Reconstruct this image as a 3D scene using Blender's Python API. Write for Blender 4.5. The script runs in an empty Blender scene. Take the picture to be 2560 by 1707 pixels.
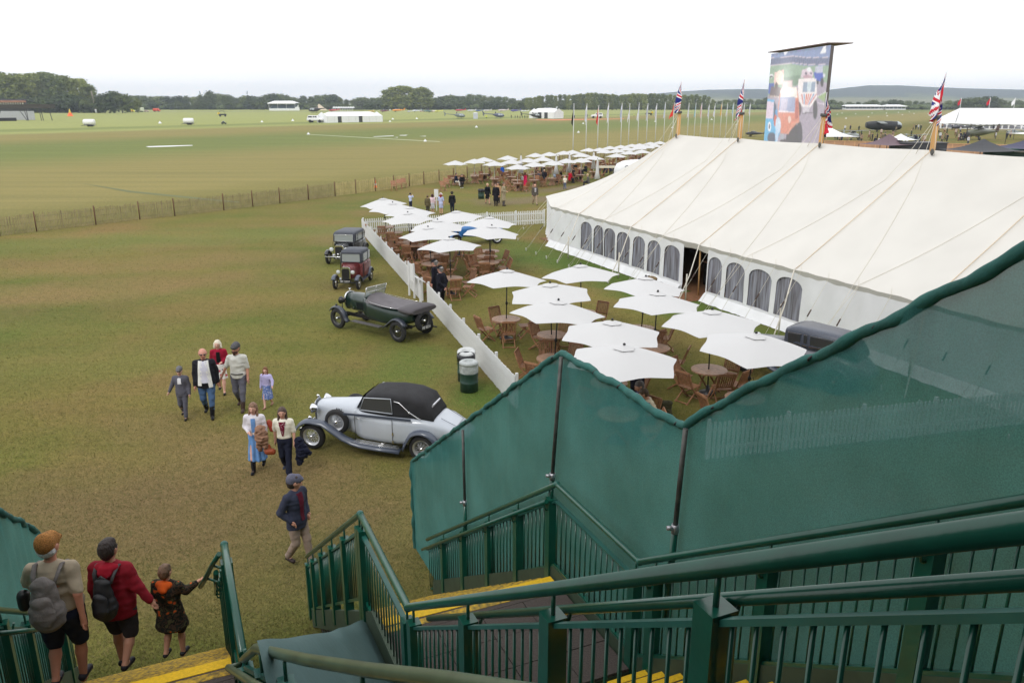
import bpy, math, random
from mathutils import Vector, Matrix, noise
PI = math.pi
R = math.radians
random.seed(7)
scene = bpy.context.scene
COL = scene.collection
# ---------------------------------------------------------------- camera
H = 8.0
FPX = 1991.0            # focal length in pixels of the 2560 px wide photograph
TILT = R(16.7)
cam_d = bpy.data.cameras.new('camera')
cam_d.sensor_width = 36.0
cam_d.lens = 36.0 * FPX / 2560.0
cam_d.clip_start = 0.05
cam_d.clip_end = 20000
cam = bpy.data.objects.new('camera', cam_d)
COL.objects.link(cam)
cam.location = (0, 0, H)
cam.rotation_euler = (PI / 2 - TILT, 0, 0)
scene.camera = cam
scene.render.resolution_x = 1024
scene.render.resolution_y = 682
# ---------------------------------------------------------------- world, sun
SUN_EL, SUN_AZ = R(48), R(205)      # azimuth clockwise from +Y
world = bpy.data.worlds.new('World')
scene.world = world
world.use_nodes = True
wn = world.node_tree.nodes; wl = world.node_tree.links
bg = wn['Background']
sky = wn.new('ShaderNodeTexSky'); sky.sky_type = 'NISHITA'; sky.sun_disc = False
sky.sun_elevation = SUN_EL; sky.sun_rotation = SUN_AZ
sky.air_density = 1.0; sky.dust_density = 4.0; sky.ozone_density = 1.0
tc = wn.new('ShaderNodeTexCoord'); mp = wn.new('ShaderNodeMapping')
mp.inputs['Scale'].default_value = (1, 1, 3.5)
cn = wn.new('ShaderNodeTexNoise'); cn.inputs['Scale'].default_value = 2.2; cn.inputs['Detail'].default_value = 5
cr = wn.new('ShaderNodeValToRGB')
cr.color_ramp.elements[0].position = 0.3; cr.color_ramp.elements[0].color = (12.0, 12.2, 12.5, 1)
cr.color_ramp.elements[1].position = 0.7; cr.color_ramp.elements[1].color = (13.8, 13.8, 13.8, 1)
mx = wn.new('ShaderNodeMixRGB'); mx.inputs[0].default_value = 0.95
wl.new(tc.outputs['Generated'], mp.inputs[0]); wl.new(mp.outputs[0], cn.inputs['Vector'])
wl.new(cn.outputs['Fac'], cr.inputs[0]); wl.new(sky.outputs[0], mx.inputs[1]); wl.new(cr.outputs[0], mx.inputs[2])
wl.new(mx.outputs[0], bg.inputs['Color'])
bg.inputs['Strength'].default_value = 0.1
sun_d = bpy.data.lights.new('sun', 'SUN'); sun_d.energy = 1.0; sun_d.angle = R(16); sun_d.color = (1, .97, .92)
sun = bpy.data.objects.new('sun', sun_d); COL.objects.link(sun)
sdir = Vector((math.sin(SUN_AZ) * math.cos(SUN_EL), math.cos(SUN_AZ) * math.cos(SUN_EL), math.sin(SUN_EL)))
sun.rotation_euler = sdir.to_track_quat('Z', 'Y').to_euler()
scene.view_settings.view_transform = 'Standard'
scene.view_settings.look = 'None'
scene.view_settings.gamma = 1
scene.view_settings.exposure = 0.05
scene.view_settings.use_curve_mapping = False
# ---------------------------------------------------------------- picture -> place helpers
CT, ST = math.cos(TILT), math.sin(TILT)
def ray(px, py):
    u = (px - 1280) / FPX; v = -(py - 853.5) / FPX
    return Vector((u, CT + v * ST, -ST + v * CT))
def gp(px, py, z=0.0):
    d = ray(px, py); t = (z - H) / d.z
    return Vector((d.x * t, d.y * t, z))
def pd(px, py, depth):
    d = ray(px, py); return Vector((0, 0, H)) + d * depth
def py_at(px, py, Y):
    d = ray(px, py); t = Y / d.y
    return Vector((d.x * t, Y, H + d.z * t))
TH = R(23.6)
E1 = Vector((math.cos(TH), math.sin(TH), 0)); E2 = Vector((-math.sin(TH), math.cos(TH), 0))
UP = Vector((0, 0, 1))
def pl(px, py, P0, n=E1):
    d = ray(px, py); t = (P0.x * n.x + P0.y * n.y) / (d.x * n.x + d.y * n.y)
    return Vector((0, 0, H)) + d * t
def topz(px, py, Y):
    d = ray(px, py); return H + Y * d.z / d.y
# ---------------------------------------------------------------- materials
MATS = {}
def mat(name, col=(.5, .5, .5), rough=.6, metal=0, noise_amt=0.0, noise_scale=8, bump=0.0, bump_scale=60, spec=.5,
        alpha=1.0, emit=None, coat=0.0, coords='Object', stretch=None, col2=None, trans=0.0):
    if name in MATS: return MATS[name]
    m = bpy.data.materials.new(name); m.use_nodes = True
    nt = m.node_tree; N = nt.nodes; L = nt.links
    b = N['Principled BSDF']
    b.inputs['Base Color'].default_value = (*col, 1)
    b.inputs['Roughness'].default_value = rough
    b.inputs['Metallic'].default_value = metal
    b.inputs['Specular IOR Level'].default_value = spec
    b.inputs['Coat Weight'].default_value = coat
    b.inputs['Coat Roughness'].default_value = .08
    b.inputs['Alpha'].default_value = alpha
    if trans: b.inputs['Transmission Weight'].default_value = trans
    if emit:
        b.inputs['Emission Color'].default_value = (*emit[:3], 1); b.inputs['Emission Strength'].default_value = emit[3]
    if noise_amt or bump or col2:
        t = N.new('ShaderNodeTexCoord'); mpp = N.new('ShaderNodeMapping')
        if stretch: mpp.inputs['Scale'].default_value = stretch
        L.new(t.outputs[coords], mpp.inputs[0])
        if noise_amt or col2:
            n = N.new('ShaderNodeTexNoise'); n.inputs['Scale'].default_value = noise_scale; n.inputs['Detail'].default_value = 6
            L.new(mpp.outputs[0], n.inputs['Vector'])
            r = N.new('ShaderNodeValToRGB')
            c2 = col2 if col2 else tuple(min(1, c * (1 + noise_amt)) for c in col)
            c1 = col if col2 else tuple(c * (1 - noise_amt) for c in col)
            r.color_ramp.elements[0].position = .32; r.color_ramp.elements[0].color = (*c1, 1)
            r.color_ramp.elements[1].position = .68; r.color_ramp.elements[1].color = (*c2, 1)
            L.new(n.outputs['Fac'], r.inputs[0]); L.new(r.outputs[0], b.inputs['Base Color'])
        if bump:
            n2 = N.new('ShaderNodeTexNoise'); n2.inputs['Scale'].default_value = bump_scale; n2.inputs['Detail'].default_value = 4
            L.new(mpp.outputs[0], n2.inputs['Vector'])
            bp = N.new('ShaderNodeBump'); bp.inputs['Strength'].default_value = bump; bp.inputs['Distance'].default_value = .02
            L.new(n2.outputs['Fac'], bp.inputs['Height']); L.new(bp.outputs[0], b.inputs['Normal'])
    MATS[name] = m
    return m
def rgb(r, g, b):
    f = lambda c: ((c / 255 + .055) / 1.055) ** 2.4 if c > 10 else c / 255 / 12.92
    return (f(r), f(g), f(b))
# ---------------------------------------------------------------- mesh builder
class MB:
    def __init__(s): s.v = []; s.f = []; s.m = []; s.s = []
    def add(s, vs, fs, m=0, sm=False):
        o = len(s.v); s.v.extend([tuple(x) for x in vs])
        for f in fs: s.f.append([i + o for i in f]); s.m.append(m); s.s.append(sm)
        return s
    def box(s, c, d, m=0, rz=0, M=None):
        x, y, z = [a / 2 for a in d]
        vs = [Vector((i, j, k)) for k in (-z, z) for j in (-y, y) for i in (-x, x)]
        T = Matrix.Translation(Vector(c)) @ (M if M is not None else Matrix.Rotation(rz, 4, 'Z'))
        return s.add([T @ v for v in vs], [(0, 2, 3, 1), (4, 5, 7, 6), (0, 1, 5, 4), (2, 6, 7, 3), (0, 4, 6, 2), (1, 3, 7, 5)], m)
    def bar(s, p, q, w, h=None, m=0, up=UP):
        p, q = Vector(p), Vector(q); h = h or w
        d = (q - p); 
        if d.length < 1e-6: return s
        dn = d.normalized(); a = dn.cross(up)
        if a.length < 1e-3: a = dn.cross(Vector((1, 0, 0)))
        a.normalize(); b = a.cross(dn)
        a = a * w / 2; b = b * h / 2
        vs = [p - a - b, p + a - b, p + a + b, p - a + b, q - a - b, q + a - b, q + a + b, q - a + b]
        return s.add(vs, [(0, 1, 2, 3), (7, 6, 5, 4), (0, 4, 5, 1), (1, 5, 6, 2), (2, 6, 7, 3), (3, 7, 4, 0)], m)
    def tube(s, pts, r, n=8, m=0, caps=True, sm=True, flat=1.0):
        pts = [Vector(p) for p in pts]; rs = r if isinstance(r, (list, tuple)) else [r] * len(pts)
        rings = []; prev = None
        for i, p in enumerate(pts):
            t = (pts[min(i + 1, len(pts) - 1)] - pts[max(i - 1, 0)]).normalized()
            if prev is None:
                a = t.cross(UP)
                if a.length < 1e-2: a = t.cross(Vector((0, 1, 0)))
            else: a = prev - t * prev.dot(t)
            a.normalize(); prev = a; b = t.cross(a)
            rings.append([p + (a * math.cos(2 * PI * k / n) + b * math.sin(2 * PI * k / n) * flat) * rs[i] for k in range(n)])
        return s.loft(rings, m, caps, sm)
    def loft(s, rings, m=0, caps=True, sm=True, closed=True):
        n = len(rings[0]); vs = [v for rg in rings for v in rg]; fs = []
        for i in range(len(rings) - 1):
            for k in range(n if closed else n - 1):
                k2 = (k + 1) % n
                fs.append((i * n + k, i * n + k2, (i + 1) * n + k2, (i + 1) * n + k))
        s.add(vs, fs, m, sm)
        if caps and closed:
            o = len(s.v) - len(vs)
            s.f.append([o + k for k in reversed(range(n))]); s.m.append(m); s.s.append(False)
            s.f.append([o + (len(rings) - 1) * n + k for k in range(n)]); s.m.append(m); s.s.append(False)
        return s
    def lathe(s, prof, n=16, c=(0, 0, 0), m=0, axis='Z', sm=True, caps=True):
        c = Vector(c); rings = []
        for r, z in prof:
            rg = []
            for k in range(n):
                a = 2 * PI * k / n; x, y = r * math.cos(a), r * math.sin(a)
                rg.append(c + (Vector((x, y, z)) if axis == 'Z' else Vector((z, x, y)) if axis == 'X' else Vector((y, z, x))))
            rings.append(rg)
        return s.loft(rings, m, caps, sm)
    def ell(s, c, r, nu=12, nv=8, m=0, M=None):
        c = Vector(c); r = r if isinstance(r, (tuple, list)) else (r, r, r)
        rings = []
        for i in range(nv + 1):
            t = -PI / 2 + PI * i / nv; t = max(min(t, PI / 2 - .02), -PI / 2 + .02)
            rg = [Vector((r[0] * math.cos(t) * math.cos(2 * PI * k / nu), r[1] * math.cos(t) * math.sin(2 * PI * k / nu), r[2] * math.sin(t))) for k in range(nu)]
            rings.append([c + (M @ v if M is not None else v) for v in rg])
        return s.loft(rings, m)
    def quad(s, a, b, c, d, m=0): return s.add([a, b, c, d], [(0, 1, 2, 3)], m)
    def grid(s, rows, m=0, sm=True):
        return s.loft(rows, m, caps=False, sm=sm, closed=False)
    def mesh(s, name, mats):
        me = bpy.data.meshes.new(name)
        me.from_pydata(s.v, [], s.f)
        for mm in (mats if isinstance(mats, (list, tuple)) else [mats]): me.materials.append(mm)
        me.polygons.foreach_set('material_index', s.m); me.polygons.foreach_set('use_smooth', s.s)
        me.update(); return me
    def build(s, name, mats, parent=None):
        o = bpy.data.objects.new(name, s.mesh(name, mats)); COL.objects.link(o)
        if parent is not None: o.parent = parent
        return o
def tag(o, label=None, cat=None, group=None, kind=None):
    if label: o['label'] = label
    if cat: o['category'] = cat
    if group: o['group'] = group
    if kind: o['kind'] = kind
    return o
def thing(name, label, cat, loc=(0, 0, 0), rz=0, group=None):
    o = bpy.data.objects.new(name, None); COL.objects.link(o)
    o.location = loc; o.rotation_euler = (0, 0, rz); o.empty_display_size = .2
    return tag(o, label, cat, group)
def inst(name, me, parent=None, loc=(0, 0, 0), rz=0, rot=None):
    o = bpy.data.objects.new(name, me); COL.objects.link(o); o.location = loc
    o.rotation_euler = rot if rot else (0, 0, rz)
    if parent is not None: o.parent = parent
    return o
def dup(root, loc, rz=0, label=None, group=None, scale=None, tilt=None):
    def cp(o, par):
        c = o.copy(); COL.objects.link(c); c.parent = par
        for ch in kids[o]: cp(ch, c)
        return c
    kids = {}
    def walk(o):
        kids[o] = list(o.children)
        for ch in kids[o]: walk(ch)
    walk(root)
    r = cp(root, None); r.location = loc
    r.rotation_euler = (tilt[0], tilt[1], rz) if tilt else (0, 0, rz)
    if scale: r.scale = scale
    if label: r['label'] = label
    if group: r['group'] = group
    return r
def struct(name, mb, m, label=None):
    o = mb.build(name, m); o['kind'] = 'structure'
    if label: o['label'] = label
    return o
# shared materials
M_green = mat('green_paint', rgb(13, 78, 63), .28, coat=.25, noise_amt=.15, noise_scale=5, spec=.5, bump=.05, bump_scale=30)
M_green_worn = mat('green_paint_worn', rgb(36, 88, 80), .34, noise_amt=.25, noise_scale=3)
M_galv = mat('galvanised_pole', rgb(92, 92, 90), .55, metal=.5, noise_amt=.25, noise_scale=12)
M_clamp = mat('clamp_metal', rgb(175, 175, 180), .4, metal=.8)
M_white = mat('white_paint', (.74, .75, .76), .55, noise_amt=.05, noise_scale=4)
M_canvas = mat('canvas_white', (.635, .618, .58), .8, noise_amt=.035, noise_scale=.7, spec=.2)
M_umb = mat('umbrella_cloth', (.58, .58, .585), .85, spec=.15)
M_black = mat('black_metal', (.012, .012, .014), .4)
M_teak = mat('teak_wood', rgb(156, 112, 82), .55, noise_amt=.3, noise_scale=9, stretch=(1, 1, 1))
M_teak2 = mat('teak_wood_top', rgb(170, 134, 110), .45, noise_amt=.22, noise_scale=10)
M_rubber = mat('rubber_black', (.018, .018, .02), .75, noise_amt=.2, noise_scale=20)
M_chrome = mat('chrome', (.75, .76, .78), .12, metal=1)
M_glass = mat('car_glass', (.05, .055, .06), .08, spec=.8, coat=.5)
M_rope = mat('rope', rgb(214, 208, 194), .9)
M_wood = mat('pale_timber', rgb(205, 165, 110), .7, noise_amt=.15, noise_scale=6)
# ================================================================ GROUND
def ground_material():
    m = bpy.data.materials.new('mown_grass'); m.use_nodes = True
    nt = m.node_tree; N = nt.nodes; L = nt.links; b = N['Principled BSDF']
    b.inputs['Roughness'].default_value = .95; b.inputs['Specular IOR Level'].default_value = .1
    geo = N.new('ShaderNodeNewGeometry'); pos = geo.outputs['Position']
    def mathn(op, a, bb=None, c=None):
        n = N.new('ShaderNodeMath'); n.operation = op
        for i, x in enumerate([a, bb, c]):
            if x is None: continue
            if isinstance(x, (int, float)): n.inputs[i].default_value = x
            else: L.new(x, n.inputs[i])
        return n.outputs[0]
    def nz(scale, detail=4, rough=.55, stretch=None, rot=0):
        n = N.new('ShaderNodeTexNoise'); n.inputs['Scale'].default_value = scale; n.inputs['Detail'].default_value = detail
        n.inputs['Roughness'].default_value = rough
        if stretch:
            mp = N.new('ShaderNodeMapping'); mp.inputs['Scale'].default_value = stretch; mp.inputs['Rotation'].default_value = (0, 0, rot)
            L.new(pos, mp.inputs[0]); L.new(mp.outputs[0], n.inputs['Vector'])
        else: L.new(pos, n.inputs['Vector'])
        return n.outputs['Fac']
    def ramp(fac, els):
        r = N.new('ShaderNodeValToRGB'); L.new(fac, r.inputs[0])
        while len(r.color_ramp.elements) < len(els): r.color_ramp.elements.new(.5)
        for e, (p, c) in zip(r.color_ramp.elements, els): e.position = p; e.color = (*c, 1)
        return r.outputs[0]
    def mix(f, a, c, mode='MIX'):
        n = N.new('ShaderNodeMixRGB'); n.blend_type = mode
        for i, x in enumerate([f, a, c]):
            if isinstance(x, (int, float)): n.inputs[i].default_value = x
            elif isinstance(x, tuple): n.inputs[i].default_value = (*x, 1)
            else: L.new(x, n.inputs[i])
        return n.outputs[0]
    sep = N.new('ShaderNodeSeparateXYZ'); L.new(pos, sep.inputs[0]); X, Y = sep.outputs[0], sep.outputs[1]
    # distance across the airfield mowing bands (they run parallel to the chestnut fence)
    c0 = mathn('SUBTRACT', mathn('MULTIPLY', Y, .574), mathn('MULTIPLY', X, .819))
    wob = mathn('MULTIPLY', mathn('SUBTRACT', nz(.012, 3), .5), 26)
    wob2 = mathn('MULTIPLY', mathn('SUBTRACT', nz(.12, 3), .5), 5)
    c = mathn('ADD', mathn('ADD', c0, wob), wob2)
    u = mathn('DIVIDE', c, 700)
    G1 = (.150, .142, .045); TAN = (.245, .212, .088); GRN = (.165, .190, .066); LGT = (.300, .320, .125); DK = (.190, .220, .080)
    band = ramp(u, [(0, G1), (54 / 700, G1), (70 / 700, TAN), (104 / 700, TAN), (132 / 700, GRN), (166 / 700, GRN),
                    (198 / 700, TAN), (225 / 700, TAN), (240 / 700, LGT), (262 / 700, DK), (280 / 700, LGT), (1, LGT)])
    near_brown = (.195, .145, .066); near_green = (.138, .145, .043)
    # near lawn: brown worn ground and greener patches
    n1 = nz(.16, 5, .6); n2 = nz(.05, 4)
    lawn = ramp(n1, [(.36, near_green), (.5, (.168, .148, .052)), (.64, near_brown)])
    lawn2 = ramp(n2, [(.38, (.82, .95, .8)), (.62, (1.12, 1.02, .95))])
    lawn = mix(1.0, lawn, lawn2, 'MULTIPLY')
    f = mathn('SMOOTH_MIN', 1.0, mathn('MAXIMUM', mathn('DIVIDE', mathn('SUBTRACT', c0, 50), 12), 0.0), .1)
    col = mix(f, lawn, band)
    # streaks along the bands
    st = nz(1.0, 4, .6, stretch=(.02, .35, .1), rot=R(-54))
    col = mix(1.0, col, ramp(st, [(.3, (.88, .9, .88)), (.7, (1.13, 1.10, 1.08))]), 'MULTIPLY')
    # fresh green ring along the marquee front and where it is lush
    def spot(cx, cy, rx, ry, rot, colr, amt, src):
        dx = mathn('SUBTRACT', X, cx); dy = mathn('SUBTRACT', Y, cy)
        ca, sa = math.cos(rot), math.sin(rot)
        a = mathn('DIVIDE', mathn('ADD', mathn('MULTIPLY', dx, ca), mathn('MULTIPLY', dy, sa)), rx)
        bb = mathn('DIVIDE', mathn('SUBTRACT', mathn('MULTIPLY', dy, ca), mathn('MULTIPLY', dx, sa)), ry)
        d = mathn('ADD', mathn('MULTIPLY', a, a), mathn('MULTIPLY', bb, bb))
        d = mathn('ADD', d, mathn('MULTIPLY', mathn('SUBTRACT', nz(.5, 4), .5), 1.3))
        w = mathn('MULTIPLY', mathn('MAXIMUM', mathn('SUBTRACT', 1.0, d), 0.0), amt)
        w = mathn('MINIMUM', w, 1.0)
        return mix(w, src, colr)
    for sp in SPOTS: col = spot(*sp, col)
    # blades
    fine = nz(26, 6, .8, stretch=(1, .6, 1), rot=R(20)); med = nz(4.5, 6, .75)
    col = mix(1.0, col, ramp(fine, [(.28, (.42, .46, .38)), (.5, (.96, .98, .92)), (.72, (1.7, 1.56, 1.55))]), 'MULTIPLY')
    col = mix(1.0, col, ramp(med, [(.3, (.74, .80, .72)), (.7, (1.24, 1.18, 1.18))]), 'MULTIPLY')
    L.new(col, b.inputs['Base Color'])
    bp = N.new('ShaderNodeBump'); bp.inputs['Strength'].default_value = .55; bp.inputs['Distance'].default_value = .03
    L.new(fine, bp.inputs['Height']); L.new(bp.outputs[0], b.inputs['Normal'])
    return m
GREENF = (.085, .140, .030); BROWN = (.155, .095, .040); MUD = (.185, .145, .092)
ctn = gp(1700, 760)
SPOTS = [
    (ctn.x - 1.5, ctn.y + 3, 20, 2.2, R(23.6 + 90), GREENF, .9),
    (gp(1600, 690).x, gp(1600, 690).y, 9, 2.4, R(113), GREENF, .8),
    (gp(180, 730).x, gp(180, 730).y, 11, 3.2, R(20), (.245, .165, .080), .6),
    (gp(330, 660).x, gp(330, 660).y, 11, 3.0, R(20), (.235, .165, .075), .5),
    (gp(560, 760).x, gp(560, 760).y, 5, 3, R(30), (.245, .160, .070), .5),
    (gp(1330, 500).x, gp(1330, 500).y, 7, 2.3, R(38), MUD, 1.1),
    (gp(1250, 500).x, gp(1250, 500).y, 4, 2.2, R(10), (.185, .155, .080), .8),
    (gp(1420, 470).x, gp(1420, 470).y, 8, 1.6, R(48), MUD, 1.0),
    (gp(1030, 905).x, gp(1030, 905).y, 3.0, 1.6, R(100), (.10, .155, .036), .7),
    (gp(1200, 990).x, gp(1200, 990).y, 1.6, 1.1, R(100), (.075, .14, .028), .8),
    (gp(870, 590).x, gp(870, 590).y, 3, 5, R(10), (.215, .160, .080), .6),
    (gp(500, 1230).x, gp(500, 1230).y, 5, 3, R(10), (.205, .145, .070), .6),
    (gp(420, 1330).x, gp(420, 1330).y, 8, 3.6, R(5), (.165, .118, .062), .75),
    (gp(560, 1130).x, gp(560, 1130).y, 5, 1.6, R(-30), (.215, .150, .075), .5),
    (gp(250, 600).x, gp(250, 600).y, 12, 4.0, R(30), (.15, .175, .055), .5),
    (gp(300, 900).x, gp(300, 900).y, 5, 2.5, R(10), (.16, .165, .05), .5),
    (gp(1330, 650).x, gp(1330, 650).y, 4, 2.5, R(113), (.095, .145, .036), .7),
    (gp(640, 590).x, gp(640, 590).y, 14, 3, R(35), (.15, .175, .055), .5),
]
g = MB()
xs = [-6000, -1500, -300, -60, 60, 300, 1500, 6000]; ys = [-300, -40, 60, 300, 1200, 3500, 7500]
g.grid([[Vector((x, y, 0)) for x in xs] for y in ys], sm=False)
struct('ground', g, ground_material(), 'mown airfield grass, olive and brown, with broad green and tan mowing bands')
# race circuit strip at the far edge of the field
M_asph = mat('asphalt', (.055, .055, .060), .9, noise_amt=.2, noise_scale=.5)
def strip(name, pts, w, z, m, label, kind='structure'):
    mb = MB(); L_, R_ = [], []
    for i, p in enumerate(pts):
        t = (Vector(pts[min(i + 1, len(pts) - 1)]) - Vector(pts[max(i - 1, 0)])); t.z = 0; t.normalize(); n = Vector((-t.y, t.x, 0)) * w / 2
        L_.append(Vector((p[0], p[1], z)) + n); R_.append(Vector((p[0], p[1], z)) - n)
    mb.grid([R_, L_], sm=False); o = mb.build(name, m); o['kind'] = kind; o['label'] = label; return o
strip('race_track', [gp(-400, 284), gp(0, 282), gp(300, 280.5), gp(650, 279.5), gp(900, 279)], 16, .02, M_asph, 'grey asphalt of the race circuit beyond the airfield')
# ---------------------------------------------------------------- close-cropped grass blades on the nearer lawn (uncountable)
def blades():
    import numpy as np
    rng = np.random.default_rng(3)
    n = 230000
    # sample roughly uniform in the picture, so the density falls with distance
    px = rng.uniform(-60, 2300, n); pyy = 560 + 1200 * rng.uniform(0, 1, n) ** .8
    u = (px - 1280) / FPX; v = -(pyy - 853.5) / FPX
    dz = -ST + v * CT; dy = CT + v * ST; t = -H / dz
    X = u * t; Y = dy * t
    h = rng.uniform(.018, .045, n) * (1 + Y / 60); w = rng.uniform(.002, .0038, n) * (1 + Y / 26)
    a = rng.uniform(0, 2 * np.pi, n); lean = rng.normal(0, .9, (n, 2)) * h[:, None]
    P0 = np.stack([X - np.cos(a) * w, Y - np.sin(a) * w, np.full(n, -.002)], 1)
    P1 = np.stack([X + np.cos(a) * w, Y + np.sin(a) * w, np.full(n, -.002)], 1)
    P2 = np.stack([X + lean[:, 0], Y + lean[:, 1], h], 1)
    co = np.stack([P0, P1, P2], 1).reshape(-1, 3)
    me = bpy.data.meshes.new('grass_blades')
    me.vertices.add(3 * n); me.vertices.foreach_set('co', co.ravel())
    me.loops.add(3 * n); me.loops.foreach_set('vertex_index', np.arange(3 * n, dtype=np.int32))
    me.polygons.add(n); me.polygons.foreach_set('loop_start', np.arange(0, 3 * n, 3, dtype=np.int32))
    me.update()
    m = mat('grass_blade', (.13, .115, .042), .9, col2=(.30, .235, .11), noise_scale=.9, noise_amt=.3, spec=.1)
    m2 = mat('grass_blade_green', (.08, .105, .026), .9, col2=(.17, .15, .055), noise_scale=.6, noise_amt=.3, spec=.1)
    me.materials.append(m); me.materials.append(m2)
    me.polygons.foreach_set('material_index', rng.integers(0, 2, n).astype(np.int32))
    o = bpy.data.objects.new('grass_blades', me); COL.objects.link(o)
    tag(o, 'short brown and green blades of mown grass on the near lawn', 'grass', kind='stuff')
blades()
# ================================================================ FOREGROUND STAIRS
ZL = H - 4.97
R0 = Vector((.41, 7.79, 0)); L0 = Vector((-.815, 5.55, 0)); LR0 = Vector((-2.04, 5.08, 0)); LL0 = LR0 - E1 * 2.0
SL = .68; RISE, GO = .17, .25
def kof(p, P0): return (p - P0).dot(E2)
K0R = 0.0
Aeg = Vector((-1.47, 6.85, 0)); Beg = Vector((.40, 7.61, 0))
KE = Beg.dot(E2)            # coordinate along E2 of the landing's front edge
KU = KE - 1.62              # foot of the upper flight
def zst(k):                 # stair pitch line as a function of the coordinate along E2
    if k > KE: return ZL - (k - KE) * SL
    if k < KU: return ZL + (KU - k) * SL
    return ZL
def P_(off_pt, k, z): # point on the vertical plane through off_pt at coordinate k
    o = off_pt.dot(E1); v = E1 * o + E2 * k; return Vector((v.x, v.y, z))
M_tile = mat('landing_tile', rgb(74, 66, 62), .9, noise_amt=.35, noise_scale=70, bump=.3, bump_scale=150)
M_yel = mat('yellow_nosing', rgb(226, 182, 22), .75, noise_amt=.12, noise_scale=40, bump=.3, bump_scale=120)
M_yelw = mat('yellow_nosing_worn', rgb(206, 166, 40), .8, col2=rgb(96, 84, 52), noise_scale=22, bump=.3, bump_scale=120)
M_plate = mat('green_plate', rgb(56, 72, 56), .6, noise_amt=.15, noise_scale=6)
def stair(name, label, Pl, Pr, kmin, seed):
    t = thing(name, label, 'stairs'); w0, w1 = Pl.dot(E1) + .05, Pr.dot(E1) - .05; W = w1 - w0
    rng = random.Random(seed)
    def bx(nm, k0, k1, a0, a1, z0, z1, m):
        mb = MB(); c = E1 * (a0 + a1) / 2 + E2 * (k0 + k1) / 2
        mb.box((c.x, c.y, (z0 + z1) / 2), (a1 - a0, k1 - k0, z1 - z0), rz=TH); return mb.build(nm, m, t)
    # landing: individual rubber tiles
    nx = 4; ny = 3; dw = W / nx; dk = (KE - .30 - KU) / ny
    for i in range(nx):
        for j in range(ny):
            g_ = .004; dz = rng.uniform(-.002, .002)
            bx('tile', KU + j * dk + g_, KU + (j + 1) * dk - g_, w0 + i * dw + g_, w0 + (i + 1) * dw - g_, ZL - .03, ZL + dz, M_tile)
    bx('landing_deck', KU, KE - .02, w0, w1, ZL - .12, ZL - .035, M_plate)
    bx('tread', KE - .295, KE, w0 + .004, w1 - .004, ZL - .05, ZL - .003, M_tile)
    bx('nosing', KE - .12, KE + .002, w0 + .01, w1 - .01, ZL - .045, ZL + .003, M_yel)
    bx('nosing', KE - .235, KE - .145, w0 + .01, w1 - .01, ZL - .02, ZL + .001, M_yelw)
    k = KE; z = ZL
    while z - RISE > .05:
        z -= RISE
        bx('tread', k + .003, k + GO, w0, w1, z - .05, z, M_tile)
        bx('nosing', k + GO - .06, k + GO + .003, w0 + .005, w1 - .005, z - .046, z + .004, M_yelw)
        bx('riser', k - .02, k - .002, w0, w1, z + .001, z + RISE - .052, M_plate)
        k += GO
    k = KU - GO; z = ZL
    while k > kmin:
        z += RISE
        bx('tread', k - GO, k - .003, w0, w1, z - .05, z, M_tile)
        bx('nosing', k - .065, k + .001, w0 + .005, w1 - .005, z - .046, z + .004, M_yel)
        bx('riser', k - .02, k - .005, w0, w1, z - RISE + .002, z - .052, M_plate)
        k -= GO
    # stringers, legs
    kend = KE + (ZL) / SL
    for P0 in (Pl, Pr):
        mb = MB(); s = -1 if P0 is Pl else 1
        off = E1 * (s * .0)
        for (ka, kb) in ((kmin, KU), (KU, KE), (KE, kend)):
            a = P_(P0, ka, zst(ka) + .0) + off; b = P_(P0, kb, max(zst(kb), .16)) + off
            vs = []
            for p in (a, b):
                for dx in (-.03, .03):
                    for dzz in (-.2, .12): vs.append(p + E1 * dx + UP * dzz)
            mb.add(vs, [(0, 1, 3, 2), (4, 6, 7, 5), (0, 4, 5, 1), (2, 3, 7, 6), (1, 5, 7, 3), (0, 2, 6, 4)])
        mb.build('stringer', M_plate, t)
        for kk in (KU + .1, KE - .1):
            p = P_(P0, kk, 0); lg = MB(); lg.box((p.x, p.y, (ZL - .2) / 2), (.1, .1, ZL - .2), rz=TH); lg.build('support_leg', M_green, t)
    return t
stair('steel_staircase', 'green steel staircase with grey tiled landing and yellow step edges, right of the tarpaulin', L0, R0, .3, 1)
stair('steel_staircase', 'green steel staircase at the lower left carrying the two men and the boy', LL0, LR0, .8, 2)
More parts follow.
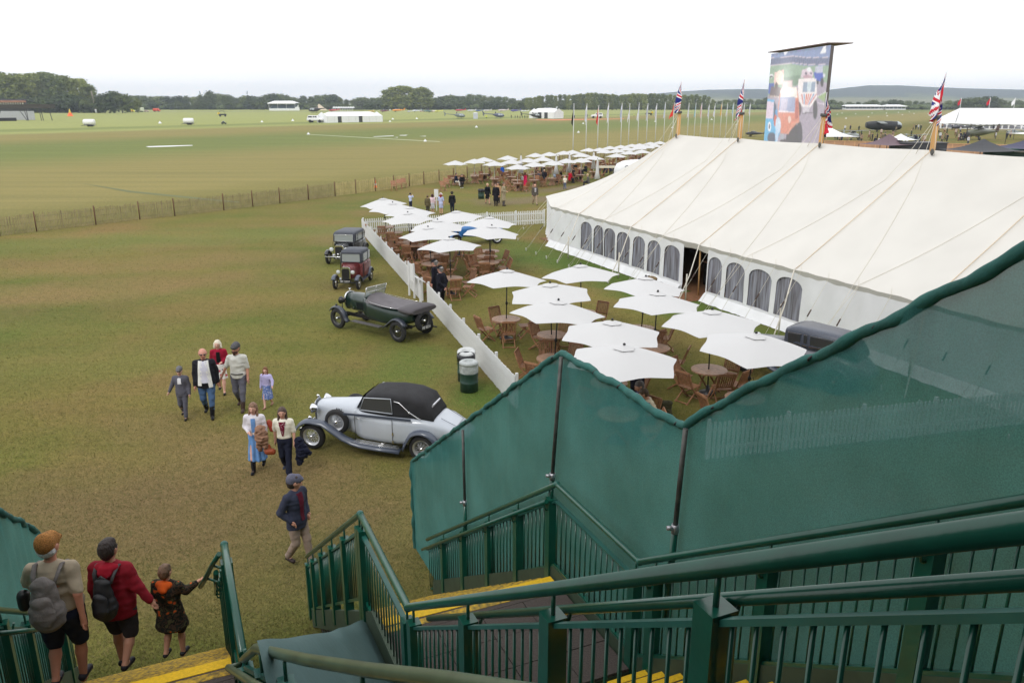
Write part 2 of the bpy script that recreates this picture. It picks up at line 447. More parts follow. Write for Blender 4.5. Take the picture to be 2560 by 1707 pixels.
# ---- railings
BAL = MB(); BAL.tube([(0, 0, 0), (0, 0, 1)], .0085, 6); ME_BAL = BAL.mesh('baluster', M_green)
PST = MB(); PST.box((0, 0, .5), (.1, .1, 1)); ME_POST = PST.mesh('post', M_green)
def railing(label, P0, runs, s_in, posts_k, kstart, kend, top=1.1, hand=True, handrail_pts=None, rtube=.03, bsp=.105, zf=None, ku=None, ke=None, hz=.93):
    zst = zf or globals()["zst"]; KU = ku or globals()["KU"]; KE = ke or globals()["KE"]
    """runs: list of k breakpoints; the rail follows the stair pitch line on the vertical plane through P0"""
    t = thing('stair_railing', label, 'railing')
    brk = sorted(set([kstart, kend] + [b for b in (KU, KE) if kstart < b < kend]))
    def zt(k): return zst(k) + top
    # top rail
    pts = handrail_pts if handrail_pts else [P_(P0, k, zt(k)) for k in brk]
    mb = MB(); mb.tube(pts, rtube, 12); mb.build('top_rail', M_green, t)
    for p in pts[1:-1]:
        c = MB(); c.ell(p, rtube * 1.18, 10, 8); c.build('rail_elbow', M_green_worn, t)
    # panel rails
    for nm, dz, h in (('panel_rail', top - .2, .022), ('bottom_rail', .13, .035)):
        mb = MB()
        for a, b in zip(brk[:-1], brk[1:]): mb.bar(P_(P0, a, zst(a) + dz), P_(P0, b, zst(b) + dz), .045, h)
        mb.build(nm, M_green_worn if nm == 'panel_rail' else M_green, t)
    # posts
    for k in posts_k:
        p = P_(P0, k, zst(k)); o = inst('post', ME_POST, t, p - UP * .15, TH); o.scale = (1, 1, top + .15 - .14)
        st = MB(); st.tube([p + UP * (top - .15), p + UP * (top - .02)], .011, 8); st.build('rail_bracket', M_green, t)
    # balusters
    k = kstart + bsp; nb = 0
    while k < kend - .04:
        if all(abs(k - q) > .075 for q in posts_k) and nb < 290:
            p = P_(P0, k, zst(k) + .13); o = inst('baluster', ME_BAL, t, p); o.scale = (1, 1, top - .2 - .13); nb += 1
        k += bsp
    # graspable handrail on the walking side
    if hand:
        off = E1 * (s_in * .095)
        for (a, b) in hand:
            pts = [P_(P0, a, zst(a) + hz) + off, P_(P0, b, zst(b) + hz) + off]
            if a < KU < b: pts.insert(1, P_(P0, KU, ZL + hz) + off)
            mb = MB(); mb.tube(pts, .024, 10); mb.build('handrail', M_green, t)
            for kk in posts_k:
                if a < kk < b:
                    c = MB(); q = P_(P0, kk, zst(kk) + hz) + off
                    c.tube([q, q - UP * .09 + E1 * (-s_in * .02), q - UP * .11 + E1 * (-s_in * .085)], .011, 6); c.build('handrail_bracket', M_green, t)
    return t
def kp(px, py, P0): return kof(pl(px, py, P0), Vector((0, 0, 0)))
kend = KE + 4.3
railing('green railing on the right of the landing, in front of the green screen', R0, None, -1,
        [KE + .12, KE + 1.0, KE + 1.95, KE + 2.95, KE + 3.9, KU + .05, KU - .25, KU - 1.55, KU - 2.7, KU - 3.8], .6, kend + .5,
        hand=[(KE + .05, kend + .5), (.6, KU - .1)], rtube=.031)
railing('green railing nearest the camera on the right, running from the landing up past the viewer', L0, None, 1,
        [7.14, 7.26, 8.15, 9.05, 9.95, 10.85, 11.45, 5.55, 5.35, 4.07, 2.89, 1.75], .3, 11.55,
        hand=[(.3, KU + .05), (7.3, 11.5)], rtube=.033, zf=lambda k: ZL - .1 + (5.51 - k) * .684 if k < 5.51 else ZL - .1 if k < 7.2 else ZL - .1 - (k - 7.2) * SL, ku=5.51, ke=7.2, hz=.96)
# ---- left staircase railings
railing('green railing at the lower left, on the boy\'s side of the stairs', LR0, None, -1,
        [KU + .07, KE - .05, KE + 1.0, KE + 1.9, KE + 2.8, KE + 3.7], KU, kend, hand=[(KE + .1, kend)], rtube=.031, top=1.18)
railing('green railing at the bottom left, under the tan-capped man\'s hand', LL0, None, 1,
        [KE + .05, KE + 1.0, KE + 1.9, KE + 2.8, KE + 3.7, KU + .3], KU - 1.0, kend, hand=[(KE - .2, kend)], rtube=.031)
# rail of the upper flight curving past the camera
tr = thing('stair_railing', 'worn green handrail curving past the camera over the grey-green tarpaulin', 'railing')
cp = [P_(LR0, KU + .05, ZL + 1.1), pd(640, 1620, 5.0), pd(769, 1649, 3.9), pd(930, 1675, 3.2), pd(1118, 1699, 2.6), Vector((.35, 1.35, H - 1.22)), Vector((.62, .8, H - .9))]
M_olive = mat('green_paint_scuffed', rgb(72, 88, 68), .3, noise_amt=.22, noise_scale=6)
mb = MB(); mb.tube(cp, .031, 14); mb.build('top_rail', M_olive, tr)
for px, py, dp in ((612, 1622, 5.6), (650, 1630, 4.85), (710, 1646, 4.3), (905, 1680, 3.3)):
    p = pd(px, py, dp); mb = MB(); mb.tube([p, p - UP * .14], .011, 8); mb.build('rail_bracket', M_green, tr)
    mb = MB(); mb.box((p.x, p.y, p.z - .14 - .6), (.09, .09, 1.2), rz=TH); mb.build('post', M_green_worn, tr)
mb = MB(); q0 = pd(571, 1668, 5.4); mb.tube([q0, pd(632, 1707, 4.3), pd(800, 1800, 3.0)], .024, 10); mb.build('handrail', M_olive, tr)
mb = MB(); mb.tube([pd(548, 1384, 7.0), pd(530, 1412, 7.25), pd(514, 1444, 7.5), pd(501, 1466, 7.7)], .022, 8); mb.tube([pd(530, 1412, 7.25), pd(556, 1420, 7.2)], .012, 6); mb.tube([pd(514, 1444, 7.5), pd(550, 1455, 7.4)], .012, 6); mb.build('handrail', M_green, tr)
mb = MB(); mb.tube([pd(600, 1660, 5.5), q0, ], .02, 8); mb.build('handrail_return', M_olive, tr)
mb = MB(); mb.bar(pd(615, 1668, 5.5), pd(720, 1720, 4.1), .03, .03); mb.build('panel_rail', M_green_worn, tr)
# ---- tarpaulin over the gap between the two staircases
def fold(x, y, z=0, s=1.0): return noise.noise(Vector((x * s, y * s, z * s)))
M_tarp = mat('tarpaulin', rgb(84, 110, 110), .6, noise_amt=.07, noise_scale=2.5, bump=.25, bump_scale=14, stretch=(1, 1, 1))
e_l = pl(618, 1590, LR0, E1); e_r = pl(912, 1543, L0, E1); e_r.z += .03
rows = []
wl_, wr_ = LR0.dot(E1) + .05, L0.dot(E1) + .0
for j in range(26):
    v = j / 25; row = []
    for i in range(31):
        s = i / 30
        kf = e_l.dot(E2) * (1 - s) + e_r.dot(E2) * s
        k = kf - v * 3.6
        zf = e_l.z * (1 - s) + e_r.z * s
        z = zf - .05 * math.sin(PI * s) + .05 * math.sin(PI * s) * v + v * .28 * s
        if j == 0: z -= .05; k += .01
        z += .006 * math.sin(s * 23 + v * 3 + 2 * fold(s * 3, v * 2)) * (1 - v) ** 2 + .006 * fold(s * 3, v * 2)
        if s > 2: z += .022 * math.exp(-((v - .06) / .06) ** 2) * math.sin((s - .55) * 22)
        p = E1 * (wl_ + (wr_ - wl_) * s) + E2 * k; row.append(Vector((p.x, p.y, z)))
    rows.append(row)
mb = MB(); mb.grid(rows)
tag(mb.build('tarpaulin', M_tarp), 'grey-green tarpaulin stretched over the gap between the two staircases', 'tarpaulin')
# ---- green mesh screens
def screen_material():
    m = bpy.data.materials.new('green_mesh'); m.use_nodes = True; N = m.node_tree.nodes; L = m.node_tree.links
    b = N['Principled BSDF']; b.inputs['Roughness'].default_value = .85; b.inputs['Specular IOR Level'].default_value = .15
    out = N['Material Output']; tcn = N.new('ShaderNodeTexCoord')
    n = N.new('ShaderNodeTexNoise'); n.inputs['Scale'].default_value = 1.4; n.inputs['Detail'].default_value = 6
    L.new(tcn.outputs['Object'], n.inputs['Vector'])
    r = N.new('ShaderNodeValToRGB'); r.color_ramp.elements[0].position = .3; r.color_ramp.elements[0].color = (*rgb(62, 116, 112), 1)
    r.color_ramp.elements[1].position = .7; r.color_ramp.elements[1].color = (*rgb(78, 136, 132), 1)
    L.new(n.outputs['Fac'], r.inputs[0]); 
    n3 = N.new('ShaderNodeTexNoise'); n3.inputs['Scale'].default_value = 120; n3.inputs['Detail'].default_value = 2
    L.new(tcn.outputs['Object'], n3.inputs['Vector'])
    r3 = N.new('ShaderNodeValToRGB'); r3.color_ramp.elements[0].position = .3; r3.color_ramp.elements[0].color = (.8, .8, .8, 1); r3.color_ramp.elements[1].position = .7; r3.color_ramp.elements[1].color = (1.2, 1.2, 1.2, 1)
    L.new(n3.outputs['Fac'], r3.inputs[0])
    mm = N.new('ShaderNodeMixRGB'); mm.blend_type = 'MULTIPLY'; mm.inputs[0].default_value = 1
    L.new(r.outputs[0], mm.inputs[1]); L.new(r3.outputs[0], mm.inputs[2]); L.new(mm.outputs[0], b.inputs['Base Color'])
    n2 = N.new('ShaderNodeTexNoise'); n2.inputs['Scale'].default_value = 2.5; n2.inputs['Detail'].default_value = 4
    mp = N.new('ShaderNodeMapping'); mp.inputs['Scale'].default_value = (1, 1, .35); L.new(tcn.outputs['Object'], mp.inputs[0]); L.new(mp.outputs[0], n2.inputs['Vector'])
    bp = N.new('ShaderNodeBump'); bp.inputs['Strength'].default_value = .35; bp.inputs['Distance'].default_value = .06
    L.new(n2.outputs['Fac'], bp.inputs['Height']); L.new(bp.outputs[0], b.inputs['Normal'])
    tl = N.new('ShaderNodeBsdfTranslucent'); L.new(mm.outputs[0], tl.inputs[0])
    ms = N.new('ShaderNodeMixShader'); ms.inputs[0].default_value = .35; L.new(b.outputs[0], ms.inputs[1]); L.new(tl.outputs[0], ms.inputs[2])
    tp = N.new('ShaderNodeBsdfTransparent'); ms2 = N.new('ShaderNodeMixShader'); ms2.inputs[0].default_value = .11
    L.new(ms.outputs[0], ms2.inputs[1]); L.new(tp.outputs[0], ms2.inputs[2]); L.new(ms2.outputs[0], out.inputs[0])
    return m
M_screen = screen_material()
M_roll = mat('screen_roll', rgb(36, 94, 88), .75, noise_amt=.2, noise_scale=6, bump=.4, bump_scale=25)
RS = R0 + E1 * .13; LS = LL0 - E1 * .13
def green_screen(label, P0, toppix, botz, polepix, kfar, side):
    t = thing('green_screen', label, 'screen')
    T = [pl(x, y, P0) for x, y in toppix]; T.sort(key=lambda p: p.dot(E2))
    ks = [p.dot(E2) for p in T]; zs = [p.z for p in T]
    def ztop(k):
        if k <= ks[0]: return zs[0]
        for a in range(len(ks) - 1):
            if k <= ks[a + 1]: f = (k - ks[a]) / (ks[a + 1] - ks[a]); return zs[a] * (1 - f) + zs[a + 1] * f
        return zs[-1]
    rows = []; nj = 44; k0, k1 = ks[0], ks[-1]; ni = int((k1 - k0) / .045)
    for j in range(nj + 1):
        v = j / nj; row = []
        for i in range(ni + 1):
            k = k0 + (k1 - k0) * i / ni
            zt = ztop(k); zb = botz(k); z = zt + (zb - zt) * v
            lash = .45; ph = (k % lash) / lash
            g_ = .02 * math.exp(-v * 7) * math.cos(2 * PI * ph) + .012 * math.exp(-v * 3.0) * math.sin(k * 21 + 2 * fold(k, v))
            d = g_ + .035 * fold(k * .8, v * 2.5, 3) * math.sin(PI * min(v * 1.2, 1)) + .010 * fold(k * 5, v * 2, 9)
            p = E1 * (P0.dot(E1) + d) + E2 * k; row.append(Vector((p.x, p.y, z)))
        rows.append(row)
    mb = MB(); mb.grid(rows); mb.build('mesh_panel', M_screen, t)
    # rolled and lashed top edge
    pts, rr = [], []
    n = int((k1 - k0) / .03)
    for i in range(n + 1):
        k = k0 + (k1 - k0) * i / n; ph = (k % .45) / .45
        p = E1 * (P0.dot(E1) + .012 * math.sin(k * 9)) + E2 * k; pts.append(Vector((p.x, p.y, ztop(k) + .01 * math.sin(k * 14))))
        rr.append(.028 + .010 * math.sin(PI * ph) ** .6 + .003 * math.sin(k * 40))
    mb = MB(); mb.tube(pts, rr, 12); mb.build('rolled_edge', M_roll, t)
    k = k0 + .2
    while k < k1:
        kk = math.floor(k / .45) * .45
        p = E1 * P0.dot(E1) + E2 * kk; p = Vector((p.x, p.y, ztop(kk) + .01 * math.sin(kk * 14))); mb = MB()
        mb.lathe([(.029, -.008), (.035, 0), (.029, .008)], 12, axis='X', caps=False)
        o = mb.build('lashing', M_black, t); o.location = p; o.rotation_euler = (0, R(rng3.uniform(-50, -30)), TH + PI / 2)
        k += .45
    # hem down the outer end
    zt, zb = ztop(kfar), botz(kfar); pts, rr = [], []
    for i in range(60):
        z = zt + (zb - zt) * i / 59; p = E1 * (P0.dot(E1) + .01 * math.sin(i)) + E2 * (kfar + .01 * math.sin(i * .5)); pts.append(Vector((p.x, p.y, z))); rr.append(.03 + .016 * abs(math.sin(i * .32)))
    mb = MB(); mb.tube(pts, rr, 10); mb.build('end_hem', M_roll, t)
    for (xa, ya, xb, yb) in polepix:
        a = pl(xa, ya, P0 - E1 * .06); b = pl(xb, yb, P0 - E1 * .06)
        mb = MB(); mb.tube([a, b], .021, 10); mb.build('pole', M_galv, t)
        mb = MB(); mb.tube([b + UP * .03, b - UP * .05], .032, 10); mb.tube([b - E1 * .02, b - E1 * .07 + E2 * .02], .02, 8); mb.build('clamp', M_clamp, t)
        mb = MB(); d = (b - a).normalized(); c = b + d * .9; mb.tube([b, c], .028, 10); mb.build('socket', M_green, t)
    return t
rng3 = random.Random(5)
kR = pl(1029, 1154, RS).dot(E2)
top0 = pl(1709, 1061, RS); topA = pl(2560, 610, RS)
slope_t = (topA.z - top0.z) / (top0.dot(E2) - topA.dot(E2))
green_screen('tall green mesh screen on the right, its lashed top edge stepping down with the stairs', RS,
             [(1029, 1154), (1403, 881), (1555, 970), (1680, 1056), (1714, 1062), (1822, 998), (1942, 937), (2088, 869), (2180, 824), (2297, 763), (2430, 700), (2560, 628), (2900, 440)],
             lambda k: zst(k) - .12 if k < KE else zst(KE) - .12 + (pl(1034, 1500, RS).z - zst(KE) + .12) * (k - KE) / (kR - KE), [(1157, 1075, 1162, 1255), (1403, 893, 1381, 1188), (1714, 1072, 1688, 1318)], kR, 1)
kL = pl(114, 1346, LS).dot(E2)
green_screen('small green mesh screen at the lower left edge', LS, [(114, 1346), (60, 1308), (0, 1281), (-120, 1215), (-300, 1110)],
             lambda k: max(zst(k) - .12, .0), [], kL, -1)
# ================================================================ GRANDSTAND: unseen wall and roof added behind the viewer to shade the stairs
gs = thing('grandstand', 'unseen dark grandstand wall and roof added behind the viewer to shade the stairs', 'grandstand')
M_dark = mat('shading_dark', (.03, .035, .035), .8)
mb = MB(); c = -E2 * 3.3
mb.box((c.x, c.y, 7.0), (60, 1.0, 14), rz=TH); mb.build('rear_wall', M_dark, gs)
mb = MB(); c = -E2 * 1.9; mb.box((c.x, c.y, 13.6), (60, 3.4, .3), rz=TH); mb.build('roof', M_dark, gs)
# ================================================================ MARQUEE
TO = Vector((2.0, 46.6, 0))
def TP(k, w, z=0.0): p = TO + E1 * w - E2 * k; return Vector((p.x, p.y, z))
ZE, ZR, WR = 2.3, 6.3, 6.0
KP = [4.1, 9.3, 14.7, 20.3, 25.8, 31.2]
mq = thing('marquee', 'long white pole marquee with arched clear windows along its front and flags on its ridge', 'marquee')
def eave_pts():
    e = []
    poly = [(.5, 12), (-4.2, 10.0), (-5.6, 6), (-4.2, 2.0), (.5, 0), (34.8, 0), (39.5, 2.0), (40.9, 6), (39.5, 10), (34.8, 12), (.5, 12)]
    for (a, b) in zip(poly[:-1], poly[1:]):
        n = max(2, int(math.hypot(b[0] - a[0], b[1] - a[1]) / .43))
        for i in range(n): f = i / n; e.append((a[0] + (b[0] - a[0]) * f, a[1] + (b[1] - a[1]) * f))
    return e
EV = eave_pts(); NV = 16
def ridge_z(k):
    for a, b in zip(KP[:-1], KP[1:]):
        if a <= k <= b: return ZR - .05 * math.sin(PI * (k - a) / (b - a))
    return ZR
rows = []
for j in range(NV + 1):
    v = j / NV; row = []
    for (k, w) in EV:
        kr = min(max(k, KP[0]), KP[-1])
        rk = kr
        zr = ridge_z(rk)
        near = min(abs(k - q) for q in KP)
        sag = .24 if k == kr else .55
        z = zr + (ZE - zr) * v - sag * math.sin(PI * v) * (.55 + .45 * min(near / 2.7, 1)) + .10 * math.exp(-(near / .22) ** 2) * math.sin(PI * min(v * 1.1, 1)) ** .5
        z += .018 * fold(k * .6, v * 4, w) 
        if j == NV: z -= .04 * abs(math.sin(PI * k / 1.3))
        row.append(TP(rk + (k - rk) * v, WR + (w - WR) * v, z))
    row.append(row[0]); rows.append(row)
mb = MB(); mb.grid(rows); mb.build('roof', M_canvas, mq)
# seams over the roof in tan webbing, valance below the eave
M_web = mat('tan_webbing', rgb(214, 196, 170), .9)
for q in KP:
    for sgn, w_e in ((0, 0.0), (1, 12.0)):
        pts = []
        for j in range(NV + 1):
            v = j / NV; z = ridge_z(q) + (ZE - ridge_z(q)) * v - .24 * math.sin(PI * v) * .55 + .10 * math.sin(PI * min(v * 1.1, 1)) ** .5 + .012
            pts.append(TP(q, WR + (w_e - WR) * v, z))
        mb = MB(); mb.tube(pts, .014, 6); mb.build('seam', M_web, mq)
rows = []
for j in range(3):
    row = []
    for i, (k, w) in enumerate(EV + [EV[0]]):
        z = ZE - .04 * abs(math.sin(PI * k / 1.3)) - [0, .14, .27 + .03 * math.sin(i * 1.3)][j]
        kk = k + (.03 if j else .0); ww = w + (.05 * j if w < 6 else -.05 * j)
        row.append(TP(kk, ww, z))
    rows.append(row)
mb = MB(); mb.grid(rows); mb.build('valance', M_canvas, mq)
# front wall with arched openings
def kw(px, py): return -pl(px, py, TO).dot(E2) + TO.dot(E2)
wins = []
for (a, b) in ((1450, 1477), (1482, 1505.6), (1508, 1535.5), (1540, 1572), (1580, 1610), (1617, 1649), (1658, 1697)):
    ym = 575 + (a - 1450) * .265 + 5; wins.append((kw(a, ym), kw(b, ym + 4)))
for (a, b) in ((1769, 1801), (1813, 1859), (1870, 1926), (1937, 2001)):
    ym = 665 + (a - 1769) * .30; wins.append((kw(a, ym), kw(b, ym + 8)))
door = (kw(1705, 650), kw(1766, 665))
M_wall = mat('canvas_wall', (.80, .81, .83), .7, noise_amt=.04, noise_scale=1.5, bump=.5, bump_scale=3, spec=.3)
def wall_pt(k, z, w=0.06):
    o = w + .05 * math.sin(k * 5.2) * (1 - z / 2.4) * .6 + .03 * fold(k * 2, z, 5) - .22 * max(0, .35 - z)
    return TP(k, o, z)
def arch(k, a, b):
    x = (k - a) / (b - a); x = min(max(x, 0), 1)
    zs = 1.62; 
    return zs + (.30 * math.sqrt(max(0, 1 - ((x - .5) / .485) ** 2)) if abs(x - .5) < .485 else 0)
ZB = .42
def wallseg(ka, kb, win=None):
    n = max(2, int((kb - ka) / .06)); mb = MB()
    def col(k, z0, z1, m): return [wall_pt(k, z0 + (z1 - z0) * i / m) for i in range(m + 1)]
    ks = [ka + (kb - ka) * i / n for i in range(n + 1)]
    if win is None: mb.grid([list(x) for x in zip(*[col(k, 0.0, ZE - .1, 12) for k in ks])])
    else:
        mb.grid([list(x) for x in zip(*[col(k, 0.0, ZB, 4) for k in ks])])
        mb.grid([list(x) for x in zip(*[col(k, arch(k, *win), ZE - .1, 4) for k in ks])])
    return mb
M_pvc = mat('clear_window_sheet', (.13, .115, .125), .22, col2=(.48, .50, .60), noise_scale=2.6, noise_amt=.4, stretch=(3.2, 3.2, .22), alpha=.80, spec=.6, bump=.5, bump_scale=4)
edges = sorted(wins + [door]); cur = .5
segs = []
for (a, b) in edges:
    segs.append((cur, a, None)); segs.append((a, b, (a, b))); cur = b
segs.append((cur, 34.8, None))
first = True
for (a, b, w) in segs:
    if w == door: continue
    if b - a < .02: continue
    if w is None and (b - a) > 6: wallseg(a, b).build('wall_panel', M_wall, mq)
    else:
        wo = wallseg(a, b, w).build('wall_panel', M_wall, mq)
        if w:
            n = 20; rows = []
            for j in range(9):
                row = []
                for i in range(n + 1):
                    k = a - .03 + (b - a + .06) * i / n; z = ZB - .04 + (arch(min(max(k, a + .02), b - .02), a, b) + .04 - ZB + .04) * j / 8
                    p = wall_pt(k, z, .11); p += E1 * (.018 * math.sin(i * 1.9 + a * 7) + .01 * fold(i * .4, j * .5, a)); row.append(p)
                rows.append(row)
            wm = MB(); wm.grid(rows); wm.build('window', M_pvc, wo)
# end wall panels (round the near-left end and the far side)
for (a, b) in (((.5, 0), (-4.2, 2.0)), ((-4.2, 2.0), (-5.6, 6)), ((-5.6, 6), (-4.2, 10)), ((-4.2, 10), (.5, 12)), ((.5, 12), (34.8, 12)), ((34.8, 0), (39.5, 2)), ((39.5, 2), (40.9, 6)), ((40.9, 6), (39.5, 10))):
    n = int(math.hypot(b[0] - a[0], b[1] - a[1]) / .1); rows = []
    for j in range(7):
        z = (ZE - .1) * j / 6; row = []
        for i in range(n + 1):
            f = i / n; k = a[0] + (b[0] - a[0]) * f; w = a[1] + (b[1] - a[1]) * f
            cx, cw = (17.6 - k) * .004, (6 - w) * .01
            s = .04 * math.sin(i * .55) * (1 - z / 2.4) - .25 * max(0, .35 - z)
            row.append(TP(k + cx, w + cw + (s if w < 6 else -s), z))
        rows.append(row)
    mb = MB(); mb.grid(rows); mb.build('wall_panel', M_wall, mq)
# gathered skirt lying at the foot of the front wall
for ka, kb_ in ((.5, door[0]), (door[1], 34.8)):
  rows = []
  for j in range(4):
    row = []; nn = int((kb_ - ka) / .066)
    for i in range(nn + 1):
        k = ka + (kb_ - ka) * i / nn
        o = [0.0, -.10, -.24, -.30][j] + .06 * fold(k * 2.3, j, 2); z = [.34, .24, .06, .01][j] + .035 * abs(fold(k * 4, j, 7))
        row.append(TP(k, o, z))
    rows.append(row)
  mb = MB(); mb.grid(rows); mb.build('ground_skirt', M_wall, mq)
# door props, interior floor and bar
mb = MB(); dm = (door[0] + door[1]) / 2 + .05; mb.tube([TP(dm, .3, 0), TP(dm, .25, 2.25)], .035, 8); mb.build('side_pole', M_wood, mq)
struct('marquee_floor', MB().add([TP(-2, .5, .02), TP(36, .5, .02), TP(36, 11.6, .02), TP(-2, 11.6, .02)], [(0, 3, 2, 1)]), mat('coir_matting', rgb(120, 82, 52), .9, noise_amt=.3, noise_scale=12), 'brown matting on the floor inside the marquee')
strip('bark_path', [TP(dm, -1.7), TP(dm, -.6), TP(dm, .6)], 1.5, .014, mat('bark_chips', rgb(128, 88, 58), .95, noise_amt=.45, noise_scale=16, bump=.6, bump_scale=50), 'brown bark chips trodden in front of the marquee doorway')
bt = thing('bar_counter', 'dark bar counter with a pale top just inside the marquee doorway', 'bar counter', TP(dm - .55, 2.2), R(23.6))
mb = MB(); mb.box((0, 0, .52), (.7, 2.4, 1.04)); mb.build('counter_front', M_black, bt)
mb = MB(); mb.box((0, 0, 1.07), (.85, 2.6, .05)); mb.build('counter_top', M_teak2, bt)
# king poles, flag staffs
M_tim = mat('king_pole_timber', rgb(198, 152, 92), .65, noise_amt=.15, noise_scale=4, stretch=(1, 1, .2))
for q in KP[:5]:
    mb = MB(); b = TP(q, WR, 3.0); mb.tube([b, TP(q, WR, 7.5)], [.11, .10], 8); mb.build('king_pole', M_tim, mq)
    mb = MB(); mb.tube([TP(q, WR, 7.42), TP(q, WR, 7.54)], .15, 8); mb.build('pole_collar', M_galv, mq)
    for sg in (-1, 1):
        mb = MB(); mb.tube([TP(q, WR, 7.45), TP(q + .4 * sg, WR - .35, 6.15)], .011, 5)
        mb.build('stay_rope', M_rope, mq)
    mb = MB(); mb.lathe([(.09, -.03), (.13, 0), (.09, .03)], 10, axis='X', c=TP(q + .25, WR - .3, 6.25)); mb.build('pulley', M_galv, mq)
# storm ropes over the roof and down to the eave
def roofz(k, w):
    kr = min(max(k, KP[0]), KP[-1]); v = 1 - w / WR; near = min(abs(k - q) for q in KP)
    return ridge_z(kr) + (ZE - ridge_z(kr)) * v - .24 * math.sin(PI * v) * (.55 + .45 * min(near / 2.7, 1))
for i, q in enumerate(KP):
    for sg, dk in ((-1, 2.6), (1, 2.7)):
        ke = q + sg * dk
        pts = [TP(q, WR, 7.5)]
        for j in range(2, 13):
            f = j / 12; k = q + (ke - q) * f; w = WR * (1 - f); pts.append(TP(k, w, max(roofz(k, w) + .02, 7.5 + (ZE - 7.5) * f * 1.9 if f < .45 else 0)))
        pts.append(TP(ke + .25 * sg, -1.9, 0))
        mb = MB(); mb.tube(pts, .0075, 5); mb.build('storm_rope', M_rope, mq)
# guy ropes with stakes along the front
M_stake = mat('stake_steel', (.62, .62, .60), .5, metal=.3)
k = 1.1; gi = 0
rope_k = []
while k < 34:
    if not (door[0] - .1 < k < door[1] + .1): rope_k.append(k)
    k += 1.3
for k in rope_k:
    mb = MB(); a = TP(k, -.02, ZE - .05); b = TP(k + .5, -2.0, .02); mb.tube([a + UP * .25, a, b], .007, 5)
    mb.build('guy_rope', M_rope, mq)
    mb = MB(); f = .42; p = a.lerp(b, f); q = a.lerp(b, f + .09); mb.tube([p, q], .026, 6); mb.build('rope_slider', mat('slider_brown', rgb(70, 52, 44), .6), mq)
    mb = MB(); mb.tube([b - UP * .1, b + UP * .14 - E1 * .03], .02, 6); mb.ell(b + UP * .14 - E1 * .03, .032, 8, 5); mb.build('stake', M_stake, mq)
for k, w in ((-.8, .7), (-2.6, 1.3), (-4.6, 2.8), (-5.2, 4.6)):
    a = TP(k, w, ZE - .05); b = TP(k - 1.0, w - 1.7, .02); mb = MB(); mb.tube([a, b], .009, 5); mb.build('guy_rope', M_rope, mq)
    mb = MB(); mb.tube([b - UP * .1, b + UP * .14], .02, 6); mb.build('stake', M_stake, mq)
M_spar = mat('white_strap', rgb(205, 200, 188), .8)
for q in KP[:5]:
    mb = MB(); mb.tube([TP(q, -.05, ZE), TP(q + .55, -.85, 1.15), TP(q + 1.3, -2.0, .03)], .024, 8); mb.build('storm_strap', M_spar, mq)
    mb = MB(); mb.tube([TP(q + .45, -.9, 0), TP(q + .45, -.9, 1.2)], .03, 8); mb.build('side_pole', M_spar, mq)
# ---------------------------------------------------------------- Union flags on the ridge
M_red = mat('flag_red', rgb(196, 22, 46), .8); M_blue = mat('flag_blue', rgb(30, 38, 120), .8); M_fw = mat('flag_white', (.82, .82, .84), .8)
def union(u, v):
    x, y = (u * 2 - 1), (v - .5)
    if abs(x) < .1 or abs(y) < .1: return 0
    if abs(x) < .17 or abs(y) < .17: return 2
    d = abs(abs(y) - abs(x) / 2)
    return 0 if d < .04 else 2 if d < .115 else 1
def flag_mesh(seed, L_=1.7, Wd=.95, spread=.34):
    rg = random.Random(seed); a0 = rg.uniform(0, 6); mb = MB(); nu, nv = 44, 26; P = []
    for i in range(nu + 1):
        u = i / nu; row = []
        for j in range(nv + 1):
            v = j / nv
            # hoist runs down the staff; the fly collapses downwards in folds
            x = spread * u * (1 - .45 * u) * (.7 + .5 * math.sin(v * 5 + a0)) * .8 + .05 * math.sin(v * 16 + u * 7 + a0) * u
            y = .10 * math.sin(v * 13 + a0 + u * 4) * min(1, u * 3) + .05 * math.sin(u * 9 + a0)*u
            z = -v * Wd - u * L_ * (.62 + .25 * (1 - v))
            row.append(Vector((x, y, z)))
        P.append(row)
    for i in range(nu):
        for j in range(nv):
            mb.add([P[i][j], P[i + 1][j], P[i + 1][j + 1], P[i][j + 1]], [(0, 1, 2, 3)], union((i + .5) / nu, (j + .5) / nv), True)
    return mb
flag_txt = ['leftmost ridge pole of the marquee', 'second ridge pole of the marquee from the left', 'marquee ridge pole beside the big video screen', 'rightmost visible ridge pole of the marquee']
for i, q in enumerate(KP[:4]):
    zt = [9.15, 9.15, 8.4, 9.1][i]
    t = thing('union_flag', 'limp Union flag on the ' + flag_txt[i], 'flag', TP(q, WR, 7.5), 0, 'Union flags on the marquee ridge')
    mb = MB(); mb.tube([(0, 0, 0), (.12 if i == 3 else .03, 0, zt - 7.5)], .014, 6); mb.build('flag_staff', M_white, t)
    o = flag_mesh(11 + i).build('flag_cloth', [M_red, M_blue, M_fw], t); o.location = (.08 if i == 3 else .02, 0, zt - 7.56); o.rotation_euler = (0, 0, R([200, 170, 20, 185][i])); o.scale = (1.7, 1.3, [.9, .98, .95, 1.0][i])
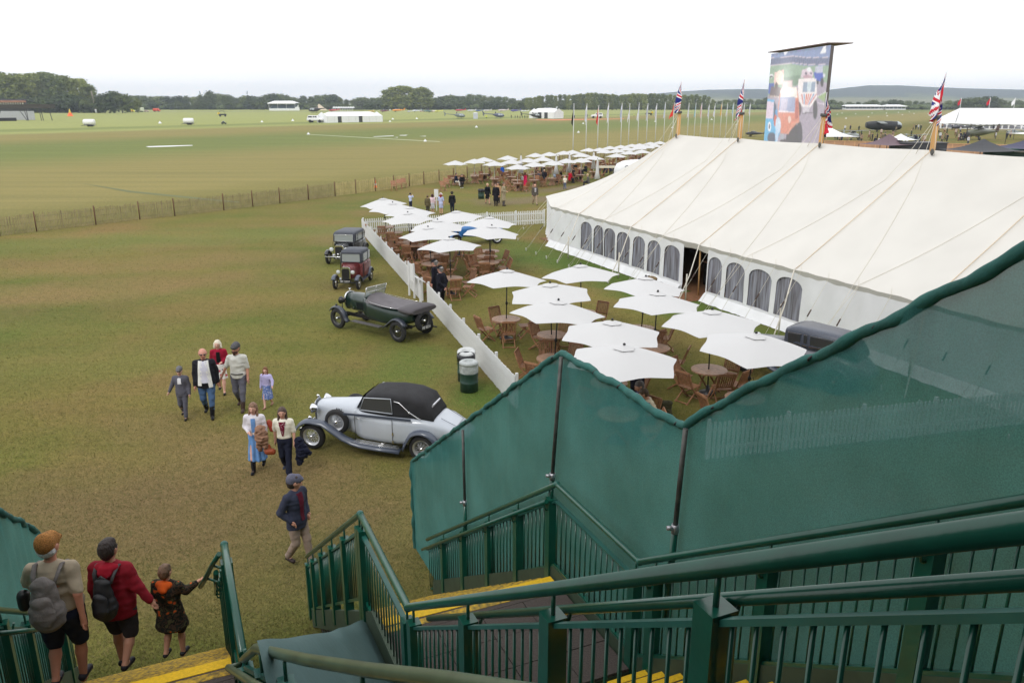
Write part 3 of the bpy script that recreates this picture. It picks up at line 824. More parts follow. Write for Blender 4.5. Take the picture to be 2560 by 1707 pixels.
# ================================================================ VIDEO SCREEN
vs = thing('video_screen', 'giant outdoor video screen showing vintage cars racing, rising behind the marquee', 'video screen')
SA = py_at(1914.5, 300, 68.6); SB = py_at(2058, 300, 58.0); SA.z = SB.z = 0
sd = (SB - SA); SW = sd.length; sx = sd.normalized(); sn = Vector((sx.y, -sx.x, 0))
if sn.dot(-SB) < 0: sn = -sn
SZ0, SZ1 = 4.9, 11.75
def SP(u, v, o=0.0): p = SA + sx * SW * u + sn * o; return Vector((p.x, p.y, SZ1 + (SZ0 - SZ1) * v))
mb = MB(); mb.add([SP(0, 0, .0), SP(1, 0, .0), SP(1, 1, .0), SP(0, 1, .0), SP(0, 0, -.22), SP(1, 0, -.22), SP(1, 1, -.22), SP(0, 1, -.22)], [(0, 3, 2, 1), (4, 5, 6, 7), (0, 1, 5, 4), (1, 2, 6, 5), (2, 3, 7, 6), (3, 0, 4, 7)])
mb.build('cabinet', mat('screen_frame', rgb(96, 90, 88), .5), vs)
mb = MB(); a, b, c_, d_ = SP(-.01, 0, .3), SP(1.01, 0, .3), SP(1.01, 0, -1.5), SP(-.01, 0, -1.5)
for p in (a, b, c_, d_): p.z += .10
mb.add([a, b, c_, d_] + [p + UP * .06 for p in (a, b, c_, d_)], [(0, 3, 2, 1), (4, 5, 6, 7), (0, 1, 5, 4), (1, 2, 6, 5), (2, 3, 7, 6), (3, 0, 4, 7)])
mb.build('canopy', mat('canopy_brown', rgb(120, 100, 92), .7), vs)
for u in (.06, .90):
    mb = MB(); p = SP(u, 1, -.4); mb.bar(Vector((p.x, p.y, 0)), Vector((p.x, p.y, SZ1)), .16, .16); mb.build('leg', M_black, vs)
def zuv(x, y):
    v = .5
    for _ in range(4):
        xl, xr = 125 - 85 * v, 950 - 130 * v; u = (x - xl) / (xr - xl)
        yt = 265 - 135 * u; yb = 1395 + 80 * u; v = (y - yt) / (yb - yt)
    return min(max(u, 0), 1), min(max(v, 0), 1)
POLY = []
def pp(pts, c): POLY.append(([zuv(x, y) for x, y in pts], rgb(*c)))
def pe(cx, cy, rx, ry, c, rot=0, n=20):
    pp([(cx + rx * math.cos(a) * math.cos(rot) - ry * math.sin(a) * math.sin(rot), cy + rx * math.cos(a) * math.sin(rot) + ry * math.sin(a) * math.cos(rot)) for a in [2 * PI * i / n for i in range(n)]], c)
pp([(125, 265), (950, 130), (930, 420), (120, 440)], (136, 152, 192))
for i in range(14):
    x = 150 + i * 56; pe(x, 262 - i * 8, 34, 28, (112 + (i * 37) % 22, 128 + (i * 23) % 16, 168), 0, 9)
pp([(890, 138), (885, 240), (812, 245), (856, 160)], (250, 250, 252)); pp([(320, 235), (390, 222), (350, 275), (325, 268)], (245, 245, 250))
pp([(118, 330), (450, 285), (660, 302), (935, 296), (925, 390), (640, 398), (450, 375), (112, 412)], (112, 120, 152))
for i in range(33):
    f = i / 32; x = 130 + f * 795; yt = 330 - 45 * min(1, f / .4) + (15 if f > .6 else 0); pp([(x, yt), (x + 4, yt), (x + 2, yt + 88), (x - 2, yt + 88)], (78, 86, 112))
for dy in (0, 88): pp([(118, 322 + dy), (450, 278 + dy), (660, 295 + dy), (935, 288 + dy), (935, 296 + dy), (660, 304 + dy), (450, 287 + dy), (118, 331 + dy)], (232, 214, 220))
pp([(110, 425), (450, 384), (640, 405), (928, 398), (905, 640), (60, 1000)], (150, 176, 150))
pp([(330, 560), (560, 520), (560, 640), (330, 680)], (120, 146, 122))
pp([(905, 612), (820, 1470), (40, 1395), (75, 800), (560, 640), (780, 600)], (176, 164, 178))
pp([(890, 730), (790, 800), (875, 870)], (160, 184, 128)); pp([(890, 722), (770, 802), (765, 812), (884, 738)], (240, 238, 240))
pp([(790, 870), (872, 880), (866, 900), (780, 880)], (226, 214, 224))
def face(cx, cy, s, body, white=(245, 240, 240)):
    pass
# distant blue car
pp([(762, 410), (850, 395), (852, 490), (752, 490)], (196, 198, 214)); pp([(740, 488), (850, 484), (862, 530), (836, 600), (760, 590)], (60, 92, 190)); pe(842, 610, 20, 58, (48, 46, 54)); pe(790, 610, 14, 28, (52, 50, 58)); pe(865, 520, 14, 22, (238, 238, 246))
# rider behind
pp([(590, 450), (700, 430), (735, 500), (720, 560), (570, 560)], (226, 206, 216)); pe(678, 448, 26, 34, (246, 246, 248)); pe(640, 500, 16, 14, (60, 60, 84)); pe(705, 495, 14, 13, (60, 60, 84)); pe(660, 545, 60, 26, (196, 158, 170))
# centre white striped car
pe(760, 960, 28, 135, (74, 70, 76)); pe(560, 960, 26, 90, (96, 80, 84))
pp([(540, 570), (770, 560), (785, 800), (700, 940), (590, 930), (530, 800)], (250, 240, 238))
pp([(608, 608), (765, 598), (750, 740), (596, 745)], (150, 166, 188)); pp([(660, 606), (720, 602), (700, 742), (655, 744)], (214, 226, 232))
for i, x in enumerate((580, 612, 645, 672, 702, 735, 765)):
    pp([(x, 765), (x + 15, 763), (640 + (x - 660) * .45 + 8, 900), (640 + (x - 660) * .45, 900)], ((208, 92, 80), (84, 148, 196), (214, 100, 76), (226, 120, 90), (214, 92, 80), (84, 140, 192), (206, 84, 90))[i])
pp([(606, 930), (690, 925), (686, 1005), (604, 1008)], (214, 206, 214)); pp([(600, 1008), (725, 1002), (725, 1016), (600, 1020)], (86, 78, 86))
# left background cars
pp([(185, 500), (330, 460), (330, 640), (180, 660)], (244, 206, 196)); pe(268, 560, 60, 90, (252, 232, 214)); pe(140, 545, 30, 26, (250, 250, 250)); pe(136, 556, 24, 14, (60, 60, 64)); pp([(100, 640), (190, 640), (160, 780), (95, 780)], (70, 96, 176)); pp([(140, 680), (300, 690), (270, 810), (110, 820)], (112, 94, 98)); pe(220, 665, 24, 40, (90, 66, 64))
for i in range(7): pp([(120 + i * 22, 800), (134 + i * 22, 798), (132 + i * 22, 818), (118 + i * 22, 820)], (236, 214, 200))
pp([(320, 600), (458, 590), (462, 700), (300, 720)], (206, 178, 180)); pp([(330, 612), (448, 600), (448, 690), (318, 704)], (236, 214, 208)); 
# big orange car
pe(560, 1290, 42, 170, (80, 76, 84)); pp([(400, 1440), (400, 1220), (520, 1140), (560, 1445)], (70, 66, 72)); pe(455, 1370, 78, 150, (78, 74, 80))
pp([(270, 800), (290, 700), (520, 690), (545, 800), (560, 1110), (400, 1290), (300, 1290), (250, 1010)], (226, 142, 118))
pp([(300, 690), (520, 680), (530, 810), (285, 815)], (254, 244, 232)); pe(400, 745, 120, 60, (255, 252, 244))
pp([(282, 815), (506, 810), (494, 1000), (262, 995)], (168, 176, 206)); pp([(300, 830), (400, 825), (380, 980), (285, 985)], (204, 196, 216))
pp([(262, 990), (496, 996), (494, 1014), (258, 1008)], (250, 238, 240)); pp([(506, 860), (545, 830), (545, 1080), (500, 1100)], (196, 110, 96))
pe(425, 1100, 22, 48, (246, 214, 200)); pp([(300, 1290), (350, 1290), (350, 1370), (296, 1370)], (176, 176, 186)); pe(350, 1390, 60, 26, (84, 76, 80))
pp([(390, 1290), (470, 1150), (560, 1110), (566, 1130), (480, 1180), (410, 1300)], (232, 160, 136))
# light blue car lower left
pp([(75, 840), (190, 850), (225, 950), (200, 1180), (300, 1250), (240, 1420), (40, 1395), (50, 1100)], (104, 184, 226)); pp([(75, 870), (190, 880), (180, 1090), (62, 1095)], (232, 212, 226)); pp([(190, 860), (228, 920), (215, 1130), (186, 1130)], (66, 84, 110))
pe(128, 1200, 26, 62, (246, 246, 250)); pe(128, 1200, 10, 34, (60, 60, 84)); pe(165, 1345, 66, 72, (84, 92, 112)); pe(218, 1120, 24, 80, (214, 102, 78)); pe(260, 1180, 42, 110, (214, 228, 244)); pe(243, 1310, 24, 100, (196, 220, 244)); pe(232, 1010, 20, 40, (90, 160, 210))
import numpy as np
NU, NW = 150, 108
uu, vv = np.meshgrid((np.arange(NU) + .5) / NU, (np.arange(NW) + .5) / NW); img = np.zeros((NW, NU, 3)) + .4
for pts_, c_ in POLY:
    P = np.array(pts_); ins = np.zeros(uu.shape, bool); n = len(P)
    for i in range(n):
        x1, y1 = P[i]; x2, y2 = P[(i + 1) % n]
        if abs(y2 - y1) < 1e-9: continue
        ins ^= ((y1 > vv) != (y2 > vv)) & (uu < (x2 - x1) * (vv - y1) / (y2 - y1) + x1)
    img[ins] = c_
rg_ = np.random.default_rng(8)
def blur(a):
    p = np.pad(a, ((1, 1), (1, 1), (0, 0)), 'edge'); return (p[:-2, 1:-1] + p[2:, 1:-1] + p[1:-1, :-2] + p[1:-1, 2:] + 2 * p[1:-1, 1:-1]) / 6
nz_ = rg_.normal(0, 1, img.shape[:2] + (1,)); 
for _ in range(2): nz_ = blur(nz_)
img = blur(img) * (1 + .14 * nz_) + .01 * rg_.normal(size=img.shape)
glare = np.exp(-((uu - .30) / .12) ** 2 - ((vv - .38) / .22) ** 2)[..., None] * .35  # soft glare painted into the screen picture as a pale patch
img = np.clip(img * .84 + .10 + glare, 0, 1)
mb = MB(); mb.v = [tuple(SP(i / (NU - 1), j / (NW - 1), .015)) for j in range(NW) for i in range(NU)]
mb.f = [[j * NU + i, j * NU + i + 1, (j + 1) * NU + i + 1, (j + 1) * NU + i] for j in range(NW - 1) for i in range(NU - 1)]; mb.m = [0] * len(mb.f); mb.s = [False] * len(mb.f)
md = bpy.data.materials.new('screen_picture'); md.use_nodes = True; nd = md.node_tree.nodes; va = nd.new('ShaderNodeVertexColor'); va.layer_name = 'picture'
bs = nd['Principled BSDF']; bs.inputs['Base Color'].default_value = (.03, .03, .03, 1); bs.inputs['Roughness'].default_value = .5; md.node_tree.links.new(va.outputs[0], bs.inputs['Emission Color']); bs.inputs['Emission Strength'].default_value = .95
o = mb.build('display', md, vs); ca = o.data.color_attributes.new('picture', 'FLOAT_COLOR', 'POINT')
ca.data.foreach_set('color', np.concatenate([img.reshape(-1, 3), np.ones((NU * NW, 1))], 1).astype(np.float32).ravel())
# ================================================================ UMBRELLAS, TABLES, CHAIRS
def canopy_mesh(Rr=1.42, ztop=2.45, zrim=2.04, lod=1):
    mb = MB(); n = 6; sub = 8 if lod else 3; rad = 8 if lod else 3
    rings = []
    for j in range(rad + 1):
        f = j / rad; rg = []
        for i in range(n * sub):
            a = 2 * PI * i / (n * sub); ph = (i % sub) / sub
            edge = 1 - .165 * math.sin(PI * ph) * (.62 + .38 * f)
            r = max(.012, Rr * f * edge)
            z = ztop - (ztop - zrim) * (f ** 1.08) + .05 * math.sin(PI * ph) * f * (1 - .2 * f) * 1.1
            rg.append(Vector((r * math.cos(a), r * math.sin(a), z)))
        rings.append(rg)
    mb.loft(rings, caps=False, sm=False)
    for i in range(len(mb.s)): mb.s[i] = False
    return mb
def make_umbrella(label, lod=1, white_pole=False):
    t = thing('garden_umbrella', label, 'umbrella')
    canopy_mesh(1.42 if lod else 1.28, lod=lod).build('canopy', M_umb, t)
    pm = mat('umbrella_pole_white', (.62, .60, .56), .5) if white_pole else M_black
    mb = MB(); mb.tube([(0, 0, 0.02), (0, 0, 2.4)], .02 if lod else .028, 8); mb.build('pole', pm, t)
    if lod:
        rows = []
        for j in range(4):
            f = j / 3; rows.append([Vector(((.05 + .22 * f) * math.cos(a) * (1 - .12 * math.sin(3 * a) ** 2), (.05 + .22 * f) * math.sin(a) * (1 - .12 * math.sin(3 * a) ** 2), 2.475 - .062 * f)) for a in [2 * PI * i / 24 for i in range(24)]])
        mb = MB(); mb.loft(rows, caps=False); mb.build('vent', M_umb, t)
        mb = MB(); mb.lathe([(.035, 2.49), (.035, 2.52), (.015, 2.54)], 10); mb.build('finial', M_black, t)
        mb = MB(); mb.ell((0, 0, 1.28), (.045, .045, .075), 10, 8); mb.tube([(.03, 0, 1.27), (.11, 0, 1.29), (.12, 0, 1.22)], .009, 6); mb.build('crank', M_black, t)
        for i in range(6):
            a = 2 * PI * i / 6; mb = MB(); mb.tube([(0, 0, 2.40), (1.4 * math.cos(a), 1.4 * math.sin(a), 2.03)], .007, 4); mb.build('rib', M_black, t)
        mb = MB(); mb.lathe([(.24, 0.0), (.24, .05), (.06, .08), (.04, .25)], 16); mb.build('base', M_black, t)
    return t
def make_table(label, lod=1):
    t = thing('round_table', label, 'table')
    mb = MB(); r, n = .50, 12
    if lod:
        for i in range(n):
            y0 = -r + 2 * r * i / n + .004; y1 = -r + 2 * r * (i + 1) / n - .004
            x0 = math.sqrt(max(0, r * r - y0 * y0)); x1 = math.sqrt(max(0, r * r - y1 * y1))
            x0, x1 = max(x0, .05), max(x1, .05)
            v = [(-x0, y0, .715), (x0, y0, .715), (x1, y1, .715), (-x1, y1, .715), (-x0, y0, .738), (x0, y0, .738), (x1, y1, .738), (-x1, y1, .738)]
            mb.add(v, [(0, 3, 2, 1), (4, 5, 6, 7), (0, 1, 5, 4), (1, 2, 6, 5), (2, 3, 7, 6), (3, 0, 4, 7)])
        o = mb.build('tabletop', M_teak2, t); o['kind'] = 'stuff'
        mb = MB(); mb.lathe([(r - .05, .70), (r + .008, .70), (r + .008, .735), (r - .012, .735)], 28, caps=False, sm=False); mb.build('rim', M_teak2, t)
        for s in (-1, 1):
            for sy in (-1, 1):
                mb = MB(); mb.bar((s * .34, sy * .2, .0), (-s * .30, sy * .2, .70), .045, .03); mb.build('leg', M_teak, t)
            mb = MB(); mb.bar((s * .3, -.22, .05), (s * .3, .22, .05), .03, .04); mb.build('stretcher', M_teak, t)
    else:
        mb.lathe([(.05, .70), (r, .70), (r, .735), (.05, .735)], 12, sm=False)
        mb.bar((-.34, 0, 0), (.30, 0, .7), .06, .3); mb.bar((.34, 0, 0), (-.30, 0, .7), .06, .3); mb.build('tabletop', M_teak2, t)
    return t
def make_chair(label, lod=1):
    t = thing('folding_chair', label, 'chair'); w = .23
    B = [(0, -.25, .42), (0, -.40, .90)]
    if lod:
        for s in (-1, 1):
            mb = MB(); mb.bar((s * w, .26, 0), (s * w, -.17, .46), .026, .042); mb.bar((s * w, -.17, .46), (s * w, -.34, .92), .026, .042); mb.build('leg', M_teak, t)
            mb = MB(); mb.bar((s * (w - .03), -.34, 0), (s * (w - .03), .20, .44), .024, .036); mb.build('leg', M_teak, t)
        mb = MB()
        for i in range(7): mb.box((0, -.19 + i * .066, .445), (.44, .054, .018))
        o = mb.build('seat', M_teak, t); o['kind'] = 'stuff'
        mb = MB(); d = Vector((0, -.17, .46)).normalized(); b0 = Vector((0, -.19, .52)); b1 = Vector((0, -.335, .91))
        for i in range(7):
            x = -.18 + i * .06; mb.bar(Vector((x, b0.y, b0.z)), Vector((x, b1.y, b1.z)), .038, .014, up=Vector((0, 1, 0)))
        o = mb.build('backrest', M_teak, t); o['kind'] = 'stuff'
        for p, h in ((b0, .05), (b1, .065)):
            mb = MB(); mb.bar(Vector((-w, p.y, p.z)), Vector((w, p.y, p.z)), .024, h); mb.build('back_rail', M_teak, t)
        mb = MB(); mb.bar((-w, .22, .05), (w, .22, .05), .022, .03); mb.bar((-w, -.31, .03), (w, -.31, .03), .022, .03); mb.build('foot_rail', M_teak, t)
    else:
        mb = MB()
        for s in (-1, 1): mb.bar((s * w, .26, 0), (s * w, -.34, .92), .035, .05); mb.bar((s * w, -.34, 0), (s * w, .20, .44), .035, .045)
        mb.box((0, 0, .445), (.44, .44, .03)); mb.bar((0, -.19, .52), (0, -.335, .91), .42, .02, up=Vector((0, 1, 0)))
        mb.build('frame', M_teak, t)
    return t
random.seed(21)
NEAR = [  # apex pixel, hexagon rotation (deg), descriptor, chair angles
    (1265, 675, 12, 'the umbrella right of the bowler-hatted men', (200, 270, 20, 110)),
    (1458, 662, 5, 'the umbrella close to the stacked sandbags', (30,)),
    (1383, 706, 30, 'the tilted umbrella in the second row', (120, 60)),
    (1608, 694, 10, 'the umbrella just in front of the sandbags and marquee door', (350, 300)),
    (1641, 732, 14, 'the umbrella directly before the marquee doorway', (60, 120, 330)),
    (1386, 753, 2, 'the umbrella above the near end of the picket fence', (170, 240, 300, 40, 100)),
    (1528, 801, 18, 'the central umbrella of the near group', (10, 160, 75, 230)),
    (1553, 863, 16, 'the nearest umbrella, touching the green screen', (330, 20)),
    (1784, 775, 4, 'the umbrella in front of the last marquee windows', (150, 215, 280, 330, 40)),
    (1877, 831, 8, 'the umbrella over the dark grey car', (200,)),
]
LEFT = [
    (963, 495, 6, 'the umbrella at the far left corner of the white fence', (190, 260)),
    (983, 506, 22, 'the second umbrella behind the far fence corner', (210, 270, 330)),
    (1028, 517, 12, 'the umbrella third from the far fence corner', (200, 250, 320)),
    (1025, 531, 0, 'the wide umbrella crossing the back picket fence', (180, 270, 330, 60)),
    (1147, 526, 9, 'the umbrella behind the blue roadster', (300,)),
    (1096, 549, 26, 'the umbrella to the left of the blue roadster', (190, 280)),
    (1223, 542, 13, 'the umbrella at the right beyond the blue roadster', (280,)),
    (1221, 564, 24, 'the umbrella to the right of the blue roadster', (190, 265, 350, 30, 130)),
    (1078, 567, 4, 'the umbrella front-left of the blue roadster', (175, 240, 300, 0)),
    (1126, 595, 17, 'the umbrella over the bowler-hatted men', (165, 215, 275, 330, 35)),
]
U0 = None; T0 = None; C0 = None
def side(a):
    a %= 360
    return 'right' if a < 45 or a >= 315 else 'far' if a < 135 else 'left' if a < 225 else 'near'
def place(kind, maker, loc, rz, label, group, tilt=None, cache={}):
    if kind not in cache:
        cache[kind] = maker(label); o = cache[kind]; o.location = loc; o.rotation_euler = (*(tilt or (0, 0)), rz); o['group'] = group; o['label'] = label; cache[kind + '_0'] = o
        return o
    return dup(cache[kind], loc, rz, label, group, tilt=tilt)
def setting(px, py, rot, desc, chairs, nm, grp):
    b = gp(px, py, 2.47); b.z = 0
    place('umb', lambda l: make_umbrella(l), b, R(rot), 'white garden umbrella, ' + desc, grp + ' umbrellas', tilt=(R(random.uniform(-3.5, 3.5)), R(random.uniform(-3.5, 3.5))))
    place('tab', lambda l: make_table(l), b, R(random.uniform(0, 180)), 'round wooden table under ' + desc, grp + ' tables')
    names = {}
    for a in chairs:
        a2 = R(a + random.uniform(-9, 9)); dist = random.uniform(.72, .92)
        p = b + Vector((math.cos(a2), math.sin(a2), 0)) * dist
        s = side(a); names[s] = names.get(s, 0) + 1
        which = s if names[s] == 1 else 'outer ' + s
        place('cha', lambda l: make_chair(l), p, a2 + PI / 2 + R(random.uniform(-22, 22)), 'folding chair, %s side, under %s' % (which, desc), grp + ' chairs')
for u in NEAR: setting(*u, '', 'near seating area')
for u in LEFT: setting(*u, '', 'fenced seating area')
# extra tables with chairs that stand between umbrellas
for i, (px, py, desc) in enumerate(((1218, 640, 'the table well right of the bowler-hatted men'), (1085, 640, 'the table behind the bowler-hatted men'),
                                    (1018, 604, 'the table beside the long picket fence'), (1056, 612, 'the table second from the long picket fence'))):
    b = gp(px, py, .74); b.z = 0
    place('tab', make_table, b, R(30 * i), 'round wooden table, ' + desc.replace('the table ', ''), 'fenced seating area tables')
    for a in (20, 110, 200, 290):
        a2 = R(a + random.uniform(-12, 12)); p = b + Vector((math.cos(a2), math.sin(a2), 0)) * .8
        place('cha', make_chair, p, a2 + PI / 2 + R(random.uniform(-20, 20)), 'teak folding chair, %s side of %s' % (side(a), desc), 'fenced seating area chairs')
# ---- far seating area
FARU = [(35, 737), (125, 770), (240, 722), (275, 755), (325, 798), (415, 742), (480, 700), (470, 777), (545, 732), (600, 692), (625, 765),
        (725, 682), (748, 748), (800, 675), (875, 743), (880, 700), (940, 657), (985, 722), (1035, 655), (1085, 670), (1125, 640), (1185, 665),
        (1180, 703), (1220, 632), (1280, 650), (1315, 622), (1290, 680), (1380, 618), (1370, 640), (1400, 670), (1475, 605), (1445, 632), (1555, 598), (1510, 622)]
FARU = [(1200 + x * .2891, 180 + y * .2891) for x, y in FARU] + [(1138, 401), (1186, 397)]
fu = make_umbrella('white umbrella in the crowded far seating area beyond the marquee', 0, True); fu['group'] = 'far seating area umbrellas'
ft = make_table('small wooden table in the far seating area', 0); ft['group'] = 'far seating area tables'
fc = make_chair('wooden folding chair in the far seating area', 0); fc['group'] = 'far seating area chairs'
random.seed(4); fbase = []
for i, (px, py) in enumerate(FARU):
    b = gp(px, py, 2.47); b.z = 0; fbase.append(b)
    if i == 0: fu.location = b; ft.location = b
    else: dup(fu, b, random.uniform(0, 6)); dup(ft, b, random.uniform(0, 3))
    for a in range(random.choice((2, 3, 4))):
        an = random.uniform(0, 2 * PI); p = b + Vector((math.cos(an), math.sin(an), 0)) * random.uniform(.75, 1.1)
        if i == 0 and a == 0: fc.location = p; fc.rotation_euler = (0, 0, an + PI / 2)
        else: dup(fc, p, an + PI / 2 + random.uniform(-.4, .4))
LC = ['wooden folding chair, %s of the %s' % (a, b) for a, b in (('left', 'trio against the paling fence'), ('middle', 'trio against the paling fence'), ('right', 'trio against the paling fence'), ('nearest', 'three beside the seated couple'), ('middle', 'three beside the seated couple'), ('farthest', 'three beside the seated couple'),
    ('left', 'pair behind the black-coated woman'), ('right', 'pair behind the black-coated woman'), ('nearest', 'chairs left of the woman in pink'), ('first', 'chairs right of the woman in pink'), ('nearest', 'chairs by the blue-coated person'), ('left-hand', 'chairs behind the drum bin'), ('first', 'chairs before the man in white T-shirt'), ('rear', 'chairs right of the woman in pink'), ('rear', 'chairs left of the woman in pink'))]
for (px, py, rz) in ((985, 477, 200), (998, 473, 190), (1010, 470, 200), (1108, 478, 210), (1117, 470, 200), (1127, 462, 205), (1265, 468, 300), (1280, 478, 280), (1300, 476, 190), (1345, 462, 200), (1245, 440, 20), (1225, 452, 100), (1385, 456, 120), (1340, 440, 90), (1262, 452, 0)):
    dup(fc, gp(px, py), R(rz), LC.pop(0), 'loose chairs on the grass')
for (px, py) in ((1187, 440), (1238, 448), (1275, 440), (1335, 438), (1290, 455)): dup(ft, gp(px, py + 14), R(px))
ME_CL = MB(); ME_CL.lathe([(.02, 2.75), (.09, 2.6), (.13, 2.2), (.16, 1.6), (.30, .95), (.26, .94)], 14)
for i in range(len(ME_CL.v)):
    x, y, z = ME_CL.v[i]; a = math.atan2(y, x); k = 1 + .22 * math.sin(7 * a) * (1 if z < 2.3 else .3); ME_CL.v[i] = (x * k, y * k, z)
cu = thing('folded_umbrella', 'folded white umbrella in the far seating area, leftmost of five', 'umbrella', group='folded umbrellas')
ME_CL.build('cloth', M_umb, cu); mb = MB(); mb.tube([(0, 0, 0), (0, 0, 2.9)], .022, 8); mb.build('pole', M_black, cu)
for i, (x, y) in enumerate(((355, 712), (660, 718), (775, 706), (985, 685), (1018, 750))):
    b = gp(1200 + x * .2891, 180 + y * .2891, 2.85); b.z = 0
    if i == 0: cu.location = b
    else: dup(cu, b, i, 'folded white umbrella in the far seating area, %s from the left' % ('first', 'second', 'third', 'fourth', 'last')[i])
# ================================================================ PICKET FENCES
def picket_mesh(h=.95, w=.072):
    mb = MB(); pts = [(-w / 2, 0.03), (w / 2, 0.03), (w / 2, h - .04), (w * .3, h - .008), (0, h), (-w * .3, h - .008), (-w / 2, h - .04)]
    n = len(pts); mb.add([(x, -.01, z) for x, z in pts] + [(x, .01, z) for x, z in pts], [tuple(range(n)), tuple(reversed(range(n, 2 * n)))] + [(i, i + n, (i + 1) % n + n, (i + 1) % n) for i in range(n)])
    return mb.mesh('picket', M_white)
ME_PK = picket_mesh()
def picket_fence(label, pts, sp=.115, name='picket_fence'):
    t = thing(name, label, 'fence', group=None)
    for a, b in zip(pts[:-1], pts[1:]):
        d = b - a; L_ = d.length; dn = d.normalized(); ang = math.atan2(dn.y, dn.x); n = int(L_ / sp)
        nrm = Vector((-dn.y, dn.x, 0))
        for i in range(n + 1):
            p = a + dn * (i * L_ / n); inst('picket', ME_PK, t, p + Vector((0, 0, random.uniform(-.012, .012))), ang)
        for z in (.28, .74):
            mb = MB(); mb.bar(a + UP * z + nrm * .028, b + UP * z + nrm * .028, .03, .075); mb.build('rail', M_white, t)
        m = max(1, int(L_ / 1.8))
        for i in range(m + 1):
            p = a + dn * (L_ * i / m) + nrm * .07; mb = MB(); mb.box((p.x, p.y, .5), (.075, .075, 1.0), rz=ang); mb.build('post', M_white, t)
    return t
fA, fB = gp(906, 585), gp(1052, 752); fC, fD = gp(1069, 764), gp(1262, 992)
fdir = (fD - fC).normalized()
picket_fence('white picket fence running beside the parked green car and red car', [fA, fB])
picket_fence('white picket fence nearest the camera, behind the two drum bins', [fC, fC + fdir * ((fD - fC).length + .9)])
picket_fence('white picket fence along the back of the fenced seating area', [fA + Vector((.1, .1, 0)), gp(1361, 560)], .135)
fE, fF = gp(1770, 1150), gp(2560, 1062)
picket_fence('white picket fence seen faintly through the green screen', [fE, fE + (fF - fE) * 1.15], .12)
# gate sign board and lectern sign
t = thing('notice_board', 'white notice board on two posts attached to the picket fence', 'notice board', gp(1030, 742), R(118))
for x in (-.3, .3):
    mb = MB(); mb.box((x, 0, .75), (.08, .06, 1.5)); mb.build('post', M_white, t)
mb = MB(); mb.box((0, -.045, 1.05), (.62, .02, .75)); mb.build('board', M_white, t)
mb = MB()
for i, (w, z) in enumerate(((.40, 1.3), (.3, 1.2), (.44, 1.08), (.42, 1.02), (.36, .96), (.42, .88))): mb.box((0, -.058, z), (w, .004, .02))
o = mb.build('printed_lines', mat('print_grey', (.35, .36, .38), .8), t); o['kind'] = 'stuff'
t = thing('lectern_sign', 'white slanted sign on a single post at the gap in the fence', 'sign', gp(1052, 762), R(110))
mb = MB(); mb.box((0, 0, .5), (.10, .08, 1.05)); mb.build('post', M_white, t)
mb = MB(); mb.box((0, 0, 1.08), (.50, .38, .03), M=Matrix.Rotation(R(32), 4, 'X')); mb.build('board', M_white, t)
# ================================================================ CHESTNUT PALING FENCE
def paling(label, pixs, tint, hgt=1.15, sp=.085, posts=None, dark=False):
    P = [gp(*p) for p in pixs]; t = thing('paling_fence', label, 'fence'); mb = MB(); wr = MB()
    for a, b in zip(P[:-1], P[1:]):
        d = b - a; L_ = d.length; dn = d.normalized(); n = int(L_ / sp)
        for i in range(n):
            p = a + dn * (i * sp); h = hgt * random.uniform(.93, 1.05); w = random.uniform(.012, .02); tl = Vector((dn.x, dn.y, 0)) * random.uniform(-.03, .03)
            q = p + tl + UP * h
            mb.add([p - dn * w, p + dn * w, q + dn * w, q - dn * w, p - dn * w + Vector((dn.y, -dn.x, 0)) * .015, q + Vector((dn.y, -dn.x, 0)) * .015], [(0, 1, 2, 3), (0, 4, 5, 3), (4, 1, 2, 5)])
        for z in (.2, .6, .95): wr.tube([a + UP * z, b + UP * z], .006, 4)
        m = max(1, round(L_ / 3.0))
        for i in range(m):
            p = a + dn * (L_ * i / m); o = MB(); o.tube([p, p + UP * (hgt + .14)], .045, 6); o.build('post', M_post, t)
    o = mb.build('pales', tint, t); o['kind'] = 'stuff'
    o = wr.build('wire', M_galv, t); o['kind'] = 'stuff'
    return t
M_post = mat('fence_post_brown', rgb(104, 74, 56), .9)
M_pale1 = mat('weathered_pale', rgb(146, 130, 104), .9, noise_amt=.3, noise_scale=2)
M_pale2 = mat('fresh_pale', rgb(196, 176, 128), .9, noise_amt=.25, noise_scale=2)
random.seed(9)
paling('weathered grey chestnut paling fence crossing the left of the field', [(-160, 608), (0, 590), (92, 579), (240, 562), (350, 549), (437, 540), (560, 526), (700, 509), (838, 491)], M_pale1)
paling('fresher yellow chestnut paling fence leading to the far seating area', [(838, 491), (985, 472), (1060, 461), (1168, 446)], M_pale2)
paling('grey paling fence running behind the far seating area', [(1168, 446), (1300, 426), (1420, 408), (1530, 393), (1690, 372)], M_pale1, sp=.11)
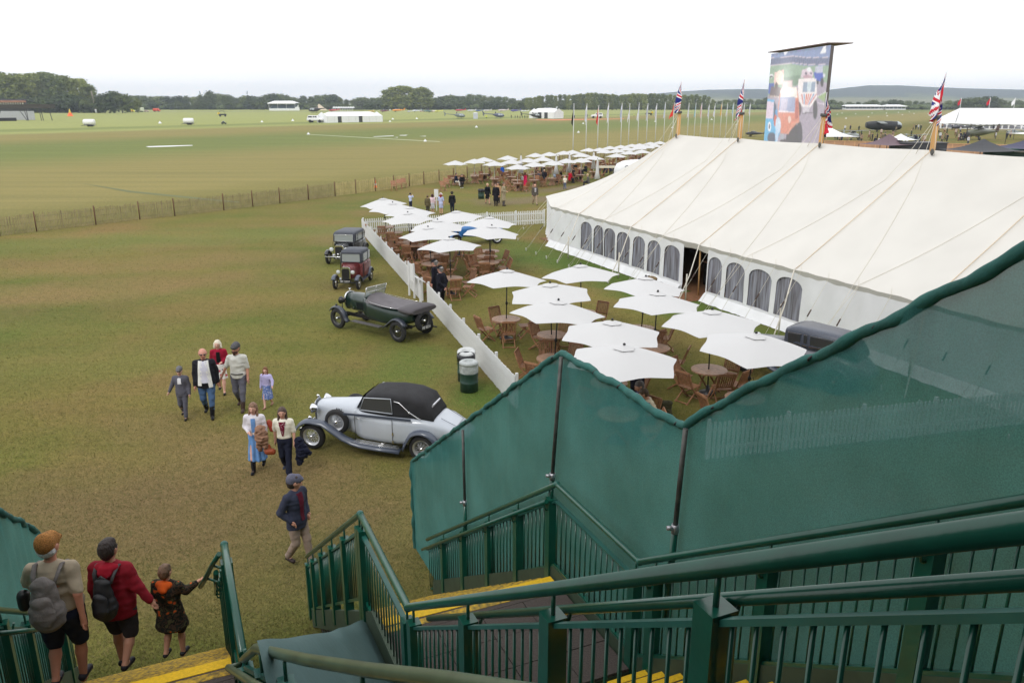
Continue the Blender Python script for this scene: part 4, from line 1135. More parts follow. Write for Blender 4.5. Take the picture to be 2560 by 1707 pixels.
# ================================================================ BINS
M_drum = mat('drum_green', rgb(38, 66, 58), .45, noise_amt=.2, noise_scale=4)
M_film = mat('plastic_film', (.42, .45, .46), .25, noise_amt=.25, noise_scale=9, bump=.6, bump_scale=18, spec=.6)
def drum(label, loc, lid=True, liner=False):
    t = thing('drum_bin', label, 'litter bin', loc)
    mb = MB(); r = .26; mb.lathe([(.02, 0), (r, 0), (r, .26), (r + .012, .275), (r, .29), (r, .53), (r + .012, .545), (r, .56), (r, .62)], 28); mb.build('drum', M_drum, t)
    if lid:
        mb = MB(); mb.lathe([(r + .006, .57), (r + .012, .62), (r + .014, .86)], 28, caps=False); mb.build('plastic_wrap', M_film, t)
        mb = MB(); mb.lathe([(r + .016, .80), (r + .018, .87), (r - .02, .90), (.12, .905), (.11, .86), (.06, .84)], 28); mb.build('lid', mat('lid_grey', (.40, .43, .43), .35, noise_amt=.12, noise_scale=12), t)
        mb = MB(); mb.lathe([(.02, .849), (.10, .872)], 18, caps=True); mb.build('lid_hole', M_film, t)
    if liner:
        mb = MB(); mb.lathe([(r, .55), (r + .018, .66), (r + .02, .80), (r - .01, .83), (r - .03, .70), (.05, .45)], 26); mb.build('bin_liner', mat('bin_liner_black', (.015, .016, .02), .2, bump=.5, bump_scale=15), t)
    return t
drum('green drum bin with a grey plastic-wrapped lid, nearest the camera', gp(1173, 976))
b2 = drum('green drum bin with black liner and its white lid leaning behind it', gp(1166, 950), lid=False, liner=True)
mb = MB(); mb.lathe([(.28, -.03), (.285, .03), (.24, .055), (.12, .06), (.10, .02), (.02, .01)], 28); o = mb.build('lid', mat('lid_white', (.55, .57, .57), .3, noise_amt=.1, noise_scale=9), b2); o.location = (0, .30, .78); o.rotation_euler = (R(12), 0, 0)
drum('green drum bin standing beside the group of people near the far seating area', gp(1203, 497), lid=False, liner=True)
# ================================================================ SANDBAGS by the marquee
M_sack = mat('hessian_sack', rgb(118, 100, 72), .95, noise_amt=.25, noise_scale=14, bump=.5, bump_scale=60)
def sack(loc, rz, lab, sc=1.0):
    mb = MB(); mb.ell((0, 0, .1), (.34, .19, .10), 16, 8)
    for i, (x, y, z) in enumerate(mb.v):
        x2 = max(-.31, min(.31, x)); mb.v[i] = (x2, y * (1 + .12 * fold(x * 6, y * 6, loc[0])), max(0.0, z) + .012 * fold(x * 8, y * 8, 3))
    o = mb.build('sandbag', M_sack); o.location = loc; o.rotation_euler = (0, 0, rz); tag(o, lab, 'sandbag', 'sandbags stacked against the marquee')
sb = TP(13.2, -1.15)
lay = [('front bottom', 0, 0), ('middle bottom', .55, 0), ('rear bottom', 1.1, 0), ('end bottom', 1.6, 0), ('front second-row', .25, 1), ('middle second-row', .85, 1), ('rear second-row', 1.4, 1), ('front third-row', .5, 2), ('rear third-row', 1.1, 2), ('topmost', .8, 3)]
for n_, dk, l in lay:
    p = sb + (-E2) * (dk - 1.0) + E1 * random.uniform(-.05, .05); sack((p.x, p.y, l * .17), TH + PI / 2 + random.uniform(-.15, .15), '%s hessian sandbag in the stack against the marquee wall' % n_)
# ================================================================ VINTAGE CARS
def text_mesh(s, size, depth=.003):
    c = bpy.data.curves.new('txt', 'FONT'); c.body = s; c.size = size; c.extrude = depth; c.align_x = 'CENTER'; c.align_y = 'CENTER'
    o = bpy.data.objects.new('txt', c); me = bpy.data.meshes.new_from_object(o); bpy.data.objects.remove(o); return me
def sect(x, hw, z0, z1, n=4.0, tap=0.0, N=20):
    rg = []; zm, hh = (z0 + z1) / 2, (z1 - z0) / 2
    for i in range(N):
        a = 2 * PI * (i + .5) / N; c, s = math.cos(a), math.sin(a)
        y = hw * math.copysign(abs(c) ** (2 / n), c); z = hh * math.copysign(abs(s) ** (2 / n), s)
        y *= 1 - tap * (z + hh) / (2 * hh); rg.append(Vector((x, y, zm + z)))
    return rg
def body_loft(secs, N=20):
    mb = MB(); mb.loft([sect(*s, N=N) for s in secs]); return mb
def fender(path, y, w, mb=None, crown=.05, th=.018):
    mb = mb or MB(); rings = []
    for i, (x, z) in enumerate(path):
        x0, z0 = path[max(i - 1, 0)]; x1, z1 = path[min(i + 1, len(path) - 1)]
        t = Vector((x1 - x0, 0, z1 - z0)).normalized(); n = Vector((-t.z, 0, t.x)); 
        if n.z < 0 and abs(t.x) > .3: n = -n
        rg = []
        for k in range(7): f = -1 + 2 * k / 6; rg.append(Vector((x, y + f * w / 2, z)) - n * (crown * abs(f) ** 2.5))
        for k in range(6, -1, -1): f = -1 + 2 * k / 6; rg.append(Vector((x, y + f * w / 2 * .96, z)) - n * (crown * abs(f) ** 2.5 + th))
        rings.append(rg)
    mb.loft(rings); return mb
def arc(cx, cz, r, a0, a1, n=10): return [(cx + r * math.cos(R(a0 + (a1 - a0) * i / n)), cz + r * math.sin(R(a0 + (a1 - a0) * i / n))) for i in range(n + 1)]
def wheel(parent, loc, r, tw, rimm, spokes=28, disc=None, rz=0, rx=0):
    w = bpy.data.objects.new('wheel', None); COL.objects.link(w); w.parent = parent; w.location = loc; w.rotation_euler = (rx, 0, rz)
    mb = MB(); ri = r * .66; prof = []
    for i in range(13):
        a = PI * i / 12; prof.append((ri + (r - ri) * (math.sin(a) ** .6 if 0 < i < 12 else 0), -tw / 2 * math.cos(a)))
    mb.lathe(prof, 32, axis='Y', caps=False); mb.build('tyre', M_rubber, w)
    mb = MB(); mb.lathe([(ri + .004, -tw * .42), (ri - .03, -tw * .36), (ri - .035, tw * .36), (ri + .004, tw * .42)], 32, axis='Y', caps=False); mb.build('rim', rimm, w)
    if disc:
        mb = MB(); mb.lathe([(.02, -tw * .18), (ri * .95, -tw * .22), (ri * .95, tw * .22), (.02, tw * .18)], 24, axis='Y'); mb.build('wheel_disc', disc, w)
    else:
        mb = MB()
        for i in range(spokes):
            a = 2 * PI * i / spokes; s = 1 if i % 2 else -1; da = .22 * (1 if (i // 2) % 2 else -1)
            mb.tube([Vector((.05 * math.cos(a + da), s * tw * .42, .05 * math.sin(a + da))), Vector(((ri - .02) * math.cos(a), -s * tw * .05, (ri - .02) * math.sin(a)))], .0042, 4, caps=False)
        o = mb.build('spokes', rimm, w); o['kind'] = 'stuff'
    for s in (-1, 1):
        mb = MB(); mb.lathe([(.055, 0), (.05, s * tw * .5), (.022, s * tw * .62), (.012, s * tw * .66)], 14, axis='Y'); mb.build('hub', M_chrome, w)
    return w
def lamp(parent, loc, r, ang=0, body=None, name='headlight'):
    t = bpy.data.objects.new(name, None); COL.objects.link(t); t.parent = parent; t.location = loc; t.rotation_euler = (0, 0, ang)
    mb = MB(); mb.lathe([(.02, -r * 1.25), (r * .55, -r * 1.0), (r * .92, -r * .3), (r, 0)], 20, axis='X'); mb.build('lamp_shell', body or M_chrome, t)
    mb = MB(); mb.lathe([(r * .96, .002), (r * .7, r * .16), (.01, r * .24)], 20, axis='X'); mb.build('lens', M_lens, t)
M_lens = mat('lamp_lens', (.62, .66, .68), .06, spec=.9, coat=1)
M_dirtyglass = mat('windscreen_glass', (.42, .50, .50), .12, alpha=.62, spec=.8)
def plate(parent, txt, loc, rot, size=.09, w=.52, h=.12):
    mb = MB(); mb.box((0, 0, 0), (w, .012, h)); p = mb.build('number_plate', M_black, parent); p.location = loc; p.rotation_euler = (0, 0, rot)
    me = text_mesh(txt, size * 1.25); me.materials.append(M_white); o = inst('plate_letters', me, p, (0, -.010, -.002), rot=(PI / 2, 0, 0))
def place_car(name, label, Fn, Rn, track, side_sign):
    """Fn, Rn: ground contact of the near front and rear wheels; side_sign: +1 when the near side is the car's left"""
    h = (Fn - Rn); wb = h.length; h.normalize(); left = Vector((-h.y, h.x, 0))
    c = (Fn + Rn) / 2 - left * side_sign * track / 2
    return thing(name, label, 'car', (c.x, c.y, 0), math.atan2(h.y, h.x)), wb
# ---- silver-blue drophead coupe
M_sil = mat('paint_pale_blue_grey', rgb(186, 193, 203), .28, noise_amt=.03, noise_scale=3, coat=.6)
M_slate = mat('paint_slate', rgb(72, 80, 96), .3, coat=.5)
M_hood = mat('black_hood_cloth', (.018, .018, .021), .85, noise_amt=.25, noise_scale=5, bump=.3, bump_scale=80)
t, wb = place_car('vintage_coupe', 'pale grey drophead coupe with black fabric roof and dark wings, parked by the green screen', gp(784, 1121), gp(1057, 1153), 1.30, 1)
hb = wb / 2; r = .335; YT = .65
mb = body_loft([(hb + .10, .20, .42, 1.00, 3), (hb + .02, .25, .40, 1.05, 4), (hb - .5, .34, .38, 1.08, 4), (.42, .47, .36, 1.11, 4), (.30, .52, .34, 1.12, 4)]); mb.build('bonnet', M_sil, t)
mb = body_loft([(.305, .53, .32, 1.11, 5), (.1, .62, .30, 1.06, 5), (-.5, .67, .29, 1.02, 5), (-1.1, .66, .30, 1.02, 5), (-hb, .60, .36, 1.03, 4), (-hb - .45, .54, .42, .92, 3.4), (-hb - .8, .44, .46, .74, 3), (-hb - 1.02, .28, .50, .60, 2.6)]); mb.build('body', M_sil, t)
mb = body_loft([(.22, .50, .95, 1.10, 6, .05), (.06, .53, .95, 1.44, 7, .10), (-.1, .55, .95, 1.49, 7, .12), (-.6, .58, .95, 1.52, 7, .12), (-1.05, .58, .95, 1.50, 6, .12), (-hb + .02, .55, .93, 1.40, 5.5, .12), (-hb - .22, .49, .92, 1.05, 4, .1)], 24); mb.build('fabric_roof', M_hood, t)
for s in (-1, 1):
    mb = MB(); pts = [(.16, 1.10), (.05, 1.40), (-.62, 1.43), (-.66, 1.08)]
    yy = lambda z: s * (.565 - .085 * (z - .95)) + s * .018
    mb.add([(x, yy(z) , z) for x, z in pts] + [(x, yy(z) - s * .012, z) for x, z in pts], [(0, 1, 2, 3), (4, 5, 6, 7), (0, 1, 5, 4), (1, 2, 6, 5), (2, 3, 7, 6), (3, 0, 4, 7)]); mb.build('side_window', M_glass, t)
    mb = MB(); q = [(x, yy(z) + s * .006, z) for x, z in pts]; mb.tube(q + [q[0]], .012, 6); mb.build('window_frame', M_sil, t)
    mb = MB(); mb.tube([(-.72, s * .60, 1.40), (-.85, s * .61, 1.38), (-1.08, s * .62, 1.18), (-1.32, s * .63, 1.05), (-1.38, s * .63, 1.03)], .013, 8); mb.build('landau_iron', M_chrome, t)
    mb = MB(); mb.ell((-1.1, s * .625, 1.17), .028, 8, 6); mb.build('landau_knuckle', M_chrome, t)
    # swept front wing and running board
    P = arc(hb, r + .02, r + .10, 5, 100, 9) + [(hb - .34, .76), (hb - .60, .60), (hb - .86, .44), (hb - 1.1, .35), (.1, .31), (-.25, .29), (-hb + .52, .27)]
    fender(P, s * (YT + .03), .27, crown=.07).build('front_wing', M_slate, t)
    P = [(-hb + .50, .28), (-hb + .45, .42), (-hb + .36, .58)] + arc(-hb, r, r + .12, 50, 172, 10) + [(-hb - .50, .34)]
    fender(P, s * (YT + .02), .26, crown=.07).build('rear_wing', M_slate, t)
    for i in range(4):
        mb = MB(); yb = s * (YT - .06 + i * .055); mb.tube([(.42, yb, .355), (.1, yb, .335), (-.3, yb, .312), (-.86, yb, .294)], .006, 5); mb.build('running_board_strip', M_chrome, t)
    mb = MB(); mb.box((-.30, s * .668, 1.0), (1.7, .02, .055)); mb.build('waist_moulding', M_slate, t)
    for x in (.26, -.68):
        mb = MB(); mb.box((x, s * .672, .66), (.008, .012, .66)); mb.build('door_gap', M_black, t)
    mb = MB(); mb.tube([(.2, s * .69, .93), (.08, s * .70, .92)], .012, 6); mb.build('door_handle', M_chrome, t)
    for z in (.42, .62):
        mb = MB(); mb.box((-.69, s * .682, z), (.03, .02, .07)); mb.build('hinge', M_chrome, t)
    for i in range(6):
        mb = MB(); mb.box((hb - .52 - i * .045, s * (.325 + i * .006), .88), (.012, .05, .2)); mb.build('louvre', M_black, t)
    for x in (hb, -hb): wheel(t, (x, s * YT, r), r, .15, mat('spoke_silver', (.62, .63, .66), .3, metal=.6), 36)
    wheel(t, (hb - .62, s * (YT - .10), .73), r * .93, .14, mat('spoke_silver'), 36)
    lamp(t, (hb + .12, s * .36, .92), .125); lamp(t, (hb + .05, s * YT, .80), .05, name='sidelight')
mb = MB(); mb.loft([sect(hb + .14, .19, .42, 1.06, 3), sect(hb + .17, .17, .45, 1.03, 3)]); mb.build('radiator_grille', M_chrome, t)
mb = MB(); mb.ell((hb + .14, 0, 1.10), (.05, .03, .05), 8, 6); mb.build('radiator_cap', M_chrome, t)
mb = MB(); mb.box((-hb - .12, 0, 1.22), (.03, .46, .11), M=Matrix.Rotation(R(-28), 4, 'Y')); mb.build('rear_window', mat('pale_pane', (.62, .63, .68), .3), t)
mb = MB(); mb.tube([(hb + .38, -.62, .42), (hb + .40, 0, .42), (hb + .38, .62, .42)], .022, 8); mb.build('bumper', M_chrome, t)
mb = MB(); mb.tube([(-hb - .35, -.3, .975), (-hb - .72, -.27, .80), (-hb - .72, .27, .80), (-hb - .35, .3, .975)], .006, 5); mb.build('boot_lid_seam', M_slate, t)
mb = MB(); mb.loft([[Vector((.30, y, 1.08)) for y in (-.48, .48)], [Vector((.10, y, 1.44)) for y in (-.45, .45)]], caps=False, closed=False); mb.build('windscreen', M_glass, t)
# ---- dark green tourer
M_brg = mat('paint_dark_green', rgb(17, 42, 36), .35, coat=.4, noise_amt=.12, noise_scale=3)
M_ton = mat('grey_tonneau_cloth', rgb(98, 94, 98), .7, noise_amt=.12, noise_scale=3, bump=.3, bump_scale=12)
t, wb = place_car('vintage_tourer', 'dark green open tourer with grey tonneau cover and folding windscreen, beside the fence', gp(847, 820), gp(996, 855), 1.38, 1)
hb = wb / 2; r = .385; YT = .69
mb = MB(); mb.loft([sect(x, w, .62, z1, 2.7, N=24) for x, w, z1 in ((hb - .02, .27, 1.25), (hb - .4, .31, 1.28), (hb - 1.0, .40, 1.30), (.36, .46, 1.32))]); mb.build('bonnet', M_brg, t)
for i in range(6):
    x = hb - .16 - i * .14; w = .285 + .11 * i / 6
    mb = MB(); mb.lathe([(w * 1.0, -.004), (w * 1.0, .004)], 4, axis='X', caps=False)
mb = body_loft([(.37, .48, .50, 1.28, 3.2), (0, .58, .48, 1.22, 4), (-.6, .63, .46, 1.16, 4.5), (-1.1, .64, .48, 1.14, 4), (-1.55, .62, .55, 1.14, 4), (-1.9, .55, .66, 1.12, 3.2), (-2.0, .45, .75, 1.08, 3)]); mb.build('body', M_brg, t)
rows = []
for i in range(25):
    f = i / 24; x = .22 - f * 2.25; wd = .52 + .14 * math.sin(PI * min(f * 1.1, 1)); row = []
    for k in range(15):
        g_ = -1 + 2 * k / 14; zc = 1.40 - .22 * f - .10 * math.sin(PI * f) + (.05 if f > .8 else 0)
        z = zc - (zc - 1.16 + .02) * abs(g_) ** 3 + .015 * fold(x * 4, g_ * 3, 1); row.append(Vector((x, g_ * wd, z)))
    rows.append(row)
mb = MB(); mb.grid(rows); mb.build('tonneau_cover', M_ton, t)
mb = body_loft([(-1.50, .64, 1.04, 1.21, 3), (-1.75, .69, 1.0, 1.24, 3), (-2.05, .69, .99, 1.23, 3), (-2.16, .62, 1.02, 1.19, 2.6)]); mb.build('folded_hood', mat('hood_bag', rgb(76, 72, 76), .7, bump=.4, bump_scale=10), t)
mb = MB(); mb.add([(.26, -.50, 1.30), (.26, .50, 1.30), (.14, .50, 1.66), (.14, -.50, 1.66)], [(0, 1, 2, 3)]); mb.build('windscreen', M_dirtyglass, t)
for a, b in (((.26, -.5, 1.28), (.14, -.5, 1.67)), ((.26, .5, 1.28), (.14, .5, 1.67)), ((.14, -.5, 1.67), (.14, .5, 1.67)), ((.2, -.5, 1.48), (.2, .5, 1.48)), ((.26, 0, 1.3), (.14, 0, 1.67))):
    mb = MB(); mb.tube([a, b], .011, 6); mb.build('windscreen_frame', M_chrome, t)
mb = MB(); mb.loft([sect(hb + .0, .29, .60, 1.28, 2.6), sect(hb + .07, .29, .60, 1.28, 2.6), sect(hb + .09, .24, .66, 1.22, 2.6)]); mb.build('radiator', M_chrome, t)
mb = MB(); mb.loft([sect(hb + .092, .22, .68, 1.18, 2.6), sect(hb + .10, .22, .68, 1.18, 2.6)]); mb.build('radiator_core', M_black, t)
mb = MB(); mb.ell((hb + .05, 0, 1.33), .035, 8, 6); mb.tube([(hb + .05, -.07, 1.38), (hb + .05, .07, 1.38)], .012, 6); mb.build('radiator_cap', M_chrome, t)
for s in (-1, 1):
    P = arc(hb, r, r + .09, 32, 165, 12) + [(hb - r - .12, .42), (hb - r - .22, .36)]
    fender(P, s * YT, .22, crown=.05).build('front_wing', M_slate2 if 'M_slate2' in globals() else mat('paint_dark_slate', rgb(52, 58, 70), .35, coat=.3), t)
    P = [(-hb + r + .30, .44), (-hb + r + .16, .56)] + arc(-hb, r, r + .09, 48, 150, 9)
    fender(P, s * YT, .24, crown=.05).build('rear_wing', mat('paint_dark_slate'), t)
    mb = MB(); mb.box((.05, s * .66, .40), (1.45, .2, .03)); mb.build('running_board', mat('worn_board', rgb(92, 90, 90), .7), t)
    mb = MB(); mb.bar((hb + .3, s * .33, .52), (-hb - .35, s * .36, .52), .06, .12); mb.build('chassis_rail', M_black, t)
    for x in (hb, -hb): wheel(t, (x, s * YT, r), r, .15, mat('spoke_black', (.05, .05, .05), .4), 30)
    lamp(t, (hb + .16, s * .36, .98), .14, body=mat('lamp_black', (.012, .012, .012), .3)); mb = MB(); mb.tube([(hb + .1, s * .36, .55), (hb + .1, s * .36, .86)], .016, 6); mb.build('lamp_bracket', M_black, t)
    mb = MB(); mb.ell((hb + .05, s * YT, .87), (.05, .04, .05), 8, 6); mb.build('sidelight', mat('lamp_black'), t)
    for i in range(10):
        mb = MB(); mb.box((.75 - i * .04, s * (.445 - .0), .92), (.012, .03, .26)); mb.build('louvre', mat('louvre_dark', (.01, .02, .018), .5), t)
    for x in (1.15, .95, .62):
        mb = MB(); mb.box((x, s * .42, .80), (.02, .03, .09)); mb.build('bonnet_catch', M_chrome, t)
    mb = MB(); mb.tube([(.3, s * .50, 1.27), (-.2, s * .62, 1.20), (-.9, s * .645, 1.16), (-1.4, s * .64, 1.16)], .007, 5); mb.build('cover_beading', M_chrome, t)
wheel(t, (-hb - .56, 0, .72), r, .17, mat('spoke_black'), 30, rz=PI / 2)
plate(t, 'XE 8231', (-hb - .70, 0, .50), -PI / 2, .10)
mb = MB(); mb.tube([(-.1, -.70, .33), (-1.5, -.66, .35), (-2.25, -.5, .40)], .03, 8); mb.build('exhaust_pipe', M_black, t)
for x in (hb, -hb):
    mb = MB(); mb.tube([(x, -YT, r), (x, YT, r)], .03, 8); mb.build('axle', M_black, t)
# ---- small maroon and black saloon
def small_saloon(name, label, Fn, Rn, track, sgn, low, up, wng, roofh, txt, lamps=.095, wide=False, r=.30, hbx=None):
    t, wb = place_car(name, label, Fn, Rn, track, sgn); hb = wb / 2; YT = track / 2; k = track / 1.06; bw = YT - (.0 if not wide else .02)
    zt = roofh
    body_loft([(hb + .02, .20 * k, .42, .98 * (zt / 1.58), 4), (hb - .35, .27 * k, .40, 1.02 * (zt / 1.58), 4), (hb - .78, .40 * k, .38, 1.06 * (zt / 1.58), 4)]).build('bonnet', low, t)
    body_loft([(hb - .77, .42 * k, .34, 1.06 * zt / 1.58, 6), (hb - .9, .50 * k, .33, 1.06 * zt / 1.58, 7), (-.5 * hb, .54 * k, .33, 1.06 * zt / 1.58, 8), (-hb - .05, .53 * k, .36, 1.06 * zt / 1.58, 7), (-hb - .30, .49 * k, .46, 1.02 * zt / 1.58, 5)]).build('body', low, t)
    cab = [(hb - .80, .50 * k, 1.03 * zt / 1.58, zt - .06, 9, .06), (hb - .95, .52 * k, 1.03 * zt / 1.58, zt, 9, .06), (0, .53 * k, 1.03 * zt / 1.58, zt + .02, 9, .06), (-hb, .52 * k, 1.03 * zt / 1.58, zt, 8, .06), (-hb - .24, .49 * k, 1.03 * zt / 1.58, zt - .10, 6, .06)]
    body_loft(cab, 28).build('cabin', up, t)
    zb, zw = 1.10 * zt / 1.58, zt - .13
    mb = MB(); x = hb - .785; mb.add([(x + .02, -.42 * k, zb), (x + .02, .42 * k, zb), (x - .0, .41 * k, zw), (x - .0, -.41 * k, zw), (x - .03, -.42 * k, zb), (x - .03, .42 * k, zb), (x - .05, .41 * k, zw), (x - .05, -.41 * k, zw)], [(0, 1, 2, 3), (7, 6, 5, 4), (0, 4, 5, 1), (1, 5, 6, 2), (2, 6, 7, 3), (3, 7, 4, 0)]); mb.build('windscreen', mat('pale_glass', (.30, .33, .33), .1, spec=.8, coat=.4), t)
    mb = MB(); mb.tube([(x + .028, -.43 * k, zb - .01), (x + .028, .43 * k, zb - .01), (x + .008, .42 * k, zw + .01), (x + .008, -.42 * k, zw + .01), (x + .028, -.43 * k, zb - .01)], .014, 6); mb.build('windscreen_frame', M_chrome if wide else up, t)
    for s in (-1, 1):
        for (a, b) in ((hb - .96, .06), (0.0, -hb * .62), (-hb * .70, -hb - .08)):
            if a < b: a, b = b, a
            yo = .515 * k + .012
            mb = MB(); mb.box(((a + b) / 2, s * yo, (zb + zw) / 2), (a - b - .07, .02, zw - zb), M=Matrix.Rotation(R(-3.2 * s), 4, 'X')); mb.build('side_window', mat('pale_glass'), t)
        P = arc(hb, r, r + .07, 28, 150, 10) + [(hb - r - .12, .36), (hb - r - .25, .30)]
        fender(P, s * YT, .20, crown=.05).build('front_wing', wng, t)
        P = [(-hb + r + .18, .32)] + arc(-hb, r, r + .07, 35, 165, 9)
        fender(P, s * YT, .20, crown=.05).build('rear_wing', wng, t)
        mb = MB(); mb.box((0, s * (YT - .02), .31), (2 * hb - 2 * r - .4, .18, .025)); mb.build('running_board', wng, t)
        for xx in (hb, -hb): wheel(t, (xx, s * YT, r), r, .11 if not wide else .14, mat('spoke_cream', (.26, .24, .17), .4), 20)
        lamp(t, (hb + .12, s * .33 * k, .80 * zt / 1.58), lamps)
        for xx in (hb - .86, .03, -hb * .66):
            mb = MB(); mb.box((xx, s * (.532 * k), .70), (.008, .02, .62)); mb.build('door_gap', M_black, t)
    z1 = 1.0 * zt / 1.58
    mb = MB(); mb.loft([sect(hb + .02, .215 * k, .40, z1 + .02, 5), sect(hb + .10, .215 * k, .40, z1 + .02, 5)]); mb.build('radiator_shell', M_chrome, t)
    mb = MB(); mb.loft([sect(hb + .101, .17 * k, .45, z1 - .05, 6), sect(hb + .11, .17 * k, .45, z1 - .05, 6)]); mb.build('radiator_core', M_black, t)
    for xx in (hb, -hb):
        mb = MB(); mb.tube([(xx, -YT, r), (xx, YT, r)], .025, 8); mb.build('axle', M_black, t)
    plate(t, txt, (hb + .22, 0, .40 if not wide else .36), PI / 2, .10 if not wide else .09)
    if wide:
        mb = MB(); mb.tube([(hb + .36, -.66, .44), (hb + .38, 0, .44), (hb + .36, .66, .44)], .025, 8); mb.build('bumper', M_chrome, t)
        mb = MB(); mb.ell((hb + .25, .0, .55), .06, 10, 8); mb.build('fog_lamp', M_chrome, t)
    return t
M_maroon = mat('paint_maroon', rgb(108, 40, 42), .35, coat=.4, noise_amt=.08, noise_scale=4)
M_roofgrey = mat('roof_leathercloth', rgb(66, 70, 80), .55, noise_amt=.12, noise_scale=5)
M_blackp = mat('paint_black', (.016, .017, .021), .22, coat=.6)
small_saloon('vintage_saloon', 'small maroon saloon with dark roof, upright chrome radiator and plate BY 5537', gp(897, 724), gp(926, 702) + Vector((0, .1, 0)), 1.06, 1, M_maroon, M_roofgrey, M_slate, 1.58, 'BY 5537')
Fn = gp(821, 660) + Vector((1.24, -.1, 0)); 
small_saloon('vintage_saloon', 'glossy black saloon with big chrome headlights, farthest of the cars by the fence', Fn, Fn + Vector((.28, 2.5, 0)), 1.24, 1, M_blackp, M_roofgrey, M_blackp, 1.52, 'XJ 7172', .12, True, r=.34)
# ---- dark grey saloon beside the marquee
hE = Vector((-.72, .69, 0)).normalized(); Fn = gp(1862, 930)
t, wb = place_car('vintage_saloon', 'dark grey saloon with chrome hubcap, half hidden behind the green screen', Fn, Fn - hE * 2.75, 1.36, 1)
hb = wb / 2; r = .36; YT = .68
M_gr = mat('paint_grey', rgb(112, 114, 122), .35, coat=.4, noise_amt=.05, noise_scale=3); M_dg = mat('paint_dark_grey', rgb(66, 72, 86), .4, coat=.4, noise_amt=.18, noise_scale=30)
body_loft([(hb + .15, .22, .42, 1.08, 3), (hb - .4, .34, .38, 1.12, 4), (hb - 1.02, .50, .36, 1.15, 4)]).build('bonnet', M_gr, t)
body_loft([(hb - 1.0, .52, .33, 1.15, 5), (hb - 1.2, .62, .30, 1.12, 6), (-.3, .68, .30, 1.1, 6), (-hb, .64, .34, 1.1, 5), (-hb - .5, .55, .42, .98, 3.5), (-hb - .85, .40, .5, .7, 3)]).build('body', M_gr, t)
body_loft([(hb - 1.08, .54, 1.05, 1.60, 8, .12), (hb - 1.25, .58, 1.05, 1.68, 7, .14), (-.1, .62, 1.05, 1.72, 6, .14), (-hb + .1, .60, 1.05, 1.66, 5, .14), (-hb - .35, .52, 1.05, 1.42, 4, .14), (-hb - .5, .46, 1.0, 1.15, 4, .1)], 28).build('cabin', M_dg, t)
for s in (-1, 1):
    for a, b in ((hb - 1.22, hb - 1.60), (hb - 1.70, -.42), (-.52, -1.25)):
        mb = MB(); mb.box(((a + b) / 2, s * .590, 1.36), (a - b, .02, .30), M=Matrix.Rotation(R(-7.5 * s), 4, 'X')); mb.build('side_window', M_glass, t)
        mb = MB(); 
        for z in (1.205, 1.515): mb.box(((a + b) / 2, s * (.611 - (z - 1.2) * .13), z), (a - b + .03, .015, .018))
        mb.build('window_trim', M_chrome, t)
    P = arc(hb, r, r + .11, 8, 100, 9) + [(hb - .36, .78), (hb - .62, .58), (hb - .9, .40), (hb - 1.15, .32), (-hb + .6, .28)]
    fender(P, s * YT, .30, crown=.08).build('front_wing', M_dg, t)
    P = [(-hb + .55, .3), (-hb + .42, .55)] + arc(-hb, r, r + .12, 50, 170, 9); fender(P, s * YT, .28, crown=.08).build('rear_wing', M_dg, t)
    for x in (hb, -hb): wheel(t, (x, s * YT, r), r, .16, M_black, disc=M_blackp)
    mb = MB()
    for i in range(2):
        pass
    mb.box((hb - 1.66, s * .665, .72), (.008, .05, .72)); mb.build('door_gap', M_black, t)
    lamp(t, (hb + .2, s * .38, .92), .12)
mb = MB(); mb.add([(hb - 1.06, -.46, 1.17), (hb - 1.06, .46, 1.17), (hb - 1.14, .44, 1.54), (hb - 1.14, -.44, 1.54), (hb - 1.10, -.46, 1.17), (hb - 1.10, .46, 1.17), (hb - 1.18, .44, 1.54), (hb - 1.18, -.44, 1.54)], [(0, 1, 2, 3), (7, 6, 5, 4), (0, 4, 5, 1), (1, 5, 6, 2), (2, 6, 7, 3), (3, 7, 4, 0)]); mb.build('windscreen', M_glass, t)
mb = MB(); mb.loft([sect(hb + .16, .21, .42, 1.1, 3), sect(hb + .2, .19, .45, 1.06, 3)]); mb.build('radiator_grille', M_chrome, t)
# ---- blue roadster among the umbrellas
M_bl = mat('paint_bright_blue', rgb(48, 112, 176), .3, coat=.5)
Fn = gp(1140, 618); t, wb = place_car('vintage_roadster', 'bright blue vintage roadster glimpsed between the white umbrellas', Fn, Fn + Vector((2.35, 1.2, 0)), 1.2, 1)
hb = wb / 2; r = .36; YT = .6
body_loft([(hb, .22, .5, 1.05, 3), (hb - .9, .38, .46, 1.12, 3.4), (.1, .44, .44, 1.14, 4), (-.5, .46, .44, 1.08, 4), (-1.2, .38, .5, 1.1, 3), (-1.9, .16, .6, .9, 2.4)]).build('body', M_bl, t)
mb = MB(); mb.loft([sect(hb + .01, .24, .45, 1.12, 3), sect(hb + .08, .24, .45, 1.12, 3)]); mb.build('radiator', mat('radiator_green', rgb(86, 108, 84), .4), t)
mb = MB(); mb.ell((-.25, 0, 1.08), (.5, .36, .08), 14, 6); mb.build('cockpit', M_black, t)
for s in (-1, 1):
    fender(arc(hb, r, r + .08, 20, 160, 10), s * YT, .2).build('front_wing', M_bl, t); fender(arc(-hb, r, r + .08, 20, 160, 10), s * YT, .2).build('rear_wing', M_bl, t)
    for x in (hb, -hb): wheel(t, (x, s * YT, r), r, .12, mat('spoke_silver'), 24)
    lamp(t, (hb + .2, s * .3, 1.0), .14)
mb = MB(); mb.add([(.2, -.36, 1.1), (.2, .36, 1.1), (.1, .34, 1.36), (.1, -.34, 1.36)], [(0, 1, 2, 3)]); mb.build('windscreen', M_dirtyglass, t)
